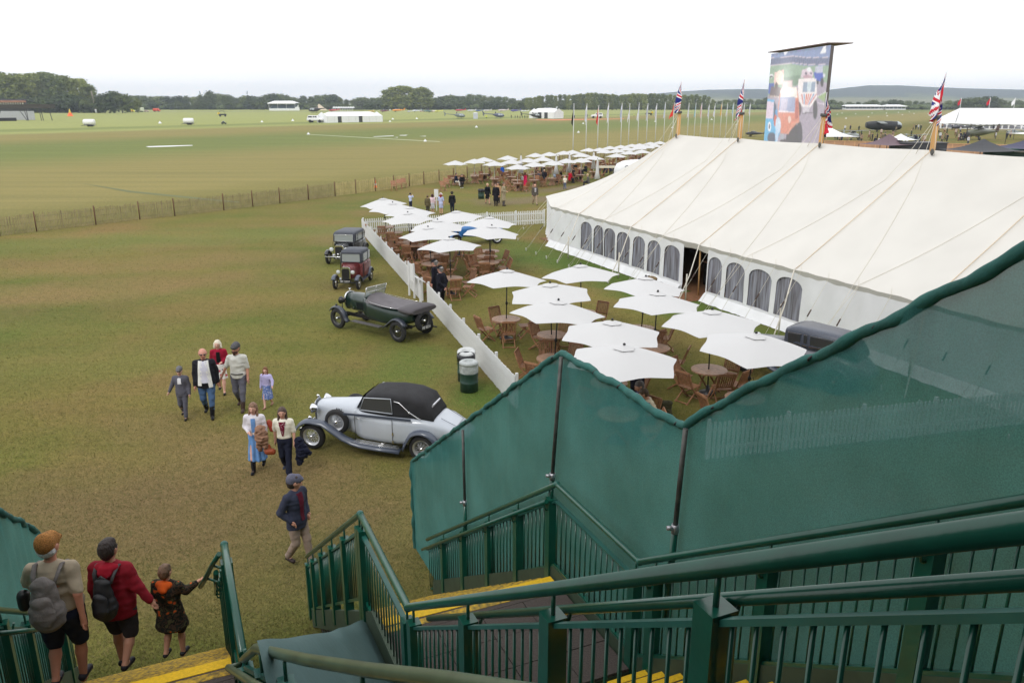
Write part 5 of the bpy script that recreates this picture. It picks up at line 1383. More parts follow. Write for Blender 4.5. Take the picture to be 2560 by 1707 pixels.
# ---- old motorcycle beside the sandbags
mt_ = thing('motorcycle', 'old dark motorcycle leaning in front of the stacked sandbags', 'motorcycle', TP(14.4, -2.0), TH + PI / 2 + .5)
for x in (.65, -.65): wheel(mt_, (x, 0, .32), .32, .09, mat('spoke_black'), 24)
mb = MB(); mb.tube([(.65, 0, .32), (.45, 0, .8), (-.1, 0, .78), (-.65, 0, .34)], .03, 8); mb.tube([(.45, 0, .8), (.1, 0, .3), (-.3, 0, .35)], .025, 8); mb.build('frame', M_black, mt_)
mb = MB(); mb.ell((.18, 0, .82), (.27, .11, .12)); mb.build('fuel_tank', mat('olive_paint', rgb(70, 72, 54), .5), mt_)
mb = MB(); mb.ell((-.25, 0, .80), (.20, .13, .06)); mb.build('saddle', M_rubber, mt_)
mb = MB(); mb.ell((.0, 0, .42), (.18, .14, .17)); mb.build('engine', M_galv, mt_)
mb = MB(); mb.tube([(.40, -.35, .98), (.46, 0, .95), (.40, .35, .98)], .014, 6); mb.build('handlebar', M_black, mt_)
mb = MB(); mb.ell((.56, 0, .84), (.07, .08, .08)); mb.build('headlight', M_black, mt_)
# ================================================================ PEOPLE
import numpy as np
def sdf_mesh(prims, vox, k=.018):
    """prims: (a, b, ra, rb[, sx, sy, yaw]) rounded cones with elliptical section -> one continuous surface (surface nets)"""
    A = np.array([[*p[0]] for p in prims], float); B = np.array([[*p[1]] for p in prims], float)
    Rm = np.array([max(p[2], p[3]) * max(1, p[4] if len(p) > 4 else 1, p[5] if len(p) > 5 else 1) for p in prims])
    lo = np.minimum(A, B).min(0) - Rm.max() - 2 * vox; hi = np.maximum(A, B).max(0) + Rm.max() + 2 * vox
    n = np.ceil((hi - lo) / vox).astype(int) + 1
    D = np.full(n, 1.0, np.float32)
    gx = [lo[i] + vox * np.arange(n[i]) for i in range(3)]
    for p, rm in zip(prims, Rm):
        a, b, ra, rb = np.array(p[0], float), np.array(p[1], float), p[2], p[3]
        sx, sy, yaw = (p[4] if len(p) > 4 else 1, p[5] if len(p) > 5 else 1, p[6] if len(p) > 6 else 0)
        l = np.minimum(a, b) - rm - k * 2 - vox; h_ = np.maximum(a, b) + rm + k * 2 + vox
        i0 = np.maximum(0, ((l - lo) / vox).astype(int)); i1 = np.minimum(n, ((h_ - lo) / vox).astype(int) + 2)
        X = gx[0][i0[0]:i1[0], None, None]; Y = gx[1][None, i0[1]:i1[1], None]; Z = gx[2][None, None, i0[2]:i1[2]]
        ab = b - a; L2 = max(ab @ ab, 1e-9)
        t = np.clip(((X - a[0]) * ab[0] + (Y - a[1]) * ab[1] + (Z - a[2]) * ab[2]) / L2, 0, 1)
        qx = X - a[0] - t * ab[0]; qy = Y - a[1] - t * ab[1]; qz = Z - a[2] - t * ab[2]
        if yaw: c, s = math.cos(yaw), math.sin(yaw); qx, qy = qx * c + qy * s, -qx * s + qy * c
        r = ra + (rb - ra) * t
        d = np.sqrt((qx / sx) ** 2 + (qy / sy) ** 2 + qz ** 2) - r
        if sx != 1 or sy != 1: d = d * min(sx, sy)
        S = D[i0[0]:i1[0], i0[1]:i1[1], i0[2]:i1[2]]
        hh = np.clip(.5 + .5 * (S - d) / k, 0, 1)
        D[i0[0]:i1[0], i0[1]:i1[1], i0[2]:i1[2]] = S * (1 - hh) + d * hh - k * hh * (1 - hh)
    N = D < 0
    c = N[:-1, :-1, :-1].astype(np.int8)
    cnt = np.zeros_like(c)
    acc = np.zeros((*c.shape, 3), np.float32); num = np.zeros(c.shape, np.float32)
    for ax in range(3):
        for o1 in (0, 1):
            for o2 in (0, 1):
                off = [0, 0, 0]; oth = [i for i in range(3) if i != ax]; off[oth[0]] = o1; off[oth[1]] = o2
                s0 = tuple(slice(off[i], off[i] + c.shape[i]) for i in range(3))
                off2 = list(off); off2[ax] = 1; s1 = tuple(slice(off2[i], off2[i] + c.shape[i]) for i in range(3))
                d0, d1 = D[s0], D[s1]; m = (d0 < 0) != (d1 < 0)
                t = np.where(m, d0 / np.where(m, d0 - d1, 1), 0)
                num += m; acc[..., oth[0]] += m * o1; acc[..., oth[1]] += m * o2; acc[..., ax] += m * t
    act = num > 0; idx = -np.ones(c.shape, np.int64); ids = np.argwhere(act); idx[act] = np.arange(len(ids))
    V = lo + (ids + acc[act] / num[act][:, None]) * vox
    F = []
    for ax in range(3):
        o = [i for i in range(3) if i != ax]
        s0 = [slice(None)] * 3; s1 = [slice(None)] * 3; s0[ax] = slice(0, -1); s1[ax] = slice(1, None)
        m = N[tuple(s0)] != N[tuple(s1)]; ee = np.argwhere(m)
        ok = (ee[:, o[0]] > 0) & (ee[:, o[1]] > 0) & (ee[:, o[0]] < n[o[0]] - 1) & (ee[:, o[1]] < n[o[1]] - 1); ee = ee[ok]
        ins = N[tuple(s0)][tuple(ee.T)]
        def g(d0, d1):
            q = ee.copy(); q[:, o[0]] -= d0; q[:, o[1]] -= d1; return idx[tuple(q.T)]
        q = np.stack([g(0, 0), g(1, 0), g(1, 1), g(0, 1)], 1)
        flip = ins if ax != 1 else ~ins
        q[~flip] = q[~flip][:, ::-1]
        F.append(q)
    F = np.concatenate(F)
    return V, F
def np_mesh(name, V, F, m, smooth=True):
    me = bpy.data.meshes.new(name); me.vertices.add(len(V)); me.vertices.foreach_set('co', np.asarray(V, np.float32).ravel())
    me.loops.add(F.size); me.loops.foreach_set('vertex_index', F.astype(np.int32).ravel())
    me.polygons.add(len(F)); me.polygons.foreach_set('loop_start', np.arange(0, F.size, 4, dtype=np.int32))
    me.polygons.foreach_set('use_smooth', [smooth] * len(F)); me.materials.append(m); me.update(calc_edges=True); me.validate(); return me
def wrinkle(V, amp, sc, seed):
    out = V.copy()
    for i in range(len(V)):
        v = Vector(V[i]) * sc; n = noise.noise_vector(Vector((v.x + seed, v.y, v.z * 1.6))); out[i] += np.array(n) * amp
    return out
def lap(V, F, it):
    V = V.copy(); a = F.ravel(); b = np.roll(F, -1, 1).ravel(); n = np.zeros(len(V)); np.add.at(n, a, 1); np.add.at(n, b, 1)
    for _ in range(it):
        S = np.zeros_like(V); np.add.at(S, a, V[b]); np.add.at(S, b, V[a]); V = V * .4 + .6 * S / np.maximum(n, 1)[:, None]
    return V
def V3(*a): return Vector(a)
CM = {}
def cloth(c, rough=.85, pat=None):
    key = (tuple(c), pat)
    if key in CM: return CM[key]
    l = rgb(*c); nm = 'cloth_%d' % len(CM)
    m = mat(nm, l, rough, noise_amt=.12, noise_scale=6, bump=.35, bump_scale=14, spec=.25)
    if pat:
        N = m.node_tree.nodes; L = m.node_tree.links; b = N['Principled BSDF']; t = N.new('ShaderNodeTexCoord')
        if pat in ('floral', 'dots', 'print'):
            v = N.new('ShaderNodeTexVoronoi'); v.inputs['Scale'].default_value = {'floral': 9, 'dots': 38, 'print': 30}[pat]; L.new(t.outputs['Object'], v.inputs['Vector'])
            r = N.new('ShaderNodeValToRGB'); r.color_ramp.interpolation = 'CONSTANT'
            base = {'floral': (.8, .78, .76), 'dots': rgb(110, 20, 48), 'print': l}[pat]
            spot = {'floral': rgb(190, 40, 60), 'dots': (.75, .65, .68), 'print': rgb(206, 212, 232)}[pat]
            r.color_ramp.elements[0].color = (*spot, 1); r.color_ramp.elements[1].position = {'floral': .34, 'dots': .25, 'print': .33}[pat]; r.color_ramp.elements[1].color = (*base, 1)
            if pat == 'floral':
                e = r.color_ramp.elements.new(.2); e.color = (*rgb(228, 150, 160), 1); e = r.color_ramp.elements.new(.29); e.color = (*rgb(50, 50, 66), 1)
            L.new(v.outputs['Distance'], r.inputs[0]); L.new(r.outputs[0], b.inputs['Base Color'])
        if pat == 'camo':
            n = N.new('ShaderNodeTexNoise'); n.inputs['Scale'].default_value = 17; n.inputs['Detail'].default_value = 1.5; L.new(t.outputs['Object'], n.inputs['Vector'])
            r = N.new('ShaderNodeValToRGB'); r.color_ramp.interpolation = 'CONSTANT'
            for i, (p, c_) in enumerate(((0, (28, 30, 26)), (.42, (62, 46, 34)), (.5, (20, 22, 20)), (.56, (66, 62, 40)), (.67, (204, 84, 24)))):
                e = r.color_ramp.elements[i] if i < 2 else r.color_ramp.elements.new(p); e.position = p; e.color = (*rgb(*c_), 1)
            L.new(n.outputs['Fac'], r.inputs[0]); L.new(r.outputs[0], b.inputs['Base Color'])
        if pat == 'tweed':
            n = N.new('ShaderNodeTexNoise'); n.inputs['Scale'].default_value = 180; L.new(t.outputs['Object'], n.inputs['Vector'])
            r = N.new('ShaderNodeValToRGB'); r.color_ramp.elements[0].position = .4; r.color_ramp.elements[0].color = (*[x * .5 for x in l], 1); r.color_ramp.elements[1].position = .6; r.color_ramp.elements[1].color = (*[min(1, x * 1.6) for x in l], 1)
            L.new(n.outputs['Fac'], r.inputs[0]); L.new(r.outputs[0], b.inputs['Base Color'])
    CM[key] = m; return m
def skin_mat(c): return mat('skin_%d_%d' % (c[0], c[1]), rgb(*c), .55, noise_amt=.06, noise_scale=10)
M_hair = lambda c: mat('hair_%d_%d_%d' % c, rgb(*c), .6, noise_amt=.35, noise_scale=30, bump=.7, bump_scale=70, stretch=(1, 1, .3))
def person(label, loc, face, h=1.75, leg='stand', arm='down', o=None, lod=1, hy=0, hp=0, lean=0, name='person', group=None, girth=1.0, root=None):
    """o: outfit dict.  face: direction in degrees (world), hy: head yaw, hp: head pitch"""
    o = o or {}; t = thing(name, label, 'person', loc, R(face - 90), group)
    vox = {0: .034, 1: .017, 2: .0125}[lod] * (h / 1.75) ** .5; G = girth
    sc = lambda x, y, z: V3(x * h, y * h, z * h)
    sit = leg == 'sit'
    hipz = .275 if sit else .515
    ln = lean
    def tp(x, y, z): # torso point, z measured as standing height fraction; leaned about the hips
        dz = z - .515; return sc(x, y + dz * math.sin(ln), hipz + dz * math.cos(ln))
    def EC(a, b, xa, xb, ya, yb):
        r = .022 * h; return (a, b, r, r * xb / xa, xa / r, (ya + yb * xa / xb) / 2 / r)
    # legs: (hip, knee, ankle, toe)
    if leg == 'stand': K = [((.005, .285), (-.005, .045)), ((.01, .285), (0, .045))]
    elif leg == 'walk': K = [((.06, .29), (.10, .045)), ((.015, .28), (-.115, .085))]
    elif leg == 'walk2': K = [((.015, .28), (-.115, .085)), ((.06, .29), (.10, .045))]
    elif leg == 'stepdown': K = [((.015, .285), (-.09, .11)), ((.05, .285), (.04, .01))]
    elif leg == 'stepdown2': K = [((.05, .285), (.04, .01)), ((.015, .285), (-.09, .11))]
    elif leg == 'stride': K = [((.085, .30), (.16, .06)), ((-.01, .28), (-.17, .09))]
    elif sit: K = [((.26, .285), (.24, .04)), ((.26, .285), (.29, .04))]
    LEG = []
    for s, (kn, an) in zip((-1, 1), K):
        wx = .05 * G; LEG.append((sc(s * wx, 0, hipz - .005), sc(s * wx * 1.05, kn[0], kn[1]), sc(s * .047, an[0], an[1]), sc(s * .055, an[0] + .075, max(.018, an[1] - .028))))
    A = {'down': [((.02, -.01), (.035, .03)), ((.02, -.01), (.035, .03))]}
    def armj(s, el, wr): return (tp(s * .104 * G ** .4, 0, .797), tp(s * el[0], el[1], el[2]), tp(s * wr[0], wr[1], wr[2]))
    ARM = {'down': ((.135, -.01, .64), (.14, .03, .49)), 'swingf': ((.135, .03, .65), (.13, .10, .52)), 'swingb': ((.14, -.05, .65), (.145, -.05, .49)),
           'bent': ((.14, -.02, .65), (.06, .11, .62)), 'up': ((.15, .06, .76), (.09, .14, .86)), 'behind': ((.145, -.05, .65), (.03, -.09, .54)),
           'pocket': ((.16, -.05, .65), (.115, .03, .56)), 'holdout': ((.16, .0, .66), (.22, .02, .54)), 'railhold': ((.17, .04, .68), (.20, .13, .60)),
           'cross': ((.135, .03, .66), (.02, .10, .67)), 'lap': ((.13, .05, .64), (.06, .17, .57)), 'reachup': ((.165, .03, .73), (.235, .09, .77))}
    an = arm if isinstance(arm, tuple) else (arm, arm)
    ARMS = [armj(-1, *ARM[an[0]]), armj(1, *ARM[an[1]])]
    def torso(inf=0.0, z0=.50, z1=.835, wide=1.0):
        pr = []
        prof = [(.50, .098, .070), (.56, .093, .066), (.62, .083, .058), (.68, .090, .062), (.735, .099, .066), (.775, .094, .060), (.800, .074, .048), (.832, .042, .038)]
        belly = o.get('belly', 0)
        for (za, xa, ya), (zb, xb, yb) in zip(prof[:-1], prof[1:]):
            if zb < z0 - .001 or za > z1 + .001: continue
            if .52 < za < .70 and belly: ya += belly; xa += belly * .7
            if .52 < zb < .70 and belly: yb += belly; xb += belly * .7
            off = belly * .5
            pr.append(EC(tp(0, off if za < .7 else 0, za), tp(0, off if zb < .7 else 0, zb), (xa * (G if za < .7 else G ** .4) + inf) * h, (xb * (G if zb < .7 else G ** .4) + inf) * h, (ya * G ** .5 + inf) * h, (yb * G ** .5 + inf) * h))
        # shrink the z overshoot of the capsule ends
        return pr
    head = tp(0, .012 + .03 * math.sin(ln), .925); hyaw = R(hy); hpit = R(hp)
    HM = Matrix.Translation(head) @ Matrix.Rotation(hyaw, 4, 'Z') @ Matrix.Rotation(-hpit, 4, 'X')
    hd = lambda x, y, z: HM @ (V3(x, y, z) * h * 1.06)
    body = []
    tz = [(.52, .088, .8), (.60, .074, .78), (.68, .080, .74), (.75, .088, .70), (.79, .075, .66)]
    for (za, xa, fa), (zb, xb, fb) in zip(tz[:-1], tz[1:]): body.append(EC(tp(0, 0, za), tp(0, 0, zb), xa * h * G, xb * h * G, xa * h * fa * G ** .5, xb * h * fb * G ** .5))
    body += [(tp(0, 0, .80), tp(0, .008, .875), .036 * h, .031 * h), (tp(0, 0, .818), tp(-.09, 0, .795), .03 * h, .03 * h), (tp(0, 0, .818), tp(.09, 0, .795), .03 * h, .03 * h)]
    body += [(hd(0, -.006, .012), hd(0, .002, .006), .0615 * h, .059 * h, .84, 1, hyaw), (hd(0, .016, -.028), hd(0, .022, -.042), .036 * h, .026 * h, .9, 1, hyaw),
             (hd(0, .052, -.002), hd(0, .062, -.016), .007 * h, .010 * h), (hd(-.049, -.004, -.004), hd(-.051, -.006, .012), .009 * h, .011 * h, .5, 1, hyaw), (hd(.049, -.004, -.004), hd(.051, -.006, .012), .009 * h, .011 * h, .5, 1, hyaw)]
    for (hp_, kn, ak, toe) in LEG: body += [(hp_, kn, .052 * h * G, .032 * h), (kn, kn.lerp(ak, .35), .032 * h, .033 * h), (kn.lerp(ak, .35), ak, .033 * h, .020 * h), (ak - V3(0, .01 * h, .01 * h), toe, .020 * h, .016 * h)]
    fing = MB()
    for s, (sh, el, wr) in zip((-1, 1), ARMS):
        d = (wr - el).normalized(); pal = wr + d * .045 * h
        body += [(sh, el, .032 * h, .024 * h), (el, wr, .024 * h, .016 * h), (wr, pal, .016 * h, .019 * h, 1, 1)]
        if lod:
            side_ = d.cross(V3(0, 1, 0)); side_ = side_.normalized() if side_.length > .2 else V3(1, 0, 0); front = side_.cross(d).normalized()
            for i, (off, L_) in enumerate(((-.016, .038), (-.006, .044), (.005, .041), (.015, .032))):
                b = pal + front * off * h - d * .01 * h; m_ = b + d * (.012 + L_ * .5) * h; e = m_ + (d * .75 - side_ * s * -.5).normalized() * L_ * .5 * h
                fing.tube([b, m_, e], [.0058 * h, .0055 * h, .0042 * h], 6)
            b = wr + d * .015 * h + front * .010 * h; m_ = b + (front * .8 + d * .6).normalized() * .026 * h; fing.tube([b, m_, m_ + d * .02 * h], [.0075 * h, .0065 * h, .005 * h], 6)
    V, F = sdf_mesh(body, vox, .012 * h)
    sk = skin_mat(o.get('skin', (206, 158, 136))); me = np_mesh('body', V, F, sk)
    if lod and fing.v:
        vs = [tuple(v) for v in V] + fing.v; fs = [tuple(f) for f in F] + [tuple(i + len(V) for i in f) for f in fing.f]
        me = bpy.data.meshes.new('body'); me.from_pydata(vs, [], fs); me.materials.append(sk); me.polygons.foreach_set('use_smooth', [True] * len(fs)); me.update()
    inst('body', me, t)
    seed = hash(label) % 100
    def garment(nm, prims, m, vx=vox, k=.016, wr=.006, ripple=None):
        V, F = sdf_mesh(prims, vx, k * h)
        if ripple:
            n_, amp, z0_ = ripple; a = np.arctan2(V[:, 1], V[:, 0]); f = np.clip((z0_ - V[:, 2]) / (.2 * h), 0, 1) * amp * h; r_ = f * np.sin(a * n_ + 2 * np.sin(V[:, 2] * 4)); V = V.copy(); V[:, 0] += np.cos(a) * r_; V[:, 1] += np.sin(a) * r_
        if lod: V = lap(V, F, 5)
        if lod and wr: V = wrinkle(V, wr * h * .9, 9 / h * 1.75, seed)
        inst(nm, np_mesh(nm, V, F, m), t)
    # lower clothes
    bt = o.get('bottom')
    if bt:
        c, kind = bt[0], bt[1]; m = cloth(c, pat=bt[2] if len(bt) > 2 else None); pr = []
        pelvis = EC(tp(0, 0, .49), tp(0, 0, .56), .101 * h * G, .094 * h * G, .076 * h * G ** .5, .068 * h * G ** .5)
        if kind in ('trousers', 'shorts', 'jeans', 'wide'):
            pr = [pelvis]
            for (hp_, kn, ak, toe) in LEG:
                if kind == 'shorts': pr += [(hp_, hp_.lerp(kn, .95), .066 * h * G, .054 * h)]
                else:
                    e = ak + V3(0, 0, .012 * h) if not o.get('boots') else kn.lerp(ak, .62)
                    w1 = .046 if kind == 'wide' else .036
                    pr += [(hp_, kn, .062 * h * G, .043 * h), (kn, e, .043 * h, w1 * h)]
            garment(kind if kind != 'wide' else 'trousers', pr, m)
        else:
            hem = o.get('hem', .30); rr = o.get('flare', .13)
            if sit: pr = [pelvis, (tp(0, 0, .52), LEG[0][1].lerp(LEG[1][1], .5), .10 * h, .085 * h)]
            else: pr = [pelvis, EC(tp(0, 0, .60), tp(0, 0, .54), .080 * h * G, .097 * h * G, .062 * h, .074 * h), EC(tp(0, 0, .54), sc(0, .012, hem + .02), .097 * h * G, rr * h, .074 * h, max(rr * .85, .10) * h)]
            V, F = sdf_mesh(pr, vox, .02 * h)
            if not sit:
                V = V.copy(); low = V[:, 2] < hem * h; V[low, 2] = hem * h + (V[low, 2] - hem * h) * .06
                a = np.arctan2(V[:, 1], V[:, 0]); f = np.clip((.52 * h - V[:, 2]) / (.22 * h), 0, 1) * .012 * h; r_ = f * np.sin(a * 9 + seed); V[:, 0] += np.cos(a) * r_; V[:, 1] += np.sin(a) * r_
            inst('skirt', np_mesh('skirt', V, F, m), t)
    tpc = o.get('top')
    if tpc:
        c, kind = tpc[0], tpc[1]; m = cloth(c, pat=tpc[2] if len(tpc) > 2 else None)
        inf = {'shirt': .008, 'tshirt': .008, 'cardigan': .012, 'jacket': .018, 'coat': .022, 'anorak': .026}[kind]
        z0 = {'shirt': .54, 'tshirt': .53, 'cardigan': .58, 'jacket': .50, 'coat': .50, 'anorak': .50}[kind]
        if 'top_z' in o: z0 = o['top_z']
        pr = torso(inf, z0)
        if kind == 'jacket': pr.append(EC(tp(0, -.002, .54), tp(0, -.004, .45), .106 * h * G, .116 * h * G, .080 * h * G ** .5, .088 * h * G ** .5))
        if kind == 'anorak': pr.append(EC(tp(0, 0, .56), tp(0, 0, .36), .108 * h * G, .16 * h * G, .088 * h, .13 * h))
        if kind == 'coat' and not sit:
            hem = o.get('coat_hem', .22); pr.append(EC(tp(0, 0, .54), sc(0, 0, hem), .106 * h * G, .128 * h * G, .080 * h, .095 * h))
        pr += [(tp(0, 0, .818), tp(s * .098 * G ** .4, 0, .795), (.034 + inf * .3) * h, (.033 + inf * .4) * h) for s in (-1, 1)]
        sl = o.get('sleeve', 'long')
        for (sh, el, wr) in ARMS:
            if sl == 'short': pr.append((sh, sh.lerp(el, .85), (.035 + inf * .5) * h, (.032 + inf * .5) * h))
            elif sl == 'elbow': pr += [(sh, el, (.036 + inf * .5) * h, (.030 + inf * .5) * h)]
            elif sl == 'rolled': pr += [(sh, el, (.036 + inf * .5) * h, (.032 + inf * .5) * h), (el, el.lerp(wr, .15), .036 * h, .034 * h)]
            elif sl != 'none': pr += [(sh, el, (.036 + inf * .5) * h, (.029 + inf * .5) * h), (el, wr, (.029 + inf * .5) * h, (.021 + inf * .5) * h)]
        garment({'tshirt': 't_shirt'}.get(kind, kind), pr, m)
    sh_ = o.get('shoes', (30, 28, 30)); m = cloth(sh_, .5)
    pr = []
    for (hp_, kn, ak, toe) in LEG:
        pr += [(V3(ak.x, ak.y - .018 * h, max(.020 * h, ak.z - .022 * h)), toe, .024 * h, .022 * h)]
        if o.get('boots'): pr += [(kn.lerp(ak, .5), ak, .036 * h, .030 * h)]
    for i in range(2):
        V, F = sdf_mesh(pr[i * len(pr) // 2:(i + 1) * len(pr) // 2], vox, .01 * h); inst('boot' if o.get('boots') else 'shoe', np_mesh('shoe', V, F, m), t)
    # hair
    hr = o.get('hair')
    if hr:
        c, st = hr; pr = []
        if st in ('short', 'bob', 'long', 'balding', 'grey_sides'):
            if st == 'grey_sides' or st == 'balding': pr = [(hd(-.022, -.024, -.004), hd(.022, -.024, -.004), .034 * h, .034 * h), (hd(0, -.028, -.012), hd(0, -.028, .008), .038 * h, .038 * h)]
            else: pr = [(hd(0, -.012, .022), hd(0, -.016, .018), .066 * h, .0645 * h, .85, 1, hyaw), (hd(0, -.028, -.012), hd(0, -.028, 0), .045 * h, .05 * h, .9, 1, hyaw)]
            if st == 'short' and lod == 2: pr += [(hd(-.02, .02, .060), hd(.025, .015, .062), .016 * h, .018 * h)]
        if st == 'bob': pr += [(hd(s * .044, -.008, .02), hd(s * .050, -.004, -.045), .024 * h, .026 * h) for s in (-1, 1)] + [(hd(0, -.035, .01), hd(0, -.035, -.05), .05 * h, .045 * h)]
        if st == 'long': pr += [(hd(s * .044, -.012, .01), hd(s * .054, .012, -.13), .020 * h, .017 * h) for s in (-1, 1)] + [(hd(0, -.035, .0), hd(0, -.040, -.15), .045 * h, .035 * h, 1.1, .8)]
        V, F = sdf_mesh(pr, vox * .9, .012 * h)
        if lod: V = wrinkle(V, .0035 * h, 22, seed)
        inst('hair', np_mesh('hair', V, F, M_hair(tuple(c))), t)
    if o.get('beard'):
        V, F = sdf_mesh([(hd(-.03, .026, -.04), hd(.03, .026, -.04), .018 * h, .018 * h), (hd(0, .04, -.035), hd(0, .045, -.07), .026 * h, .016 * h)], vox * .9, .01 * h); inst('beard', np_mesh('beard', V, F, M_hair(tuple(o['beard']))), t)
    ht = o.get('hat')
    if ht:
        c, st = ht; m = cloth(c, pat='tweed' if st == 'flat' else None); mb = MB()
        if st == 'flat':
            V, F = sdf_mesh([(hd(0, -.022, .045), hd(0, .03, .042), .055 * h, .042 * h, .98, 1, hyaw), (hd(0, -.02, .028), hd(0, .02, .03), .0605 * h, .053 * h, .92, 1, hyaw), (hd(-.02, .068, .030), hd(.02, .068, .030), .016 * h, .016 * h)], vox, .012 * h)
            inst('flat_cap', np_mesh('flat_cap', V, F, m), t)
        else:
            crown = .062 if st == 'bowler' else .055; cc = MB()
            prof = [(.086, .030), (.094, .036), (.086, .034), (.060, .036), (.058, .05), (.052, .075), (.035, .092), (.004, .097)] if st == 'bowler' else [(.10, .028), (.112, .034), (.10, .033), (.060, .036), (.057, .055), (.050, .088), (.03, .092), (.004, .088)]
            cc.lathe([(r_ * h, z_ * h) for r_, z_ in prof], 20); cc.v = [tuple(HM @ Vector((v[0] * .92, v[1] * 1.06, v[2]))) for v in cc.v]; cc.build(st + '_hat', m, t)
            if c[0] < 60:
                pass
    if lod:
        fm = [mat('eye_dark', (.03, .02, .02), .3), mat('lip', rgb(160, 88, 82), .6), M_hair(tuple((hr[0] if hr else (80, 70, 60))))]
        e = MB()
        for s in (-1, 1): e.ell(hd(s * .019, .053, .003), (.0052 * h, .004 * h, .0035 * h), 8, 5)
        if not o.get('sunglasses'): e.build('eyes', fm[0], t)['kind'] = 'stuff'
        e = MB(); e.tube([hd(-.013, .056, -.034), hd(0, .062, -.035), hd(.013, .056, -.034)], .0032 * h, 6); e.build('mouth', fm[1], t)
        e = MB()
        for s in (-1, 1): e.tube([hd(s * .010, .0575, .013), hd(s * .028, .051, .014)], .0026 * h, 5)
        e.build('eyebrows', fm[2], t)['kind'] = 'stuff'
        if o.get('sunglasses'):
            e = MB(); e.tube([hd(-.045, .03, .004), hd(-.032, .058, .003), hd(.032, .058, .003), hd(.045, .03, .004)], .004 * h, 6)
            for s in (-1, 1): e.ell(hd(s * .019, .058, .001), (.014 * h, .006 * h, .010 * h), 10, 6)
            e.build('sunglasses', M_black, t)
    for x in o.get('panels', []):  # shirt fronts, ties, scarves laid on the chest: (name, colour, x, half width, z0, z1, depth, pattern)
        nm, c, x0, hw, z0, z1, dep, pat = x; rows = []
        for j in range(9):
            f = j / 8; z = z0 + (z1 - z0) * f; row = []; w_ = hw if not isinstance(hw, tuple) else hw[0] + (hw[1] - hw[0]) * f
            for i in range(7):
                g_ = -1 + i / 3; xx = x0 * (1 if abs(x0) < .02 else (1.1 - .5 * f * (x0 != 0))) + g_ * w_
                pf = [(.44, .112, .086), (.50, .102, .076), (.56, .093, .066), (.62, .083, .058), (.68, .090, .062), (.735, .099, .066), (.775, .094, .060), (.812, .070, .052), (.85, .042, .040)]
                zz = min(max(z, .44), .849); iv = [q_ for q_ in range(8) if pf[q_][0] <= zz < pf[q_ + 1][0]][0]; fz = (zz - pf[iv][0]) / (pf[iv + 1][0] - pf[iv][0])
                inf_ = {'shirt': .008, 'tshirt': .008, 'cardigan': .012, 'jacket': .018, 'coat': .022, 'anorak': .026}[tpc[1]] if tpc else 0
                bl = o.get('belly', 0) * (1.5 if .50 < zz < .72 else 0)
                rxx = (pf[iv][1] * (1 - fz) + pf[iv + 1][1] * fz) * G + inf_ + .004; ryy = (pf[iv][2] * (1 - fz) + pf[iv + 1][2] * fz) * G ** .5 + inf_ + bl + .007
                yy = ryy * math.sqrt(max(0.02, 1 - min(1, abs(xx) / rxx) ** 2.2))
                row.append(tp(xx, yy + .002 * math.sin(i * 2 + z * 60), z))
            rows.append(row)
        mb = MB(); mb.grid(rows); mb.grid([[p - V3(0, .012 * h, 0) for p in r_] for r_ in rows[::-1]]); mb.build(nm, cloth(c, pat=pat), t)
    return t, LEG, ARMS, tp, hd
def hgt(fx, fy, ty, z=0.0):
    f = gp(fx, fy, z); return f, topz(fx, ty, f.y) - z
def P2(label, feet, top, face, z=0.0, hmul=1.0, **k):
    f, hh = hgt(feet[0], feet[1], top, z); return person(label, f, face, hh * hmul, **k)
# ---- family group walking towards the viewer
sk = (206, 158, 138)
t1, LG, AR, tp, hd = P2('boy in grey suit and flat cap holding the scarfed man\'s hand', (463, 1044), 914, -84, leg='walk', arm=('down', 'holdout'), hmul=.97, lod=1,
   o=dict(skin=(214, 170, 152), top=((92, 92, 104), 'jacket'), bottom=((88, 88, 100), 'trousers'), hair=((92, 72, 56), 'short'), hat=((104, 104, 108), 'flat'), shoes=(24, 24, 26), panels=[('shirt', (232, 232, 240), 0, (.035, .03), .70, .81, .092, None), ('bow_tie', (225, 225, 235), 0, .016, .795, .815, .075, None)]))
P2('bald man in black leather jacket, long white scarf, blue jeans and black boots', (525, 1040), 868, -76, leg='walk', arm=('swingb', 'down'), hmul=.985, girth=1.12, hy=8,
   o=dict(skin=(204, 144, 126), top=((34, 34, 42), 'jacket'), bottom=((72, 98, 134), 'jeans'), boots=True, shoes=(24, 24, 28), sunglasses=True, hair=((176, 160, 150), 'balding'), belly=.008,
          panels=[('shirt', (214, 214, 230), 0, (.055, .045), .53, .832, .100, None), ('scarf', (236, 236, 234), -.066, .026, .46, .838, .112, None), ('scarf', (236, 236, 234), .066, .026, .49, .838, .112, None)]))
P2('blonde woman in red cardigan and white floral skirt walking behind the man in the scarf', (557, 981), 848, -78, leg='walk', arm=('bent', 'swingb'), hmul=.98, hy=-8,
   o=dict(skin=(214, 166, 148), top=((150, 20, 50), 'cardigan'), bottom=((226, 214, 212), 'skirt', 'floral'), hem=.27, flare=.115, hair=((222, 214, 196), 'bob'), shoes=(26, 24, 26), panels=[('blouse', (18, 18, 20), 0, (.04, .03), .60, .80, .088, None)]))
P2('bearded man in pale shirt, grey trousers and grey flat cap, holding the girl\'s hand', (605, 1022), 856, -88, leg='walk', arm=('down', 'holdout'), hmul=.985, hy=-14, girth=1.08,
   o=dict(skin=(196, 142, 120), top=((206, 206, 200), 'shirt'), sleeve='elbow', bottom=((98, 98, 110), 'trousers'), boots=True, shoes=(74, 58, 52), hat=((84, 84, 88), 'flat'), hair=((52, 36, 30), 'short'), beard=(66, 34, 26), belly=.006,
          panels=[('belt', (40, 34, 32), 0, .085, .555, .57, .092, None)]))
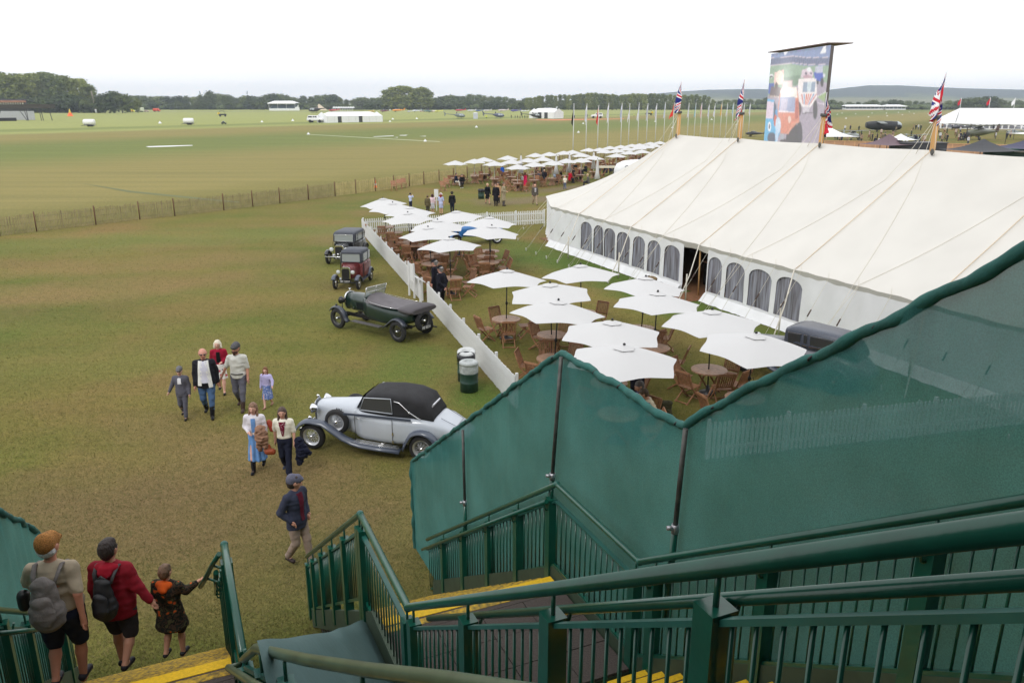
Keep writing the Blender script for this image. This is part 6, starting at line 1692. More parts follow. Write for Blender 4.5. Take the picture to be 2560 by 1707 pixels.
P2('small girl with long hair, lilac cardigan and blue patterned dress', (672, 1018), 915, -98, leg='walk2', arm=('railhold', 'down'), hmul=.97, hy=10,
   o=dict(skin=(226, 180, 164), top=((186, 180, 224), 'cardigan'), top_z=.62, bottom=((100, 122, 182), 'skirt', 'print'), hem=.22, flare=.125, hair=((118, 76, 48), 'long'), shoes=(150, 110, 96)))
P2('young woman in white cardigan and long light blue dress, brown fur coat over her arm', (648, 1174), 1005, -86, leg='walk2', arm=('down', 'bent'), hmul=.985, hy=-6,
   o=dict(skin=(216, 168, 150), top=((218, 214, 222), 'cardigan'), bottom=((108, 152, 210), 'skirt'), hem=.16, flare=.125, hair=((126, 96, 76), 'long'), boots=True, shoes=(26, 26, 32), panels=[('dress_front', (108, 152, 210), 0, (.03, .03), .60, .80, .088, None)]))
P2('woman in cream cardigan, dotted maroon scarf and dark navy trousers', (719, 1182), 1016, -88, leg='walk', arm=('down', 'swingb'), hmul=.985, hy=6,
   o=dict(skin=(206, 156, 136), top=((230, 226, 212), 'cardigan'), sleeve='elbow', bottom=((28, 32, 50), 'wide'), hair=((78, 60, 52), 'long'), shoes=(60, 66, 84), panels=[('scarf', (120, 30, 56), 0, (.012, .05), .60, .81, .088, 'dots')]))
def blob_thing(name, label, cat, loc, prims, m, wr=.02, vox=.014, group=None, rz=0, pat=None):
    V, F = sdf_mesh([tuple([Vector(p[0]), Vector(p[1])] + list(p[2:])) for p in prims], vox, .02)
    V = wrinkle(V, wr, 12, 3); o = bpy.data.objects.new(name, np_mesh(name, V, F, m)); COL.objects.link(o); o.location = loc; o.rotation_euler = (0, 0, rz); tag(o, label, cat, group); return o
f = gp(648, 1174)
blob_thing('fur_coat', 'brown teddy fur coat folded over the arm of the woman in the blue dress', 'coat', f + V3(.20, -.26, .92), [((0, 0, .16), (.02, -.02, -.02), .12, .13), ((-.06, 0, 0), (-.05, .02, -.30), .08, .06), ((.07, -.03, 0), (.10, 0, -.30), .09, .06)], cloth((146, 112, 92)), .035)
f = gp(719, 1182)
blob_thing('dark_coat', 'dark navy coat carried low by the woman in the cream cardigan', 'coat', f + V3(.33, -.05, .60), [((0, 0, .2), (.05, 0, -.1), .10, .13), ((.08, 0, .05), (.22, 0, -.10), .08, .05), ((0, .02, -.1), (-.02, 0, -.3), .10, .08)], cloth((22, 26, 46)), .03)
blob_thing('handbag', 'tan leather handbag hanging beside the woman in the cream cardigan', 'handbag', f + V3(-.31, -.12, .58), [((-.06, 0, 0), (.06, 0, 0), .07, .07), ((0, 0, .02), (0, 0, .16), .05, .02)], cloth((140, 66, 38), .5), .006)
f = gp(648, 1174)
blob_thing('handbag', 'rust brown handbag behind the shoulder of the woman in the blue dress', 'handbag', f + V3(.33, .08, 1.05), [((-.03, 0, .08), (.03, 0, -.08), .06, .07)], cloth((150, 62, 44), .5), .006)
# ---- man in the blazer
P2('man in blue-grey blazer, stone trousers and grey flat cap looking to the right', (752, 1411), 1185, -30, leg='walk', arm=('pocket', 'pocket'), lod=2, hmul=.985, hy=55,
   o=dict(skin=(200, 146, 124), top=((52, 56, 74), 'jacket'), bottom=((146, 128, 116), 'trousers'), hat=((92, 92, 108), 'flat'), hair=((56, 44, 40), 'short'), shoes=(50, 40, 40), panels=[('shirt', (96, 26, 46), .0, (.020, .034), .54, .83, .104, None)]))
# ---- three people on the stairs, seen from behind
def PS(label, feet, top, zf, face, **k):
    f = gp(feet[0], feet[1], zf); return person(label, f, face, (topz(feet[0], top, f.y) - zf) * k.pop('hmul', 1.0), **k)
_, LG, AR, tpA, hdA = PS('white-haired man in tan flat cap and beige shirt with grey canvas backpack', (183, 1706), 1329, ZL - .17, 97, leg='stepdown', arm=('railhold', 'swingb'), lod=2, hmul=.97, hy=-12, girth=1.22,
   o=dict(skin=(196, 134, 112), top=((172, 158, 138), 'shirt'), sleeve='short', bottom=((34, 38, 58), 'shorts'), hat=((150, 104, 56), 'flat'), hair=((204, 202, 204), 'grey_sides'), shoes=(44, 42, 50), belly=.02))
_, LG, AR, tpB, hdB = PS('dark-haired man in red hooded jacket and dark shorts with black backpack', (318, 1668), 1341, ZL - .25, 88, leg='stepdown2', arm=('down', 'holdout'), lod=2, hmul=.97, hy=-8, girth=1.12,
   o=dict(skin=(190, 138, 116), top=((132, 22, 38), 'jacket'), bottom=((52, 48, 54), 'shorts'), hair=((44, 34, 32), 'short'), shoes=(34, 32, 38), belly=.01))
_, LG, AR, tpC, hdC = PS('boy in dark camouflage raincoat with orange hood lining, hand on the rail', (442, 1640), 1407, ZL - .34, 84, leg='stepdown', arm=('down', 'reachup'), lod=2, hmul=.97, hy=-5, girth=1.0,
   o=dict(skin=(196, 144, 120), top=((50, 44, 36), 'anorak', 'camo'), bottom=((58, 50, 46), 'shorts'), hair=((104, 78, 58), 'short'), shoes=(40, 38, 44)))
def pack(label, feet, zf, face, hh, tpf, col, top=.79, bot=.53, wd=.085, strap=None, pocket=None):
    f = gp(feet[0], feet[1], zf); t = thing('backpack', label, 'backpack', f, R(face - 90)); V, F = sdf_mesh([(tpf(0, -.125, top - .05), tpf(0, -.135, bot + .04), wd * .72 * hh, wd * hh, 1, .62), (tpf(0, -.13, bot + .06), tpf(0, -.14, bot + .03), wd * hh, wd * .9 * hh, 1.05, .7)], .012, .02)
    V = wrinkle(V, .012, 11, 2); inst('bag_body', np_mesh('bag_body', V, F, col), t)
    V, F = sdf_mesh([(tpf(0, -.175, bot + .13), tpf(0, -.18, bot + .06), wd * .62 * hh, wd * .7 * hh, 1, .5)], .012, .02); V = wrinkle(V, .01, 11, 5); inst('front_pocket', np_mesh('front_pocket', V, F, pocket or col), t)
    for s in (-1, 1):
        mb = MB(); pts = [tpf(s * .05, -.11, top - .04), tpf(s * .065, -.085, .80), tpf(s * .072, -.03, .838), tpf(s * .075, .04, .82), tpf(s * .08, .085, .74)]
        mb.tube(pts, .024 * hh / 1.75, 8, flat=.5); mb.build('strap', strap or col, t)
    mb = MB(); mb.tube([tpf(-.03, -.12, top - .01), tpf(0, -.125, top + .02), tpf(.03, -.12, top - .01)], .008, 6); mb.build('grab_handle', strap or col, t)
    return t
hA = (topz(183, 1329, gp(183, 1706, ZL - .17).y) - ZL + .17) * .97
pack('grey canvas backpack worn by the man in the tan flat cap', (183, 1706), ZL - .17, 97, hA, tpA, mat('grey_canvas_bag', rgb(112, 106, 104), .85, noise_amt=.15, noise_scale=9, bump=.5, bump_scale=30), wd=.095)
hB = (topz(318, 1341, gp(318, 1668, ZL - .25).y) - ZL + .25) * .97
pack('black backpack worn by the man in the red jacket', (318, 1668), ZL - .25, 88, hB, tpB, mat('black_nylon', (.016, .016, .02), .6, bump=.4, bump_scale=20), wd=.08, strap=mat('strap_grey', (.05, .05, .055), .7))
def hood(label, feet, zf, face, prims, m, par=None):
    f = gp(feet[0], feet[1], zf); V, F = sdf_mesh(prims, .012, .02); V = wrinkle(V, .014, 10, 4)
    return f, np_mesh('hood', V, F, m)
for nm, feet, zf, face, hh, tpf, m, lab in (('hood', (318, 1668), ZL - .25, 88, hB, tpB, cloth((150, 20, 40)), 'red'), ('hood', (442, 1640), ZL - .34, 84, 1.15, tpC, cloth((196, 84, 26)), 'orange')):
    f, me = hood('', feet, zf, face, [(tpf(-.055, -.035, .825), tpf(.055, -.035, .825), .030 * hh, .030 * hh), (tpf(0, -.06, .815), tpf(0, -.075, .795), .042 * hh, .038 * hh, 1.2, .8)], m)
    own = [ob for ob in bpy.data.objects if ob.get('category') == 'person' and (Vector(ob.location) - f).length < .001][0]
    inst('hood', me, own)
f = gp(183, 1706, ZL - .17); blob_thing('camera_bag', 'black camera bag at the left hip of the man in the tan cap', 'camera bag', f + V3(-.30, .0, .88), [((0, 0, .05), (0, 0, -.05), .055, .055)], M_black, .004)
# ---- two stewards in bowler hats
BW = dict(skin=(206, 152, 138), top=((20, 20, 32), 'jacket'), bottom=((16, 16, 22), 'trousers'), hat=((14, 14, 17), 'bowler'), hair=((150, 146, 144), 'short'), shoes=(14, 14, 16))
person('steward in bowler hat and dark suit with hands clasped behind his back', gp(1104, 776), 150, 1.80, arm='behind', o=dict(BW, panels=[('collar', (230, 228, 232), 0, .045, .80, .83, .07, None)]), girth=1.1)
person('steward in bowler hat and dark uniform standing behind his colleague by the fence', gp(1090, 756), 165, 1.80, arm='down', o=dict(BW), girth=1.05)
# ---- people at the nearest umbrellas
q = gp(1616, 955, 1.30); q.z = 0
person('grey-haired man in navy suit seated and looking down, beside the green screen', q, 195, 1.78, leg='sit', arm='lap', hp=18, lean=.22, o=dict(skin=(206, 158, 136), top=((50, 58, 88), 'jacket'), bottom=((40, 44, 62), 'trousers'), hair=((104, 100, 102), 'short'), panels=[('collar', (214, 220, 240), 0, .045, .80, .83, .07, None)]))
q = gp(1648, 992, 1.05); q.z = 0
person('person in cream short-sleeved shirt bent forward beside the seated man', q, 175, 1.75, leg='sit', arm='lap', lean=.5, hp=20, o=dict(top=((212, 200, 176), 'shirt'), sleeve='short', bottom=((70, 70, 60), 'trousers'), hair=((90, 74, 60), 'short')))
q = gp(1593, 962, .85); q.z = 0
person('standing man in dark suit hidden to the chest by a white umbrella', q, 120, 1.8, arm='bent', o=dict(top=((22, 24, 38), 'jacket'), bottom=((18, 20, 30), 'trousers'), hair=((60, 50, 44), 'short')))
q = gp(1672, 1004, .80); q.z = 0
blob_thing('waxed_jacket', 'dark olive waxed jacket draped on a chair back by the green screen', 'jacket', q + V3(-.1, 0, .55), [((-.14, 0, .22), (.14, 0, .22), .06, .06), ((0, 0, .18), (.02, .04, -.35), .10, .13, 1.7, .6)], cloth((84, 82, 64)), .02)
# ---- middle distance
P2('man in pale blue shirt and flat cap raising a phone to take a picture', (1027, 524), 481, 70, arm=('up', 'up'), lod=1, hmul=.95, o=dict(top=((182, 192, 222), 'shirt'), bottom=((40, 44, 66), 'trousers'), hat=((60, 56, 56), 'flat')))
P2('man in olive jacket carrying a rucksack, seen from behind', (1070, 537), 487, 75, lod=1, hmul=.97, o=dict(top=((92, 84, 60), 'jacket'), bottom=((70, 66, 56), 'trousers'), hair=((96, 76, 56), 'short')))
P2('dark-haired woman in pale pink top and white skirt, seen from behind', (1082, 534), 484, 80, lod=1, hmul=.97, o=dict(top=((226, 200, 208), 'cardigan'), bottom=((214, 212, 220), 'skirt'), hem=.25, flare=.12, hair=((62, 30, 34), 'bob')))
P2('red-haired woman in pale blue dress and white hat', (1103, 536), 482, 85, lod=1, hmul=.97, o=dict(top=((178, 186, 220), 'shirt'), sleeve='short', top_z=.56, bottom=((178, 186, 220), 'skirt'), hem=.3, flare=.1, hair=((150, 50, 40), 'long'), hat=((232, 230, 240), 'brimmed')))
P2('man in black shirt and black brimmed hat, seen from behind', (1131, 534), 478, 95, lod=1, hmul=.97, o=dict(top=((22, 24, 28), 'shirt'), bottom=((26, 32, 48), 'trousers'), hat=((20, 20, 22), 'brimmed'), hair=((40, 34, 30), 'short')))
t = thing('information_board', 'white printed information board held up beside the red-haired woman', 'sign', gp(1092, 528), R(10)); mb = MB(); mb.box((0, .1, 1.35), (.32, .03, .6)); mb.build('board', M_white, t); mb = MB(); mb.box((0, .1, .5), (.05, .03, 1.1)); mb.build('post', M_white, t)
P2('woman in black dress with black backpack beside the drum bin', (1219, 511), 457, -60, leg='walk', lod=1, hmul=.97, o=dict(top=((20, 22, 30), 'cardigan'), bottom=((20, 20, 26), 'skirt'), hem=.26, flare=.10, hair=((196, 160, 130), 'short'), shoes=(20, 20, 24)))
P2('woman in long black coat standing between two companions', (1240, 515), 458, -100, lod=1, hmul=.97, o=dict(top=((24, 24, 32), 'coat'), coat_hem=.24, bottom=((20, 20, 24), 'trousers'), hair=((90, 66, 54), 'short')))
P2('person in tan coat partly hidden behind the woman in black', (1246, 508), 455, -120, lod=1, hmul=.97, o=dict(top=((176, 140, 104), 'coat'), coat_hem=.3, bottom=((60, 56, 56), 'trousers'), hair=((60, 46, 40), 'short')))
P2('man in long beige trench coat seen side on', (1259, 515), 455, -20, lod=1, arm='bent', hmul=.97, o=dict(top=((156, 144, 120), 'coat'), coat_hem=.24, bottom=((84, 78, 80), 'trousers'), hair=((96, 80, 66), 'short')))
P2('man striding in grey jacket, dark tie and stone trousers on the muddy path', (1337, 513), 459, -75, leg='stride', lod=1, hmul=.98, o=dict(top=((88, 82, 76), 'jacket'), bottom=((160, 140, 118), 'trousers'), hair=((150, 140, 130), 'balding'), panels=[('shirt', (206, 204, 214), 0, .035, .62, .81, .104, None), ('tie', (80, 24, 34), 0, .012, .60, .80, .110, None)]))
P2('woman in bright pink coat and coral skirt with white socks', (1313, 477), 430, 20, lod=1, hmul=.97, o=dict(top=((226, 30, 96), 'coat'), coat_hem=.36, bottom=((236, 84, 72), 'skirt'), hem=.24, flare=.13, hair=((120, 84, 70), 'bob'), shoes=(230, 228, 226)))
P2('person in dark waistcoat and pale sleeves beside the woman in pink', (1306, 474), 433, 190, lod=1, hmul=.97, o=dict(top=((190, 196, 196), 'shirt'), bottom=((34, 38, 56), 'trousers'), hair=((70, 60, 56), 'short')))
P2('bald man in white T-shirt and jeans, seen from behind', (1412, 474), 439, 100, lod=1, hmul=.97, leg='walk', o=dict(top=((226, 220, 206), 'tshirt'), sleeve='short', bottom=((96, 104, 130), 'jeans'), skin=(214, 160, 140)))
def seated(label, px, py, face, top, bottom, hair, lod=0, **k):
    q = gp(px, py, 1.25); q.z = 0; return person(label, q, face, 1.72, leg='sit', arm='lap', lean=.15, lod=lod, group=None, o=dict(top=(top, 'jacket'), bottom=(bottom, 'trousers'), hair=(hair, 'short'), **k))
seated('seated man in navy jacket and white trousers leaning towards a companion', 1138, 434, -20, (30, 34, 56), (206, 202, 196), (80, 66, 54), 1)
seated('seated woman in black coat with white shoes facing the viewer', 1155, 437, -90, (22, 22, 26), (28, 28, 32), (50, 40, 36), 1, shoes=(220, 218, 214))
SEAT = [(1349, 428, 200, (70, 74, 90), 'slate jacket at the front of the far seating area'), (1362, 425, 250, (34, 32, 40), 'black jacket next to the man in slate'), (1358, 414, 280, (32, 22, 26), 'dark plum top with blonde hair', ), (1388, 425, 300, (180, 196, 220), 'pale blue top'),
        (1404, 424, 180, (50, 46, 46), 'charcoal coat'), (1424, 428, 30, (190, 24, 50), 'bright red jacket'), (1436, 420, 150, (44, 44, 40), 'dark brown coat leaning on the table'), (1452, 420, 200, (104, 34, 44), 'maroon top'),
        (1466, 410, 200, (36, 38, 44), 'black coat near the closed umbrella'), (1440, 408, 230, (28, 34, 34), 'dark green coat'), (1472, 436, 170, (96, 92, 86), 'grey tweed coat at the marquee edge'), (1226, 420, 190, (150, 120, 88), 'tan jacket by the paling fence'),
        (1343, 421, 120, (120, 104, 82), 'khaki coat'), (1528, 408, 90, (54, 58, 76), 'blue-grey jacket beside the white awning'), (1516, 412, 120, (40, 44, 60), 'dark blue jacket next to the awning'), (1600, 390, 60, (60, 48, 52), 'brown coat at the far end of the seating')]
for i, (px, py, fc_, c, d) in enumerate(SEAT): seated('distant seated person in ' + d, px, py, fc_, c, (50, 50, 56), [(70, 56, 46), (200, 180, 140), (120, 110, 104)][i % 3])
P2('person in bright blue coat standing at the paling fence', (1256, 448), 413, 130, lod=0, o=dict(top=((20, 90, 190), 'anorak'), bottom=((26, 28, 44), 'trousers'), hair=((60, 50, 44), 'short')))
# low-detail folk for the far crowd on the right
PRO = []
for i, (c, b, hr_) in enumerate((((36, 40, 56), (30, 32, 44), (60, 46, 40)), ((118, 108, 88), (96, 90, 74), (90, 74, 60)), ((206, 206, 214), (60, 66, 92), (70, 56, 46)), ((150, 128, 110), (60, 52, 48), (50, 40, 36)), ((70, 78, 66), (40, 40, 38), (130, 120, 110)), ((190, 170, 160), (120, 60, 60), (44, 34, 30)))):
    PRO.append(person('visitor', (0, 0, 0), 0, 1.72, lod=0, leg=('stand', 'walk')[i % 2], o=dict(top=(c, 'jacket'), bottom=(b, 'trousers'), hair=(hr_, 'short')))[0])
nm_c = ['dark suit', 'khaki uniform', 'white shirt', 'tan jacket', 'green jacket', 'pale dress coat']
CR2 = [(random.uniform(2080, 2540), random.uniform(324, 364)) for _ in range(36)]
CR = [(2098, 357, 3, 'beside the white tent peak'), (2103, 358, 0, 'next to the person in tan by the tent peak'), (2175, 352, 1, 'in front of the dark glider'), (2180, 353, 0, 'in a group before the dark glider'), (2192, 352, 0, 'left of the khaki trio'), (2200, 354, 3, 'in the middle of the aircraft crowd'),
      (2206, 354, 1, 'centre of the aircraft crowd'), (2211, 353, 4, 'right of the khaki man'), (2222, 353, 3, 'near the striped wing'), (2229, 356, 5, 'under the striped wing'), (2242, 358, 2, 'in the white shirt near the striped wing'), (2249, 365, 0, 'standing before the seated pair'), (2258, 366, 2, 'left of the seated pair'),
      (2266, 366, 2, 'right of the seated pair'), (2288, 360, 0, 'left of the two officers'), (2297, 360, 0, 'right-hand officer'), (2186, 365, 0, 'sitting on the boundary boards at the left'), (2197, 366, 2, 'on the boundary boards'), (2226, 365, 0, 'by the round dark case'),
      (2353, 358, 3, 'to the right of the king pole'), (2361, 350, 1, 'right of the king pole, farther back'), (2367, 335, 4, 'in green beside the far plane'), (2346, 330, 0, 'near the far marquee corner'), (2400, 350, 0, 'by the field gun'), (2410, 352, 0, 'second by the field gun'), (2440, 344, 5, 'below the camouflaged plane'),
      (2446, 348, 0, 'crouching below the camouflaged plane'), (2295, 325, 2, 'in the rear crowd'), (2301, 327, 4, 'in the rear crowd at the right'), (2289, 325, 0, 'at the left of the rear crowd'), (2283, 326, 3, 'farthest left of the rear crowd'), (2070, 338, 3, 'behind the white tent peak'), (2078, 340, 2, 'behind the white tent slope'), (2086, 345, 4, 'on the white tent slope side'),
      (2380, 325, 0, 'by the tail of the black plane'), (2355, 322, 3, 'left of the far marquee'), (2425, 325, 1, 'before the far marquee windows'), (2516, 348, 0, 'near the right-hand plane'), (2525, 346, 3, 'below the right-hand canopy')]
for i, (px, py, kx, d) in enumerate(CR):
    dup(PRO[kx], gp(px, py), random.uniform(0, 6), 'distant visitor in %s %s' % (nm_c[kx], d), 'visitors around the parked aircraft', scale=(random.uniform(.94, 1.05),) * 3)
for i, (px, py) in enumerate(CR2): dup(PRO[i % 6], gp(px, py), random.uniform(0, 6), 'distant visitor strolling in the crowd around the parked vintage aircraft', 'strolling crowd around the aircraft', scale=(random.uniform(.92, 1.05),) * 3)
def delete_tree(o):
    for c in list(o.children): delete_tree(c)
    bpy.data.objects.remove(o)
PROKEEP = PRO
# ================================================================ TREES
def leaf_mat(name, c, c2):
    m = mat(name, c, .9, col2=c2, noise_scale=.35, noise_amt=.3, spec=.1); N = m.node_tree.nodes; L = m.node_tree.links; b = N['Principled BSDF']
    src = b.inputs['Base Color'].links[0].from_socket; oi = N.new('ShaderNodeObjectInfo'); r = N.new('ShaderNodeValToRGB'); r.color_ramp.elements[0].color = (1.15, 1.2, 1.15, 1); r.color_ramp.elements[1].color = (2.1, 1.95, 1.35, 1)
    L.new(oi.outputs['Random'], r.inputs[0]); mx_ = N.new('ShaderNodeMixRGB'); mx_.blend_type = 'MULTIPLY'; mx_.inputs[0].default_value = 1; L.new(src, mx_.inputs[1]); L.new(r.outputs[0], mx_.inputs[2]); L.new(mx_.outputs[0], b.inputs['Base Color']); return m
LM = [leaf_mat('foliage_oak', (.050, .072, .030), (.105, .130, .052)), leaf_mat('foliage_poplar', (.075, .100, .036), (.150, .175, .062)), leaf_mat('foliage_dark', (.032, .048, .026), (.070, .090, .040)), leaf_mat('foliage_pale', (.055, .075, .035), (.10, .12, .055))]
M_bark = mat('bark', (.055, .045, .035), .95)
def crown(seed, H_, W, z0, n_cl, n_leaf, s, shape='round'):
    rg = np.random.default_rng(seed); C = []
    for i in range(n_cl):
        a = rg.uniform(0, 2 * np.pi); f = rg.uniform(0, 1)
        if shape == 'poplar': z = z0 + (H_ - z0) * f; rr = W / 2 * (.35 + .65 * np.sin(np.pi * min(.97, .18 + .8 * f))) * rg.uniform(.2, .8); cr = W * .22
        elif shape == 'cone': z = z0 + (H_ - z0) * f; rr = W / 2 * (1.02 - f) * rg.uniform(.3, .9); cr = W * .16 * (1.15 - f)
        else: z = z0 + (H_ - z0) * f; rr = W / 2 * np.sqrt(max(.05, 1 - (2 * f - .9) ** 2 * .8)) * rg.uniform(.15, .75); cr = W * rg.uniform(.15, .24)
        C.append((rr * np.cos(a), rr * np.sin(a), min(z, H_ - cr * .8), cr))
    vs, fs = [], []
    mb = MB()
    for (x, y, z, r) in C:
        mb.ell((x, y, z), (r * .52, r * .52, r * .46), 6, 4)
        d = rg.normal(size=(n_leaf, 3)); d /= np.linalg.norm(d, axis=1)[:, None]; rad = r * rg.uniform(.5, 1.42, n_leaf)
        P = np.array([x, y, z]) + d * rad[:, None] * np.array([1, 1, .85]); t1 = rg.normal(size=(n_leaf, 3)); t1 /= np.linalg.norm(t1, axis=1)[:, None]
        t2 = np.cross(t1, d + rg.normal(scale=.5, size=(n_leaf, 3))); t2 /= (np.linalg.norm(t2, axis=1)[:, None] + 1e-6); sz = s * rg.uniform(.5, 1.2, n_leaf)[:, None]
        for q, a_, b_ in zip(P, t1 * sz, t2 * sz * .7): mb.add([q - a_, q + b_, q + a_, q - b_], [(0, 1, 2, 3)])
    return mb
TREE = {}
def tree_proto(kind):
    if kind in TREE: return TREE[kind]
    spec = {'oak0': (1, 14, 14, 2.2, 26, 60, .75, 'round', 0), 'oak1': (2, 12, 15, 1.8, 24, 60, .75, 'round', 0), 'oak2': (3, 15, 12, 2.5, 24, 60, .7, 'round', 3),
            'dark0': (4, 13, 13, 1.2, 24, 60, .7, 'round', 2), 'dark1': (9, 11, 16, .8, 24, 60, .7, 'round', 2),
            'pop0': (5, 26, 11, 3, 44, 62, .7, 'poplar', 1), 'pop1': (6, 24, 9.5, 2.5, 38, 62, .7, 'poplar', 1), 'pop2': (7, 28, 13, 4, 50, 60, .75, 'poplar', 1), 'con': (8, 18, 8, 2, 26, 50, .5, 'cone', 2), 'bush': (10, 5, 8, .2, 14, 50, .45, 'round', 0)}[kind]
    cr_ = crown(*spec[:8]).mesh('crown', LM[spec[8]]); tk = MB(); h = spec[1]
    tk.tube([(0, 0, -.3), (.1, 0, h * .3), (0, .1, h * .75)], [h * .022, h * .017, h * .006], 7)
    for i in range(5): a = i * 1.3; tk.tube([(0, 0, h * (.25 + .08 * i)), (math.cos(a) * h * .14, math.sin(a) * h * .14, h * (.42 + .08 * i))], [h * .008, h * .003], 5)
    TREE[kind] = (cr_, tk.mesh('trunk', M_bark), h); return TREE[kind]
TN = {'oak': 'broad_tree', 'dar': 'dark_tree', 'pop': 'poplar_tree', 'con': 'conifer_tree', 'bus': 'bush'}
def tree(kind, px, Y, ytop, label, group, ws=1.0):
    c, tk, h = tree_proto(kind); p = py_at(px, 276, Y); z = topz(px, ytop, Y); s = max(.25, z / h)
    t = thing(TN[kind[:3]], label, 'tree' if kind != 'bush' else 'bush', (p.x, Y, 0), random.uniform(0, 6), group); t.scale = (s * ws, s * ws, s)
    inst('crown', c, t); inst('trunk', tk, t); return t
random.seed(31)
def lerp_prof(prof, x):
    for (a, ya), (b, yb) in zip(prof[:-1], prof[1:]):
        if a <= x <= b: return ya + (yb - ya) * (x - a) / (b - a)
    return prof[-1][1] if x > prof[-1][0] else prof[0][1]
# tall poplars at the left
prof = [(-60, 186), (0, 181), (60, 186), (120, 184), (165, 190), (205, 197), (232, 212)]
for i, x in enumerate(range(-40, 236, 19)):
    tree('pop%d' % (i % 3), x + random.uniform(-4, 4), 690 + random.uniform(-25, 40), lerp_prof(prof, x) + random.uniform(-2, 5), 'tall poplar in the tall group at the left edge, beyond the race track', 'tall trees at the left', 1.35)
for i, x in enumerate(range(-50, 240, 24)): tree('dark%d' % (i % 2), x + 6, 655, 246 + random.uniform(-7, 5), 'dark rounded tree growing in front of the tall poplars', 'understorey trees at the left', 1.35)
for x in (262, 285, 306): tree('dark0', x, 640, 231 + abs(x - 285) * .25, 'dark rounded tree to the right of the wooden pole', 'dark trees beside the wooden pole', 1.25)
tree('oak2', 345, 640, 247, 'pale green rounded tree behind the yellow ambulance', None, .9)
# far tree line
far = [(320, 240), (380, 240), (430, 243), (520, 240), (560, 239), (640, 243), (700, 236), (760, 242), (840, 238), (870, 246), (940, 243), (1090, 243), (1160, 238), (1200, 240), (1250, 241), (1300, 249), (1330, 243)]
x = 316
i = 0
while x < 1330:
    k = random.choice(('oak0', 'oak1', 'oak2', 'dark0', 'oak0')); tree(k, x, 1020 + random.uniform(-50, 90), lerp_prof(far, x) + random.uniform(-2.5, 4), 'rounded tree in the hazy tree line across the middle of the horizon', 'middle tree line', random.uniform(1.0, 1.3)); x += random.uniform(13, 21); i += 1
x = 320
while x < 1330: tree(random.choice(('dark0', 'dark1')), x, 925 + random.uniform(-15, 15), 257 + random.uniform(-4, 4), 'low dark tree at the foot of the hazy tree line', 'low trees along the tree line', 1.3); x += random.uniform(17, 25)
for px, yt in ((504, 229), (528, 228), (573, 236)): tree('con' if px != 528 else 'oak2', px, 960, yt, 'taller dark crown standing above the tree line left of the white grandstand', 'taller crowns in the tree line')
tree('con', 622, 960, 229, 'spiky cedar standing clear above the tree line just left of the grandstand', None)
for x, yt in ((968, 226), (985, 219), (1005, 216), (1024, 217), (1042, 222), (1058, 219), (1072, 226)): tree('pop%d' % (x % 3), x, 915, yt, 'tall tree in the clump rising above the middle of the tree line', 'tall clump in the middle', 1.6)
# long poplar row right of centre
x = 1318; pr = [(1318, 243), (1360, 240), (1420, 237), (1500, 233), (1540, 236), (1620, 236), (1700, 238), (1760, 240), (1780, 248)]
while x < 1782: tree('pop%d' % random.randint(0, 2), x, 905 + random.uniform(-12, 12), lerp_prof(pr, x) + random.uniform(-2, 2.5), 'slender poplar in the long even row right of the middle', 'long row of poplars', 1.05); x += random.uniform(8.5, 12)
pr = [(1780, 251), (1850, 250), (1900, 250), (1925, 243), (1985, 247), (2060, 251), (2090, 253), (2150, 256), (2200, 255), (2260, 252), (2330, 256), (2400, 252), (2480, 252), (2560, 253)]
x = 1784
while x < 2600:
    k = random.choice(('oak0', 'oak1', 'oak2', 'dark0')); tree(k, x, 1000 + random.uniform(-40, 60), lerp_prof(pr, x) + random.uniform(-2, 4), 'rounded tree in the hazy line below the hills on the right', 'right-hand tree line', random.uniform(.9, 1.3)); x += random.uniform(14, 24)
for x, yt in ((2392, 252), (2408, 248), (2425, 247), (2445, 246), (2462, 243), (2478, 243), (2490, 248), (2395, 258), (2475, 256)): tree('dark%d' % (x % 2), x, 900, yt, 'dark rounded tree in the dense clump behind the far marquee', 'dark clump behind the far marquee', 1.25)
for x, yt in ((2180, 252), (2230, 251), (2245, 253), (2030, 246), (1945, 244)): tree('dark1', x, 960, yt, 'dark rounded tree standing near the long white hospitality stand', 'trees by the hospitality stand', 1.1)
# continuous hedge along the circuit
hb_ = MB(); rg = np.random.default_rng(5)
for i in range(2600):
    px = rg.uniform(-150, 2700); Y = (940 if px > 250 else 760) + rg.uniform(-10, 12); p = py_at(px, 276, Y); r = rg.uniform(1.3, 2.6); hb_.ell((p.x, Y, r * .6 + rg.uniform(0, 2.4)), (r * 1.5, r, r), 6, 4)
tag(hb_.build('hedge', LM[2]), 'continuous dark hedge running along the foot of all the distant trees', 'hedge', kind='stuff')
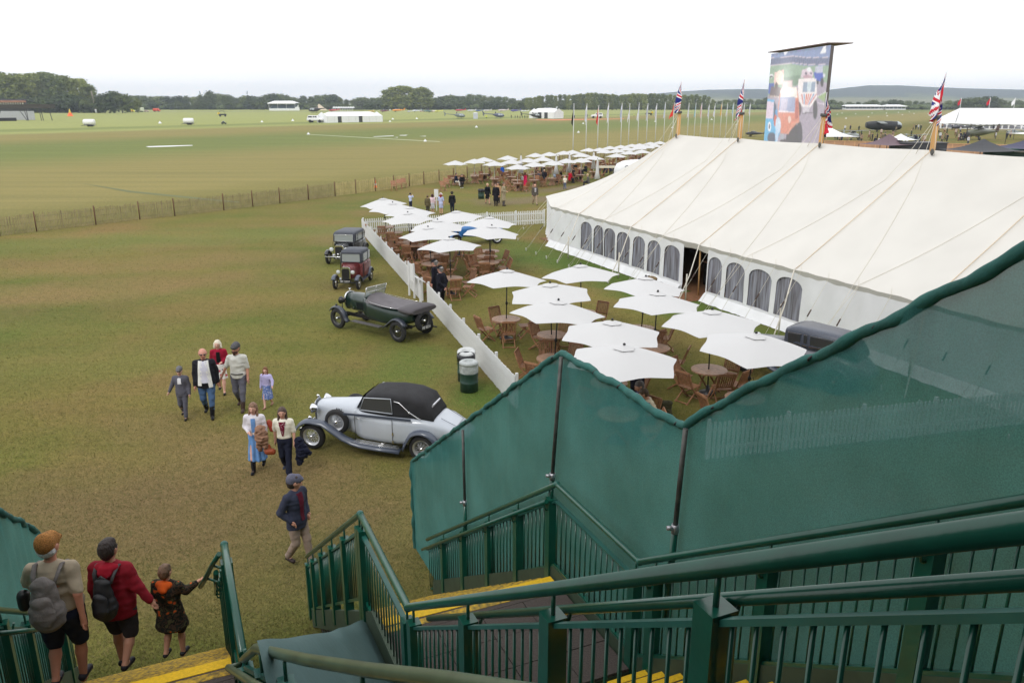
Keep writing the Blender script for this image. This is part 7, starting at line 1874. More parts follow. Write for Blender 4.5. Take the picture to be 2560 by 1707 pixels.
# ================================================================ HILLS
def hills():
    m = bpy.data.materials.new('downland'); m.use_nodes = True; N = m.node_tree.nodes; L = m.node_tree.links; b = N['Principled BSDF']; b.inputs['Roughness'].default_value = 1
    g_ = N.new('ShaderNodeNewGeometry'); mp = N.new('ShaderNodeMapping'); mp.inputs['Scale'].default_value = (.0015, .0011, .014)
    L.new(g_.outputs['Position'], mp.inputs[0]); n = N.new('ShaderNodeTexNoise'); n.inputs['Scale'].default_value = 1.6; n.inputs['Detail'].default_value = 5; L.new(mp.outputs[0], n.inputs['Vector'])
    sp = N.new('ShaderNodeSeparateXYZ'); L.new(g_.outputs['Position'], sp.inputs[0])
    a = N.new('ShaderNodeMath'); a.operation = 'MULTIPLY_ADD'; a.inputs[1].default_value = .012; a.inputs[2].default_value = -.34; L.new(sp.outputs[2], a.inputs[0])
    ad = N.new('ShaderNodeMath'); ad.operation = 'ADD'; L.new(n.outputs['Fac'], ad.inputs[0]); L.new(a.outputs[0], ad.inputs[1])
    r = N.new('ShaderNodeValToRGB'); r.color_ramp.interpolation = 'LINEAR'
    els = [(.0, (.11, .13, .055)), (.36, (.19, .19, .09)), (.44, (.12, .15, .055)), (.50, (.035, .060, .055)), (1, (.028, .050, .050))]
    for i, (p, c) in enumerate(els):
        e = r.color_ramp.elements[i] if i < 2 else r.color_ramp.elements.new(p); e.position = p; e.color = (*c, 1)
    L.new(ad.outputs[0], r.inputs[0]); L.new(r.outputs[0], b.inputs['Base Color'])
    ridge = [(1400, 252), (1600, 238), (1700, 229), (1769, 225), (1883, 223), (1980, 225), (2068, 225), (2120, 219), (2166, 214), (2242, 214), (2320, 218), (2395, 221), (2560, 225), (2700, 227), (2900, 240), (3300, 254)]
    rows = []
    for j in range(14):
        f = j / 13; Y = 1900 + 1400 * f; row = []
        for i in range(190):
            px = 1400 + i * 10; yr = lerp_prof(ridge, px); zr = topz(px, yr, 3300); p = py_at(px, 256, Y)
            z = max(0, zr) * (f ** 1.5) + 5 * fold(px * .006, f * 3) * math.sin(PI * min(1, f * 1.05)) + (1.2 * fold(px * .09, f * 9, 4) if f > .6 else 0)
            row.append(Vector((p.x, Y, max(z, -.5) if f < 1 else zr + .9 * fold(px * .12, 3))))
        rows.append(row)
    rows.append([Vector((v.x * 1.1, 3700, -5)) for v in rows[-1]])
    mb = MB(); mb.grid(rows); struct('hills', mb, m, 'hazy blue wooded downland with pale fields on its lower slopes')
hills()
# ================================================================ FAR AIRFIELD THINGS
def far_pt(px, py): return gp(px, py)
M_tent = mat('tent_white', (.82, .83, .85), .6); M_dgrey = mat('dark_grey', (.05, .052, .055), .6); M_tyre = M_rubber
def frame_tent(label, pl_, pr_, depth, eave, ridge, bays, doors=(), name='white_tent'):
    a, b = gp(*pl_), gp(*pr_); d = (b - a); L_ = d.length; t = thing(name, label, 'tent', a, math.atan2(d.y, d.x))
    for i in range(bays):
        x0, x1 = L_ * i / bays + .03, L_ * (i + 1) / bays - .03
        if i in doors:
            mb = MB(); mb.box(((x0 + x1) / 2, .25, eave / 2), (x1 - x0, .03, eave)); mb.build('doorway', M_dgrey, t); x1 = x0 + (x1 - x0) * .45
        mb = MB(); mb.box(((x0 + x1) / 2, 0, eave / 2), (x1 - x0, .05, eave)); mb.build('wall_panel', M_tent, t)
    for x in (0, L_):
        mb = MB(); mb.add([(x, .03, 0), (x, depth, 0), (x, depth, eave), (x, depth / 2, ridge), (x, .03, eave)], [(0, 1, 2, 3, 4)]); mb.build('gable', M_tent, t)
    h_ = depth * .35
    mb = MB(); mb.add([(-.1, -.1, eave), (L_ + .1, -.1, eave), (L_ - h_, depth / 2, ridge), (h_, depth / 2, ridge), (-.1, depth + .1, eave), (L_ + .1, depth + .1, eave)], [(0, 1, 2, 3), (4, 3, 2, 5), (0, 3, 4), (1, 5, 2)]); mb.build('roof', M_tent, t)
    for i in range(bays + 1):
        mb = MB(); mb.box((L_ * i / bays, -.02, eave / 2), (.06, .08, eave)); mb.build('frame_leg', mat('tent_frame', (.5, .5, .52), .5), t)
    return t
frame_tent('long white frame tent beside the white pickup on the airfield', (819, 307.5), (957, 305), 9, 2.5, 4.2, 8, (1, 4))
frame_tent('small white frame tent with open front behind the orange netting', (1323, 296), (1385, 297), 8, 3.0, 5.0, 4, (1, 2))
def loc_w(px, py, wpx):
    p = gp(px, py); return p, wpx / FPX * (p.y * CT + H * ST)
def vehicle(kind, label, px, py, wpx, face=0, col=(.8, .8, .82), cat='van', col2=None):
    p, L_ = loc_w(px, py, wpx); t = thing(kind, label, cat, p, face); m = mat('far_%s_%d_%d' % (kind, int(col[0] * 99), int(col[2] * 99)), col, .4)
    Hh = {'tank_trailer': .62, 'pickup_truck': .42, 'ambulance': .5, 'field_buggy': .7, 'parked_car': .36, 'lorry_trailer': .22, 'quad_bike': .6}[kind] * L_
    w = L_ * .42; r = L_ * .09
    if kind == 'tank_trailer':
        mb = MB(); mb.lathe([(.02, -L_ * .46), (Hh * .36, -L_ * .44), (Hh * .40, -L_ * .38), (Hh * .40, L_ * .36), (Hh * .3, L_ * .44), (.02, L_ * .46)], 14, axis='X', c=(0, 0, Hh * .58)); mb.build('tank', m, t)
        mb = MB(); mb.box((0, 0, Hh * .18), (L_ * .95, w, .14)); mb.bar((L_ * .4, 0, Hh * .18), (L_ * .68, 0, Hh * .1), .12); mb.build('chassis', M_dgrey, t)
        mb = MB(); mb.box((-L_ * .2, -Hh * .36, Hh * .5), (L_ * .2, .1, Hh * .3)); mb.build('cabinet', M_dgrey, t)
    elif kind == 'pickup_truck':
        mb = MB(); mb.loft([sect(L_ * x, w * .46, Hh * .25, z, 5) for x, z in ((.49, Hh * .55), (.44, Hh * .62), (.2, Hh * .68), (-.46, Hh * .68), (-.5, Hh * .6))]); mb.build('body', m, t)
        mb = MB(); mb.loft([sect(L_ * x, w * .42, Hh * .6, z, 6) for x, z in ((.2, Hh * .66), (.08, Hh * .98), (-.42, Hh), (-.49, Hh * .66))]); mb.build('cabin', m, t)
        for s in (-1, 1):
            for x0, x1 in ((.12, .0), (-.02, -.12), (-.16, -.42)):
                mb = MB(); mb.box((L_ * (x0 + x1) / 2, s * w * .425, Hh * .82), (L_ * (x0 - x1) * .9, .04, Hh * .2)); mb.build('side_window', M_glass, t)
    elif kind in ('ambulance', 'lorry_trailer'):
        mb = MB(); mb.loft([sect(L_ * x, w * .5, Hh * .15, z, 7) for x, z in ((.5, Hh * .5), (.4, Hh * .55), (.3, Hh * .98), (-.5, Hh))]); mb.build('body', m, t)
        mb = MB(); mb.box((0, -w * .5 - .01, Hh * .45), (L_ * .8, .03, Hh * .16)); mb.build('stripe', mat('stripe_green', col2 or rgb(60, 140, 80), .5), t)
        mb = MB(); mb.box((L_ * .33, -w * .5 - .01, Hh * .72), (L_ * .14, .04, Hh * .22)); mb.build('window', M_glass, t)
    elif kind == 'field_buggy':
        mb = MB(); mb.box((0, 0, Hh * .35), (L_ * .9, w, Hh * .25)); mb.build('body', m, t)
        mb = MB(); mb.tube([(L_ * .3, 0, Hh * .4), (L_ * .15, 0, Hh), (-L_ * .3, 0, Hh), (-L_ * .4, 0, Hh * .4)], .1, 6); mb.box((-L_ * .05, 0, Hh * .97), (L_ * .5, w * .9, .08)); mb.build('roll_cage', M_dgrey, t)
        mb = MB(); mb.box((-L_ * .45, 0, Hh * .55), (L_ * .25, w * .8, Hh * .35)); mb.build('load_box', mat('yellow_box', rgb(220, 190, 50), .5), t)
    else:
        mb = MB(); mb.loft([sect(L_ * x, w * .48, Hh * .22, z, 5) for x, z in ((.5, Hh * .5), (.3, Hh * .6), (-.45, Hh * .62), (-.5, Hh * .5))]); mb.build('body', m, t)
        mb = MB(); mb.loft([sect(L_ * x, w * .40, Hh * .55, z, 4) for x, z in ((.22, Hh * .6), (.08, Hh), (-.25, Hh), (-.42, Hh * .6))]); mb.build('cabin', M_glass, t)
    for x in (-.3, .3) if kind != 'tank_trailer' else (-.18, .02):
        for s in (-1, 1):
            mb = MB(); mb.lathe([(.05, -.09), (r, -.09), (r, .09), (.05, .09)], 12, axis='Y', c=(L_ * x, s * w * .46, r)); mb.build('wheel', M_rubber, t)
    return t
vehicle('tank_trailer', 'white box-shaped fuel trailer on the left of the airfield', 224, 317, 30, PI + .1, cat='trailer')
vehicle('tank_trailer', 'white cylindrical tank trailer right of the box-shaped trailer', 472, 312.5, 27, .1 + PI, cat='trailer')
vehicle('pickup_truck', 'white pickup with canopy parked left of the long tent', 790, 307, 41, -.1, cat='pickup truck')
vehicle('pickup_truck', 'white pickup with orange stripes behind the flagpoles', 1492, 296, 30, PI, cat='pickup truck')
vehicle('field_buggy', 'black utility buggy with yellow load on the far grass', 557, 292, 20, .2, col=(.03, .03, .03), cat='buggy')
vehicle('field_buggy', 'dark tractor-like buggy behind the white flags', 1622, 289, 18, 2.9, col=(.06, .05, .03), cat='buggy')
vehicle('quad_bike', 'small dark quad bike on the grass below the buggy', 560, 311.5, 13, .3, col=(.04, .05, .03), cat='quad bike')
vehicle('ambulance', 'yellow ambulance parked on the far track', 329, 281, 15, 0, col=rgb(226, 226, 40), cat='ambulance', col2=rgb(206, 40, 60))
vehicle('ambulance', 'white and yellow ambulance next to the yellow one', 348, 280.5, 22, PI, col=rgb(222, 228, 200), cat='ambulance')
vehicle('parked_car', 'pale car parked right of the ambulances', 367, 280, 12, 0, col=rgb(230, 200, 180), cat='car')
vehicle('ambulance', 'orange rescue truck on the far track', 392, 279.5, 16, 0, col=rgb(222, 90, 60), cat='truck', col2=rgb(230, 120, 90))
for i, px in enumerate((1056, 1071, 1085)): vehicle('lorry_trailer', 'long white trailer in the row below the tall tree clump, %s' % ('left end', 'middle', 'right end')[i], px, 280, 15, 0, col=(.8, .82, .84), cat='trailer')
# helicopters
def helicopter(label, px, py, wpx, face, col, up=0.0, name='helicopter'):
    p, L_ = loc_w(px, py, wpx); s = L_ / 10.5; m = mat('heli_%d' % int(col[0] * 999), col, .25, coat=.5); t = thing(name, label, 'helicopter', p + V3(0, 0, up), face); t.scale = (s, s, s)
    mb = MB(); mb.loft([sect(x, w, z0, z1, 2.6) for x, w, z0, z1 in ((4.3, .15, 1.2, 1.5), (3.9, .55, .8, 1.9), (3.0, .85, .6, 2.4), (1.5, .9, .6, 2.6), (.2, .8, .8, 2.5), (-.8, .4, 1.3, 2.2), (-1.4, .2, 1.6, 2.1))]); mb.build('fuselage', m, t)
    for s_ in (-1, 1):
        mb = MB(); mb.add([(3.6, s_ * .72, 1.5), (2.9, s_ * .88, 1.5), (2.5, s_ * .90, 2.2), (3.2, s_ * .72, 2.15)], [(0, 1, 2, 3)]); mb.add([(2.6, s_ * .91, 1.5), (1.4, s_ * .93, 1.5), (1.4, s_ * .88, 2.25), (2.4, s_ * .88, 2.25)], [(0, 1, 2, 3)]); mb.build('side_window', mat('heli_glass', (.45, .5, .55), .1, spec=.9), t)
        mb = MB(); mb.tube([(3.3, s_ * 1.0, .2), (3.0, s_ * 1.0, .06), (-.4, s_ * 1.0, .06)], .06, 6); mb.tube([(2.4, s_ * 1.0, .06), (2.2, s_ * .6, .7)], .05, 5); mb.tube([(.6, s_ * 1.0, .06), (.6, s_ * .6, .8)], .05, 5); mb.build('skid', M_dgrey, t)
    mb = MB(); mb.tube([(-1.2, 0, 1.95), (-5.8, 0, 2.35)], [.24, .12], 10); mb.build('tail_boom', m, t)
    mb = MB(); mb.add([(-5.4, -.03, 2.2), (-6.3, -.03, 3.4), (-6.7, -.03, 3.4), (-6.1, -.03, 2.0), (-6.3, -.03, 1.2), (-6.0, -.03, 1.2), (-5.4, .03, 2.2), (-6.3, .03, 3.4), (-6.7, .03, 3.4), (-6.1, .03, 2.0), (-6.3, .03, 1.2), (-6.0, .03, 1.2)], [(0, 1, 2, 3, 4, 5), (11, 10, 9, 8, 7, 6)] + [(i, i + 6, (i + 1) % 6 + 6, (i + 1) % 6) for i in range(6)]); mb.build('tail_fin', m, t)
    mb = MB(); mb.lathe([(.2, 2.5), (.35, 2.7), (.12, 3.2), (.05, 3.3)], 10); mb.build('rotor_mast', M_dgrey, t)
    for a in (0, PI): 
        mb = MB(); mb.box((2.65 * math.cos(.35 + a), 2.65 * math.sin(.35 + a), 3.22), (5.3, .26, .05), rz=.35 + a); mb.build('rotor_blade', mat('blade_grey', (.35, .35, .36), .5), t)
    mb = MB(); mb.box((-6.1, .12, 2.3), (.12, .04, 1.7), M=Matrix.Rotation(.6, 4, 'Y')); mb.build('tail_rotor', M_dgrey, t)
    return t
helicopter('glossy black helicopter hovering low left of the long tent', 795, 287, 56, PI, (.015, .014, .016), 1.0)
helicopter('green and silver helicopter parked left of the portable toilet', 1142, 297, 52, -.05, (.16, .19, .18))
helicopter('dark blue helicopter parked right of the portable toilet', 1239, 296.5, 53, -.05, (.08, .09, .16))
helicopter('dark helicopter partly hidden behind the small frame tent', 1332, 296.5, 50, -.05, (.030, .032, .03))
# light aircraft
def aircraft(label, px, py, wpx, face, col, high=False, tail=None, stripes=False, s_h=1.0, name='light_aircraft', cat='aircraft'):
    p, L_ = loc_w(px, py, wpx); s = L_ / 7.5; c = tuple(col); m = mat('air_%d_%d_%d' % tuple(int(x * 199) for x in c), c, .3, coat=.3); m2 = m if tail is None else mat('air_%d_%d_%d' % tuple(int(x * 199) for x in tail), tail, .3)
    t = thing(name, label, cat, p, face); t.scale = (s, s, s * s_h)
    mb = MB(); mb.loft([sect(x, w, z0, z1, 2.5) for x, w, z0, z1 in ((3.3, .12, 1.0, 1.25), (3.0, .42, .7, 1.5), (2.2, .5, .6, 1.6), (1.0, .55, .6, 1.75), (-.5, .5, .7, 1.7), (-2.5, .22, 1.0, 1.5), (-4.0, .08, 1.15, 1.4))]); mb.build('fuselage', m, t)
    mb = MB(); mb.loft([sect(x, w, z0, z1, 2.5) for x, w, z0, z1 in ((1.7, .2, 1.5, 1.62), (1.2, .42, 1.4, 2.05), (.2, .42, 1.4, 2.1), (-.8, .2, 1.4, 1.7))]); mb.build('canopy', M_glass, t)
    zw = 2.1 if high else .9
    for sgn in (-1, 1):
        mb = MB(); mb.add([(1.5, 0, zw), (.1, 0, zw), (.25, sgn * 5, zw + .25), (1.3, sgn * 5, zw + .25), (1.5, 0, zw + .16), (.1, 0, zw + .08), (.25, sgn * 5, zw + .3), (1.3, sgn * 5, zw + .36)], [(0, 1, 2, 3), (7, 6, 5, 4), (0, 4, 5, 1), (1, 5, 6, 2), (2, 6, 7, 3), (3, 7, 4, 0)]); mb.build('wing', m, t)
        if stripes:
            for i, y in enumerate((2.6, 3.0, 3.4)):
                mb = MB(); mb.box((.75, sgn * y, zw + .27), (1.25, .2, .06)); mb.build('wing_stripe', M_white, t)
        mb = MB(); mb.add([(-3.3, 0, 1.3), (-4.0, 0, 1.3), (-4.0, sgn * 1.5, 1.32), (-3.6, sgn * 1.5, 1.32), (-3.3, 0, 1.36), (-4.0, 0, 1.36), (-4.0, sgn * 1.5, 1.36), (-3.6, sgn * 1.5, 1.36)], [(0, 1, 2, 3), (7, 6, 5, 4), (0, 4, 5, 1), (2, 6, 7, 3)]); mb.build('tailplane', m2, t)
        mb = MB(); mb.tube([(1.4, 0, .9), (1.5, sgn * .9, .25)], .06, 5); mb.lathe([(.03, -.08), (.25, -.08), (.25, .08), (.03, .08)], 10, axis='Y', c=(1.5, sgn * .9, .25)); mb.build('landing_gear', M_dgrey, t)
    mb = MB(); mb.box((3.4, 0, 1.12), (.05, .14, 1.8)); mb.build('propeller', M_dgrey, t)
    mb = MB(); f = [(-3.2, 1.35), (-3.9, 2.4), (-4.3, 2.4), (-4.15, 1.2)]
    mb.add([(x, -.04, z) for x, z in f] + [(x, .04, z) for x, z in f], [(0, 1, 2, 3), (7, 6, 5, 4), (0, 4, 5, 1), (1, 5, 6, 2), (2, 6, 7, 3), (3, 7, 4, 0)]); mb.build('tail_fin', m2, t)
    return t
AC = [(962, 281.5, 25, PI, rgb(112, 40, 70), 'maroon light aircraft with white tail in the far row', (.8, .8, .82)), (995, 281, 32, PI, rgb(240, 160, 60), 'orange light aircraft in the far row', None), (1024, 281.5, 16, 2.6, (.7, .72, .78), 'white light aircraft just right of the orange one', None), (1041, 281, 24, PI, (.72, .75, .8), 'white light aircraft below the tall clump of trees', None),
      (1068, 282, 26, .4, rgb(96, 128, 130), 'grey-green low-wing aircraft in the far row', None), (1096, 281.5, 20, PI, rgb(226, 226, 90), 'yellow light aircraft in the far row', None), (1150, 280, 26, PI, rgb(200, 60, 80), 'red light aircraft behind the parked green helicopter', None), (1178, 280, 22, PI, (.8, .8, .84), 'white light aircraft right of the red one', None), (1197, 280, 18, PI, rgb(50, 90, 180), 'blue-tailed light aircraft in the far row', None),
      (1218, 279.5, 20, PI, (.8, .76, .78), 'white and pink light aircraft in the far row', None), (1257, 280, 26, PI, (.78, .66, .7), 'white and red light aircraft behind the blue helicopter', None), (1288, 281, 26, PI, rgb(90, 80, 170), 'purple-blue light aircraft in the far row', None), (1311, 281, 20, PI, (.75, .78, .82), 'small white aircraft left of the small frame tent', None), (1372, 279, 38, PI, (.75, .78, .82), 'white twin aircraft behind the small frame tent', None),
      (834, 280, 26, PI, rgb(210, 60, 70), 'red light aircraft behind the long frame tent', None), (930, 280.5, 14, 0, rgb(230, 180, 50), 'yellow aircraft at the right end of the long frame tent', None)]
for px, py, w, fc_, c, lab, tl in AC: aircraft(lab, px, py, w, fc_, c, tail=tl)
aircraft('silver vintage aircraft with long wings left of the dark glider', 2128, 350, 76, -1.45, rgb(150, 156, 158), high=True, s_h=1.0)
aircraft('grey high-wing aircraft with white wing stripes in the far crowd', 2283, 356, 62, -1.45, rgb(124, 136, 138), high=True, stripes=True)
aircraft('camouflaged green and brown monoplane on the right', 2450, 350, 118, -2.7, rgb(92, 96, 80), high=True, tail=rgb(88, 66, 58))
aircraft('small dark blue-black aircraft left of the camouflaged plane', 2400, 326, 46, 2.9, rgb(40, 40, 50))
aircraft('pale grey aircraft at the right edge below the white canopy', 2535, 336, 40, 2.9, rgb(150, 160, 164))
aircraft('dark biplane-like aircraft glimpsed left of the video screen', 1886, 342, 50, 2.6, rgb(50, 52, 58))
p, L_ = loc_w(2207, 330, 86); t = thing('glider', 'large black round-nosed glider fuselage on the right', 'aircraft', p, -.1); s = L_ / 12; t.scale = (s, s, s)
M_gb = mat('glider_black', (.02, .022, .026), .35)
mb = MB(); mb.loft([sect(x, w, z0, z1, 2.6) for x, w, z0, z1 in ((6.0, .5, 1.2, 2.4), (5.6, 1.0, .8, 3.0), (4.8, 1.3, .6, 3.5), (2, 1.4, .5, 3.7), (-3, 1.3, .6, 3.7), (-5, 1.0, 1.0, 3.5), (-6, .7, 1.4, 3.2))]); mb.build('fuselage', M_gb, t)
mb = MB(); mb.loft([sect(x, w, z0, z1, 2.6) for x, w, z0, z1 in ((6.03, .42, 1.7, 2.45), (5.6, 1.03, 1.8, 3.05), (4.7, 1.34, 1.9, 3.55), (4.2, 1.36, 1.9, 3.6))]); mb.build('cockpit_glazing', mat('heli_glass'), t)
mb = MB(); mb.box((-1.5, -2.6, 3.2), (2.2, 5, .2), M=Matrix.Rotation(.12, 4, 'X')); mb.build('wing_stub', mat('grey_wing', rgb(116, 122, 122), .5), t)
for x in (3.5, -2): mb = MB(); mb.box((x, 0, .3), (.2, 1.6, .7)); mb.build('support_leg', M_dgrey, t)
# windsock / orange cone tent, wooden pole, portable toilet, markers
p, w = loc_w(176, 291, 14); t = thing('marker_cone', 'tall orange and yellow fabric cone on the far left of the airfield', 'marker cone', p); mb = MB(); mb.lathe([(w / 2, 0), (w * .22, w * .6)], 14, caps=False); mb.build('orange_skirt', mat('orange_cloth', rgb(246, 110, 50), .7), t)
mb = MB(); mb.lathe([(w * .23, w * .55), (w * .10, w * 1.0), (w * .02, w * 1.3)], 14); mb.build('yellow_top', mat('yellow_cloth', rgb(238, 206, 90), .7), t)
p = gp(241, 283); t = thing('wooden_pole', 'tall pale wooden pole leaning slightly at the end of the tall poplars', 'pole', p); zt = topz(236, 228, p.y)
mb = MB(); mb.tube([(0, 0, 0), (-1.6, 0, zt)], [.55, .3], 8); mb.build('shaft', mat('pole_weathered', rgb(150, 138, 128), .9), t); mb = MB(); mb.tube([(0, 0, 0), (-.3, 0, zt * .17)], [.75, .7], 8); mb.build('white_base', M_white, t)
p, w = loc_w(1189, 297.5, 11); t = thing('portable_toilet', 'pale grey portable toilet between the green and blue helicopters', 'portable toilet', p); mb = MB(); mb.box((0, 0, w * .6), (w, w, w * 1.2)); mb.build('cabin', mat('toilet_grey', rgb(190, 194, 204), .5), t); mb = MB(); mb.lathe([(w * .6, w * 1.2), (w * .4, w * 1.36), (.02, w * 1.4)], 4); mb.build('roof', M_white, t)
MK = MB(); MK.add([(-.5, -.5, 0), (.5, -.5, 0), (.5, .5, 0), (-.5, .5, 0), (0, 0, 1)], [(0, 1, 4), (1, 2, 4), (2, 3, 4), (3, 0, 4), (0, 3, 2, 1)]); MEK = MK.mesh('marker', M_white)
spots = [(771, 336.5, 7), (1063, 354, 8), (1191, 319, 6), (1446, 332, 6), (1458, 310, 4.5), (1638, 305, 4), (1681, 320.5, 5), (1779, 300, 4), (1841, 313, 4), (655, 306, 6), (732, 303, 7), (400, 309, 8), (975, 305, 5), (982, 299, 5), (1042, 298, 5), (2093, 287, 2.5), (2105, 284, 2.5), (2139, 286, 2.5), (2180, 284, 2.5), (2171, 293.5, 3), (2115, 297, 3.5), (2218, 291, 3), (2216, 284, 2.5), (2246, 282, 2.3), (2256, 288, 2.6), (2285, 285, 2.5), (2273, 281, 2), (2320, 285, 2), (2370, 284, 2), (2345, 283, 2)]
for i, (px, py, wpx) in enumerate(spots):
    p, w = loc_w(px, py, wpx); o = inst('runway_marker', MEK, None, p, random.uniform(0, 1)); o.scale = (w, w, w * .8); tag(o, 'small white pyramid marker standing on the airfield grass', 'runway marker', 'white runway markers')
p, w = loc_w(939, 469, 7); t = thing('traffic_cone', 'orange and white traffic cone against the paling fence', 'traffic cone', p); mb = MB(); mb.lathe([(.2, 0), (.19, .03), (.14, .04), (.04, .72)], 12); mb.build('cone', mat('orange_cloth'), t); mb = MB(); mb.lathe([(.122, .22), (.092, .40)], 12, caps=False); mb.build('reflective_band', M_white, t)
def sheet(name, pix, m, lab, z=.012):
    mb = MB(); q = [gp(*p) + V3(0, 0, z) for p in pix]; mb.add(q, [tuple(range(len(q)))]); o = mb.build(name, m); tag(o, lab, kind='structure'); return o
sheet('runway_marking', [(364, 366.6), (372, 368.6), (425, 367.2), (482, 364.6), (480, 363.2), (400, 365.2)], M_white, 'white painted strip on the green runway')
sheet('runway_line', [(771, 336.2), (1052, 351.6), (1100, 354.2), (1100, 355.2), (1052, 352.8), (771, 337.0)], mat('worn_line', rgb(176, 182, 150), .9), 'thin worn white line across the green runway')
for i, q in enumerate(([(934, 341.8), (984, 339.4), (984, 340.8), (934, 342.6)], [(998, 338.6), (1020, 337.8), (1014, 339.6), (1000, 339.4)], [(1048, 341.0), (1066, 340.4), (1064, 341.6)], [(984, 343.8), (996, 343.2), (994, 344.2)])): sheet('runway_marking', q, M_white, 'white painted dash on the green runway')
sheet('orange_netting', [(1340, 300.5), (1385, 301.6), (1500, 299.4), (1560, 298.2), (1560, 297.2), (1500, 298.0), (1385, 299.2), (1340, 299.4)], mat('orange_netting', rgb(206, 120, 84), .9), 'orange netting lying along the grass before the small frame tent')
sheet('worn_track', [(200, 458), (330, 478), (560, 501), (600, 505), (600, 507.5), (550, 504), (320, 481)], mat('pale_track', (.13, .145, .055), .95), 'pale green line worn across the brown grass')
# airfield pit building, gantry
t = thing('timber_gantry', 'dark timber gantry with slanted legs at the far left edge', 'gantry', gp(0, 304), 0); o0 = gp(0, 304)
def rel(px, py, yb=302): p = gp(px, yb); return Vector((p.x, p.y, topz(px, py, p.y))) - o0
mb = MB(); mb.bar(rel(-60, 267), rel(138, 266), 3.0, 1.7); mb.build('roof_beam', mat('gantry_dark', rgb(62, 58, 52), .9), t)
for a, b in (((50, 271), (68, 302)), ((64, 271), (70, 302)), ((70, 271), (71, 302)), ((102, 271), (104, 302)), ((106, 271), (109, 302)), ((126, 268), (131, 302)), ((8, 271), (-6, 302))):
    mb = MB(); mb.bar(rel(*a), rel(*b), .22, .22); mb.build('leg', M_dgrey, t)
t = thing('white_shed', 'long pale corrugated shed under the timber gantry', 'shed', gp(0, 301), 0); a = gp(-80, 301); b = gp(70, 301); zt = topz(0, 278.5, gp(0, 301).y)
for i in range(16):
    f0 = a.lerp(b, i / 16) - gp(0, 301); f1 = a.lerp(b, (i + 1) / 16) - gp(0, 301); mb = MB(); mb.bar(f0 + V3(.05, 6, zt / 2), f1 + V3(-.05, 6, zt / 2), .12, zt); mb.build('panel', mat('shed_panel', rgb(176, 178, 184), .7), t)
t = thing('tyre_barrier', 'low black tyre barrier before the pale shed', 'tyre barrier', gp(20, 304)); mb = MB(); mb.bar(gp(-60, 304) - gp(20, 304) + V3(0, 0, .7), gp(42, 303) - gp(20, 304) + V3(0, 0, .7), 1.0, 1.4); mb.build('tyre_wall', M_rubber, t)
t = thing('tyre_barrier', 'short black tyre barrier at the foot of the wooden pole', 'tyre barrier', gp(227, 282.5)); mb = MB(); mb.bar((-6, 0, .9), (7, 0, .9), 1.2, 1.8); mb.build('tyre_wall', M_rubber, t)
t = thing('colonnade_building', 'low building with orange tiled roof and white columns at the far left', 'building', gp(0, 290)); o0 = gp(0, 290)
mb = MB(); mb.bar(rel(-60, 254.2, 290), rel(66, 254.2, 290), 4, 1.2); mb.build('roof', mat('clay_tile', rgb(150, 108, 90), .8, noise_amt=.3, noise_scale=.5), t)
for i in range(12): mb = MB(); mb.bar(rel(-4 + i * 6, 256, 290), rel(-4 + i * 6, 270, 290), .5, .5); mb.build('column', M_white, t)
mb = MB(); mb.bar(rel(-60, 263, 290) + V3(0, 3, 0), rel(66, 263, 290) + V3(0, 3, 0), .5, 7); mb.build('rear_wall', M_dgrey, t)
# grandstands
def stand(label, x0, x1, yb, yeave, ytop, n, full=True):
    a, b = gp(x0, yb), gp(x1, yb); d = b - a; L_ = d.length; ze, zt = topz(x0, yeave, a.y), topz(x0, ytop, a.y); t = thing('covered_grandstand', label, 'grandstand', a, math.atan2(d.y, d.x))
    mb = MB(); D = 16; mb.add([(-1, -1, ze), (L_ + 1, -1, ze), (L_ - 4, D / 2, zt), (4, D / 2, zt), (-1, D, ze), (L_ + 1, D, ze), (-1, -1, ze - .8), (L_ + 1, -1, ze - .8)], [(0, 1, 2, 3), (3, 2, 5, 4), (0, 3, 4), (1, 5, 2), (6, 7, 1, 0)]); mb.build('roof', M_tent, t)
    mb = MB(); zf = ze * .28; mb.box((L_ / 2, 0, zf / 2), (L_, .4, zf)); mb.build('front_wall', M_tent, t)
    for i in range(7): mb = MB(); z = zf + (ze - zf) * .75 * i / 7; mb.box((L_ / 2, 2 + i * 1.9, z / 2 + .2), (L_ - .6, 1.8, z)); mb.build('seating_tier', mat('seat_tier', rgb(86, 104, 112), .8), t)
    for i in range(n + 1): mb = MB(); mb.box((L_ * i / n, .5, ze / 2), (.25, .25, ze)); mb.build('column', M_tent, t)
    for x in (.1, L_ - .1): mb = MB(); mb.add([(x, .3, 0), (x, 15, 0), (x, 15, ze * .8), (x, .3, zf)], [(0, 1, 2, 3)]); mb.build('side_wall', M_tent, t)
stand('white-roofed covered grandstand standing before the tree line', 673, 738, 277, 258, 252.5, 3)
t = thing('boundary_wall', 'low white wall joined to the right of the white-roofed grandstand', 'wall', gp(738, 277)); mb = MB(); mb.bar(V3(0, 0, 1.6), gp(749, 277) - gp(738, 277) + V3(0, 0, 1.6), .4, 3.2); mb.build('wall_panel', M_tent, t)
stand('long white hospitality stand below the hills, left half', 2114, 2208, 275, 265.5, 262, 9); stand('long white hospitality stand below the hills, right half', 2214, 2264, 275, 265.5, 262, 5)
p = gp(897, 277); t = thing('scaffold_tower', 'dark scaffold lattice tower among the far trees', 'scaffold tower', p); w = 22 / FPX * p.y; z0, z1 = 0, topz(897, 254, p.y)
for i in range(6):
    x = -w / 2 + w * i / 5; mb = MB(); mb.bar((x, 0, 0), (x, 0, z1), .35); mb.build('upright', M_dgrey, t)
for i in range(6): mb = MB(); z = z1 * (i + 1) / 6; mb.bar((-w / 2, 0, z), (w / 2, 0, z), .35); mb.build('ledger', M_dgrey, t)
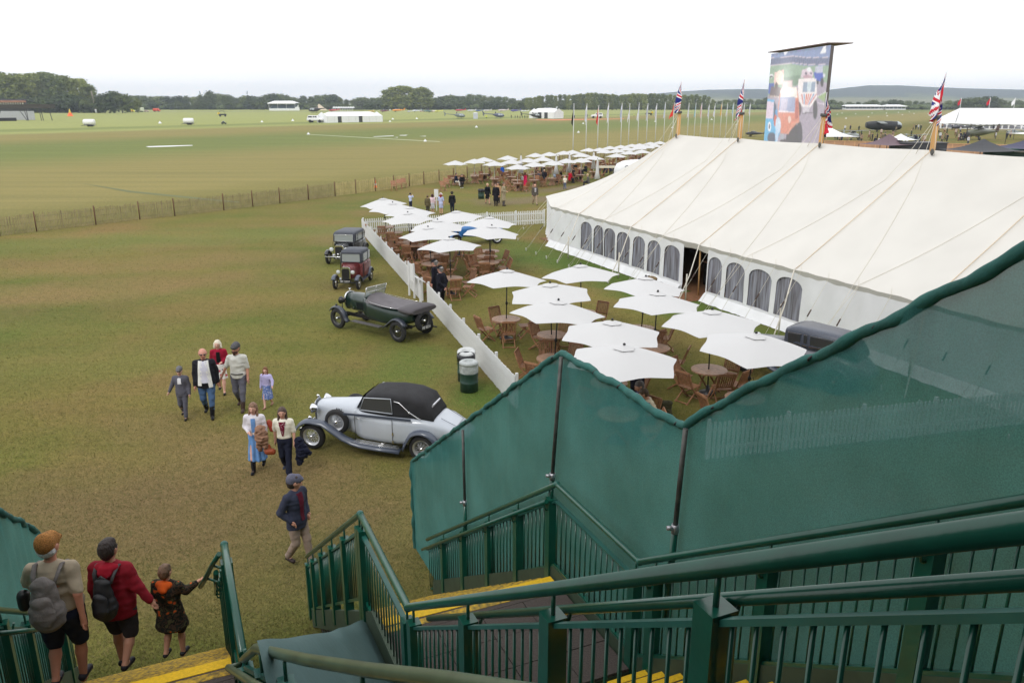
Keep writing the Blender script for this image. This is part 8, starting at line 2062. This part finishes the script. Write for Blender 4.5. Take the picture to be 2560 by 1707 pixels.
p = gp(800, 279); t = thing('beige_tent', 'beige pointed tent behind the hovering helicopter', 'tent', p); w = 26 / FPX * p.y; mb = MB(); mb.add([(-w * .5, 0, 1), (w * .5, 0, 1), (w * .5, w, 1), (-w * .5, w, 1), (-w * .18, w / 2, topz(797, 260, p.y))], [(0, 1, 4), (1, 2, 4), (2, 3, 4), (3, 0, 4), (0, 3, 2, 1)]); mb.build('canopy', mat('beige_canvas', rgb(206, 190, 166), .8), t)
t = thing('stall_row', 'row of small white scalloped stalls behind the long frame tent', 'market stalls', gp(832, 279)); a = gp(832, 279)
for i in range(9):
    q = gp(832 + i * 6, 279) - a; mb = MB(); z = topz(840, 270.5, a.y); w = 6 / FPX * a.y; mb.add([(q.x, q.y, z), (q.x + w, q.y, z), (q.x + w, q.y + w, z), (q.x, q.y + w, z), (q.x + w / 2, q.y + w / 2, z + 1.6)], [(0, 1, 4), (1, 2, 4), (2, 3, 4), (3, 0, 4), (0, 3, 2, 1)]); mb.bar((q.x + .3, q.y, 0), (q.x + .3, q.y, z), .4); mb.build('stall_canopy', M_tent, t)
# ================================================================ FLAGPOLES
M_pole = mat('flagpole_white', (.66, .67, .68), .4)
FX = [(1432, 261, 398), (1464, 261.5, 392), (1493, 265, 388), (1518, 259.5, 384), (1551, 259.5, 380), (1570, 260.5, 377), (1593, 258.5, 374), (1615, 260, 371), (1637, 260.5, 368), (1658, 257.5, 366), (1680, 258, 363), (1717, 259, 358), (1734, 259, 356), (1749, 259, 354), (1767.5, 261.5, 352), (1782, 259.5, 350), (1799, 257, 348), (1813, 258.5, 346), (1828, 258, 345), (1840, 257.5, 344), (1855, 257.5, 343), (1870, 259, 341)]
FC = [('black', (24, 24, 30)), ('white', (222, 224, 232)), ('red', (214, 56, 52)), ('white', (226, 226, 234)), ('pale blue', (206, 212, 230)), ('white', (224, 224, 234)), ('white', (220, 222, 234)), ('pale grey', (206, 208, 220)), ('white', (222, 222, 232)), ('pale blue', (214, 220, 236)), ('bright red', (226, 66, 60)), ('white', (224, 226, 236)), ('white and teal', (150, 196, 206)), ('white and red', (226, 190, 194)), ('white', (214, 216, 230)), ('white', (224, 224, 236)), ('yellow', (226, 176, 70)), ('white', (222, 224, 234)), ('pale blue', (186, 210, 226)), ('red-edged white', (222, 180, 186)), ('white', (220, 222, 232)), ('white', (224, 226, 234))]
def limp(seed, spread=.3, L_=2.4, Wd=.9):
    rg = random.Random(seed); a0 = rg.uniform(0, 6); rows = []
    for i in range(13):
        u = i / 12; rows.append([Vector((-spread * u * (1.1 - .4 * u) * (.6 + .5 * math.sin(j * .5 + a0)), .12 * math.sin(j * 1.1 + a0 + u * 3) * min(1, u * 3), -j / 10 * Wd - u * L_ * .62)) for j in range(11)])
    mb = MB(); mb.grid(rows); return mb
for i, ((px, yt, yb), (cn_, c)) in enumerate(zip(FX, FC)):
    p = gp(px, yb); zt = topz(px - (px - 1280) * (yb - yt) / 8800, yt, p.y)
    where = 'at the left end' if i == 0 else 'number %d' % (i + 1)
    ordn = ['first', 'second', 'third', 'fourth', 'fifth', 'sixth', 'seventh', 'eighth', 'ninth', 'tenth', 'eleventh', 'twelfth', 'thirteenth', 'fourteenth', 'fifteenth', 'sixteenth', 'seventeenth', 'eighteenth', 'nineteenth', 'twentieth', 'twenty-first', 'last']
    t = thing('flagpole', 'white flagpole with limp %s flag, %s from the left' % (cn_, ordn[i]) if i < 21 else 'white flagpole with limp white flag, nearest the video screen', 'flagpole', p, 0, 'flagpoles beside the far seating area')
    mb = MB(); mb.tube([(0, 0, 0), (0, 0, zt)], [.075, .045], 8); mb.build('pole', M_pole, t); mb = MB(); mb.lathe([(.12, zt), (.12, zt + .08)], 8); mb.build('pole_cap', M_pole, t)
    o = limp(i, .30 if i != 10 else .9).build('flag', cloth(c), t); o.location = (-.04, 0, zt - .1); o.scale = (1.25, 1.2, 1.25)
# ================================================================ AWNING WITH LETTERING, far right structures
t = thing('coffee_van', 'white rounded coffee van lettered COF peeping over the marquee end', 'van', gp(1596, 462), R(10))
mb = MB(); mb.loft([sect(x, w_, .45, z, 4) for x, w_, z in ((-2.5, .35, 1.3), (-2.42, .7, 1.75), (-2.15, .95, 2.12), (-1.6, 1.05, 2.36), (-.8, 1.08, 2.46), (2.2, 1.08, 2.5), (2.5, .9, 2.2))]); mb.build('body', M_tent, t)
mb = MB(); mb.box((-1.6, -1.12, 1.12), (1.6, .5, .06)); mb.build('counter_flap', M_dgrey, t)
for x in (-1.3, 1.3): mb = MB(); mb.lathe([(.05, -.1), (.36, -.1), (.36, .1), (.05, .1)], 14, axis='Y', c=(x, -.95, .36)); mb.build('wheel', M_rubber, t)
me = text_mesh('COF', .52, .01); me.materials.append(mat('letter_black', (.02, .02, .025), .6)); inst('lettering', me, t, (-1.35, -1.075, 1.80), rot=(PI / 2, 0, 0))
t = thing('serving_table', 'long cream folded table top lying left of the catering awning', 'table', gp(1516, 440), R(12)); mb = MB(); mb.box((0, 0, 1.0), (1.9, .5, .22)); mb.build('table_top', mat('cream_top', rgb(226, 220, 200), .6), t)
for x in (-.8, .8): mb = MB(); mb.box((x, 0, .45), (.06, .4, .9)); mb.build('leg', M_galv, t)
# far marquee
a, b = gp(2385, 322), gp(2640, 326); d = b - a; L_ = d.length; t = thing('distant_marquee', 'large white marquee with many arched windows at the far right', 'marquee', a, math.atan2(d.y, d.x)); ze = topz(2420, 309, a.y); zr = topz(2450, 270.5, a.y + 8) ; ox = -2
rows = []
for j in range(9):
    v = j / 8; rows.append([Vector((max(0, x) * 1.0 if v < 1 else x, 8 * (1 - v), zr + (ze - zr) * v - 1.0 * math.sin(PI * v))) for x in [L_ * i / 20 for i in range(21)]])
mb = MB(); mb.grid(rows); mb.add([(0, 8, zr), (-8, 4, ze), (0, 0, ze)], [(0, 1, 2)]); mb.add([(0, 8, zr), (0, 16, ze), (-8, 12, ze)], [(0, 1, 2)]); mb.add([(0, 8, zr), (-8, 12, ze), (-8, 4, ze)], [(0, 1, 2)]); mb.build('roof', M_tent, t)
mb = MB(); mb.box((L_ / 2 - 3, .1, ze / 2), (L_ + 6, .1, ze)); mb.build('front_wall', M_tent, t)
n = 16
for i in range(n):
    x = -3 + L_ * i / n; w_ = L_ / n * .38; mb = MB(); q = [(x - w_, 0, ze * .15), (x + w_, 0, ze * .15)] + [(x + w_ * math.cos(a_), 0, ze * .6 + ze * .25 * math.sin(a_)) for a_ in [PI * k / 6 for k in range(7)]]; mb.add(q, [tuple(range(len(q)))]); mb.build('window', mat('far_window', rgb(120, 122, 132), .3), t)
for i, (x, cc) in enumerate(((0, M_red), (L_ * .3, M_red), (L_ * .55, M_fw), (L_ * .7, M_fw))):
    mb = MB(); mb.tube([(x, 8, zr - 1), (x, 8, zr + 3.2)], .08, 5); mb.build('flag_staff', M_white, t); mb = MB(); mb.add([(x, 8, zr + 3.1), (x - .9, 8, zr + 1.6), (x - .7, 8, zr + .6), (x, 8, zr + 1.4)], [(0, 1, 2, 3)]); mb.build('pennant', cc, t)
def peak(name, label, cpx, cpy, wm, zt, ze, m, dep=None, rz=0.0, cat='canopy'):
    p = gp(cpx, cpy); t = thing(name, label, cat, p, rz); w = wm / 2; rows = []
    for j in range(7):
        f = j / 6; r = w * f; z = zt + (ze - zt) * (1 - (1 - f) ** 2.0); rows.append([Vector((r * x, r * y, z)) for x, y in ((-1, -1), (0, -1), (1, -1), (1, 0), (1, 1), (0, 1), (-1, 1), (-1, 0))])
    mb = MB(); mb.loft(rows, caps=False, sm=False); mb.build('canopy', m, t)
    for x in (-1, 1):
        for y in (-1, 1): mb = MB(); mb.box((x * w * .97, y * w * .97, ze / 2), (.08, .08, ze)); mb.build('leg', M_dgrey, t)
    return t
M_bgaz = mat('gazebo_black', (.045, .047, .055), .7)
peak('white_peak_canopy', 'white curved peak canopy just right of the video screen', 2040, 372, 11, 5.2, 2.3, M_tent)
peak('black_gazebo', 'black pointed gazebo behind the marquee ridge on the right', 2448, 420, 7, 3.6, 2.2, M_bgaz, rz=.3)
peak('black_gazebo', 'dark blue-black gazebo at the far right edge behind the marquee', 2585, 418, 8, 4.2, 2.4, mat('gazebo_navy', (.05, .05, .10), .7), rz=.2)
peak('brown_gazebo', 'brown-purple pointed gazebo behind the marquee ridge', 2215, 405, 5.5, 3.8, 2.4, mat('gazebo_plum', rgb(104, 84, 92), .7), rz=.4)
peak('white_canopy', 'small white canopy between the plum gazebo and the black stage', 2243, 404, 3.6, 3.8, 3.0, M_tent, rz=.4)
peak('white_canopy', 'white canopy at the right edge below the camouflaged plane', 2650, 372, 13, 4.2, 2.5, M_tent)
peak('white_canopy', 'white canopy at the right edge behind the camouflaged plane', 2640, 352, 12, 4.6, 2.7, M_tent)
a = gp(2250, 408); t = thing('stage_box', 'low black draped stage left of the rightmost king pole', 'stage', a, .05); mb = MB(); mb.box((3.3, 2, 1.3), (6.6, 3, 2.6)); mb.build('black_drape', M_bgaz, t); mb = MB(); mb.box((3.3, 2, 2.66), (6.8, 3.2, .12)); mb.build('roof', mat('gazebo_lid', (.10, .10, .11), .6), t)
a = gp(2480, 420); t = thing('market_stall', 'dark green covered stall beside the black gazebo', 'stall', a, .1); mb = MB(); mb.box((1.5, 0, 1.2), (4.5, 2, 2.4)); mb.build('green_cover', mat('stall_green', rgb(26, 66, 56), .6), t); mb = MB(); mb.box((3.6, -1.4, 2.1), (3.4, 1.2, .15)); mb.build('white_cover', M_tent, t)
a, b = gp(2035, 382), gp(2525, 398); d = b - a; L_ = d.length; dn = d.normalized(); t = thing('timber_hoarding', 'pale timber hoarding fence along the edge of the aircraft display', 'fence', a, math.atan2(d.y, d.x)); n = 18
for i in range(n):
    x0 = L_ * i / n; mb = MB(); mb.box((x0 + L_ / n / 2, 0, 1.0), (L_ / n - .06, .04, 1.9)); mb.build('panel', mat('hoarding_ply', rgb(186, 146, 116), .8, noise_amt=.15, noise_scale=.6), t)
    mb = MB(); mb.box((x0, -.06, 1.0), (.14, .08, 2.0)); mb.build('post', mat('hoarding_post', rgb(206, 164, 124), .8), t)
mb = MB(); mb.box((L_ / 2, -.05, 2.0), (L_, .1, .1)); mb.build('top_rail', mat('hoarding_post'), t)
t = thing('field_gun', 'small dark wheeled field gun among the visitors on the right', 'field gun', gp(2410, 352), .4)
for s in (-1, 1): wheel(t, (0, s * .8, .6), .6, .14, M_dgrey, 12)
mb = MB(); mb.tube([(-1.4, 0, .9), (1.6, 0, 1.3)], [.16, .08], 8); mb.build('barrel', M_dgrey, t); mb = MB(); mb.box((.4, 0, 1.1), (.08, 1.6, 1.2)); mb.build('gun_shield', M_dgrey, t); mb = MB(); mb.tube([(0, 0, .7), (-2.4, -.5, .1)], .08, 6); mb.build('trail', M_dgrey, t)
for i, (px, py, c, b) in enumerate(((813, 306, 'black coat right of the white pickup', 0), (818, 306.5, 'black at the left corner of the long tent', 0), (912, 305, 'grey top crossing the front of the long tent', 3), (1216, 297, 'yellow hi-vis left of the blue helicopter', 'y'), (1278, 296, 'dark clothes alone left of the waiting group', 0), (1585, 292, 'yellow hi-vis behind the flagpoles', 'y'), (1436, 296, 'dark clothes behind the black flag', 0), (1468, 294, 'navy behind the second flagpole', 0),
                                   (1288, 297, 'dark clothes at the left of the waiting group', 0), (1294, 297, 'khaki in the waiting group', 1), (1300, 297, 'tan in the waiting group', 3), (1306, 297, 'dark clothes in the middle of the waiting group', 0), (1312, 297, 'green in the waiting group', 4), (1318, 297, 'khaki at the right of the waiting group', 1))):
    r = dup(PRO[0 if b == 'y' else b], gp(px, py), i, 'tiny distant person in ' + c, 'people on the airfield')
    if b == 'y':
        for ch in r.children:
            if ch.name.startswith('jacket'): ch.data = ch.data.copy(); ch.data.materials[0] = mat('hi_vis', rgb(214, 230, 60), .7)
for o in PRO: delete_tree(o)
# ================================================================ HAZE
mz = bpy.data.materials.new('haze'); mz.use_nodes = True; N = mz.node_tree.nodes; N.remove(N['Principled BSDF']); pv = N.new('ShaderNodeVolumePrincipled')
pv.inputs['Color'].default_value = (.78, .87, 1.0, 1); pv.inputs['Density'].default_value = 2.0e-4; pv.inputs['Anisotropy'].default_value = .2
mz.node_tree.links.new(pv.outputs[0], N['Material Output'].inputs['Volume'])
mb = MB(); mb.box((0, 1770, 38), (11000, 4100, 79)); tag(mb.build('haze', mz), 'thin pale summer haze over the whole airfield', kind='stuff')
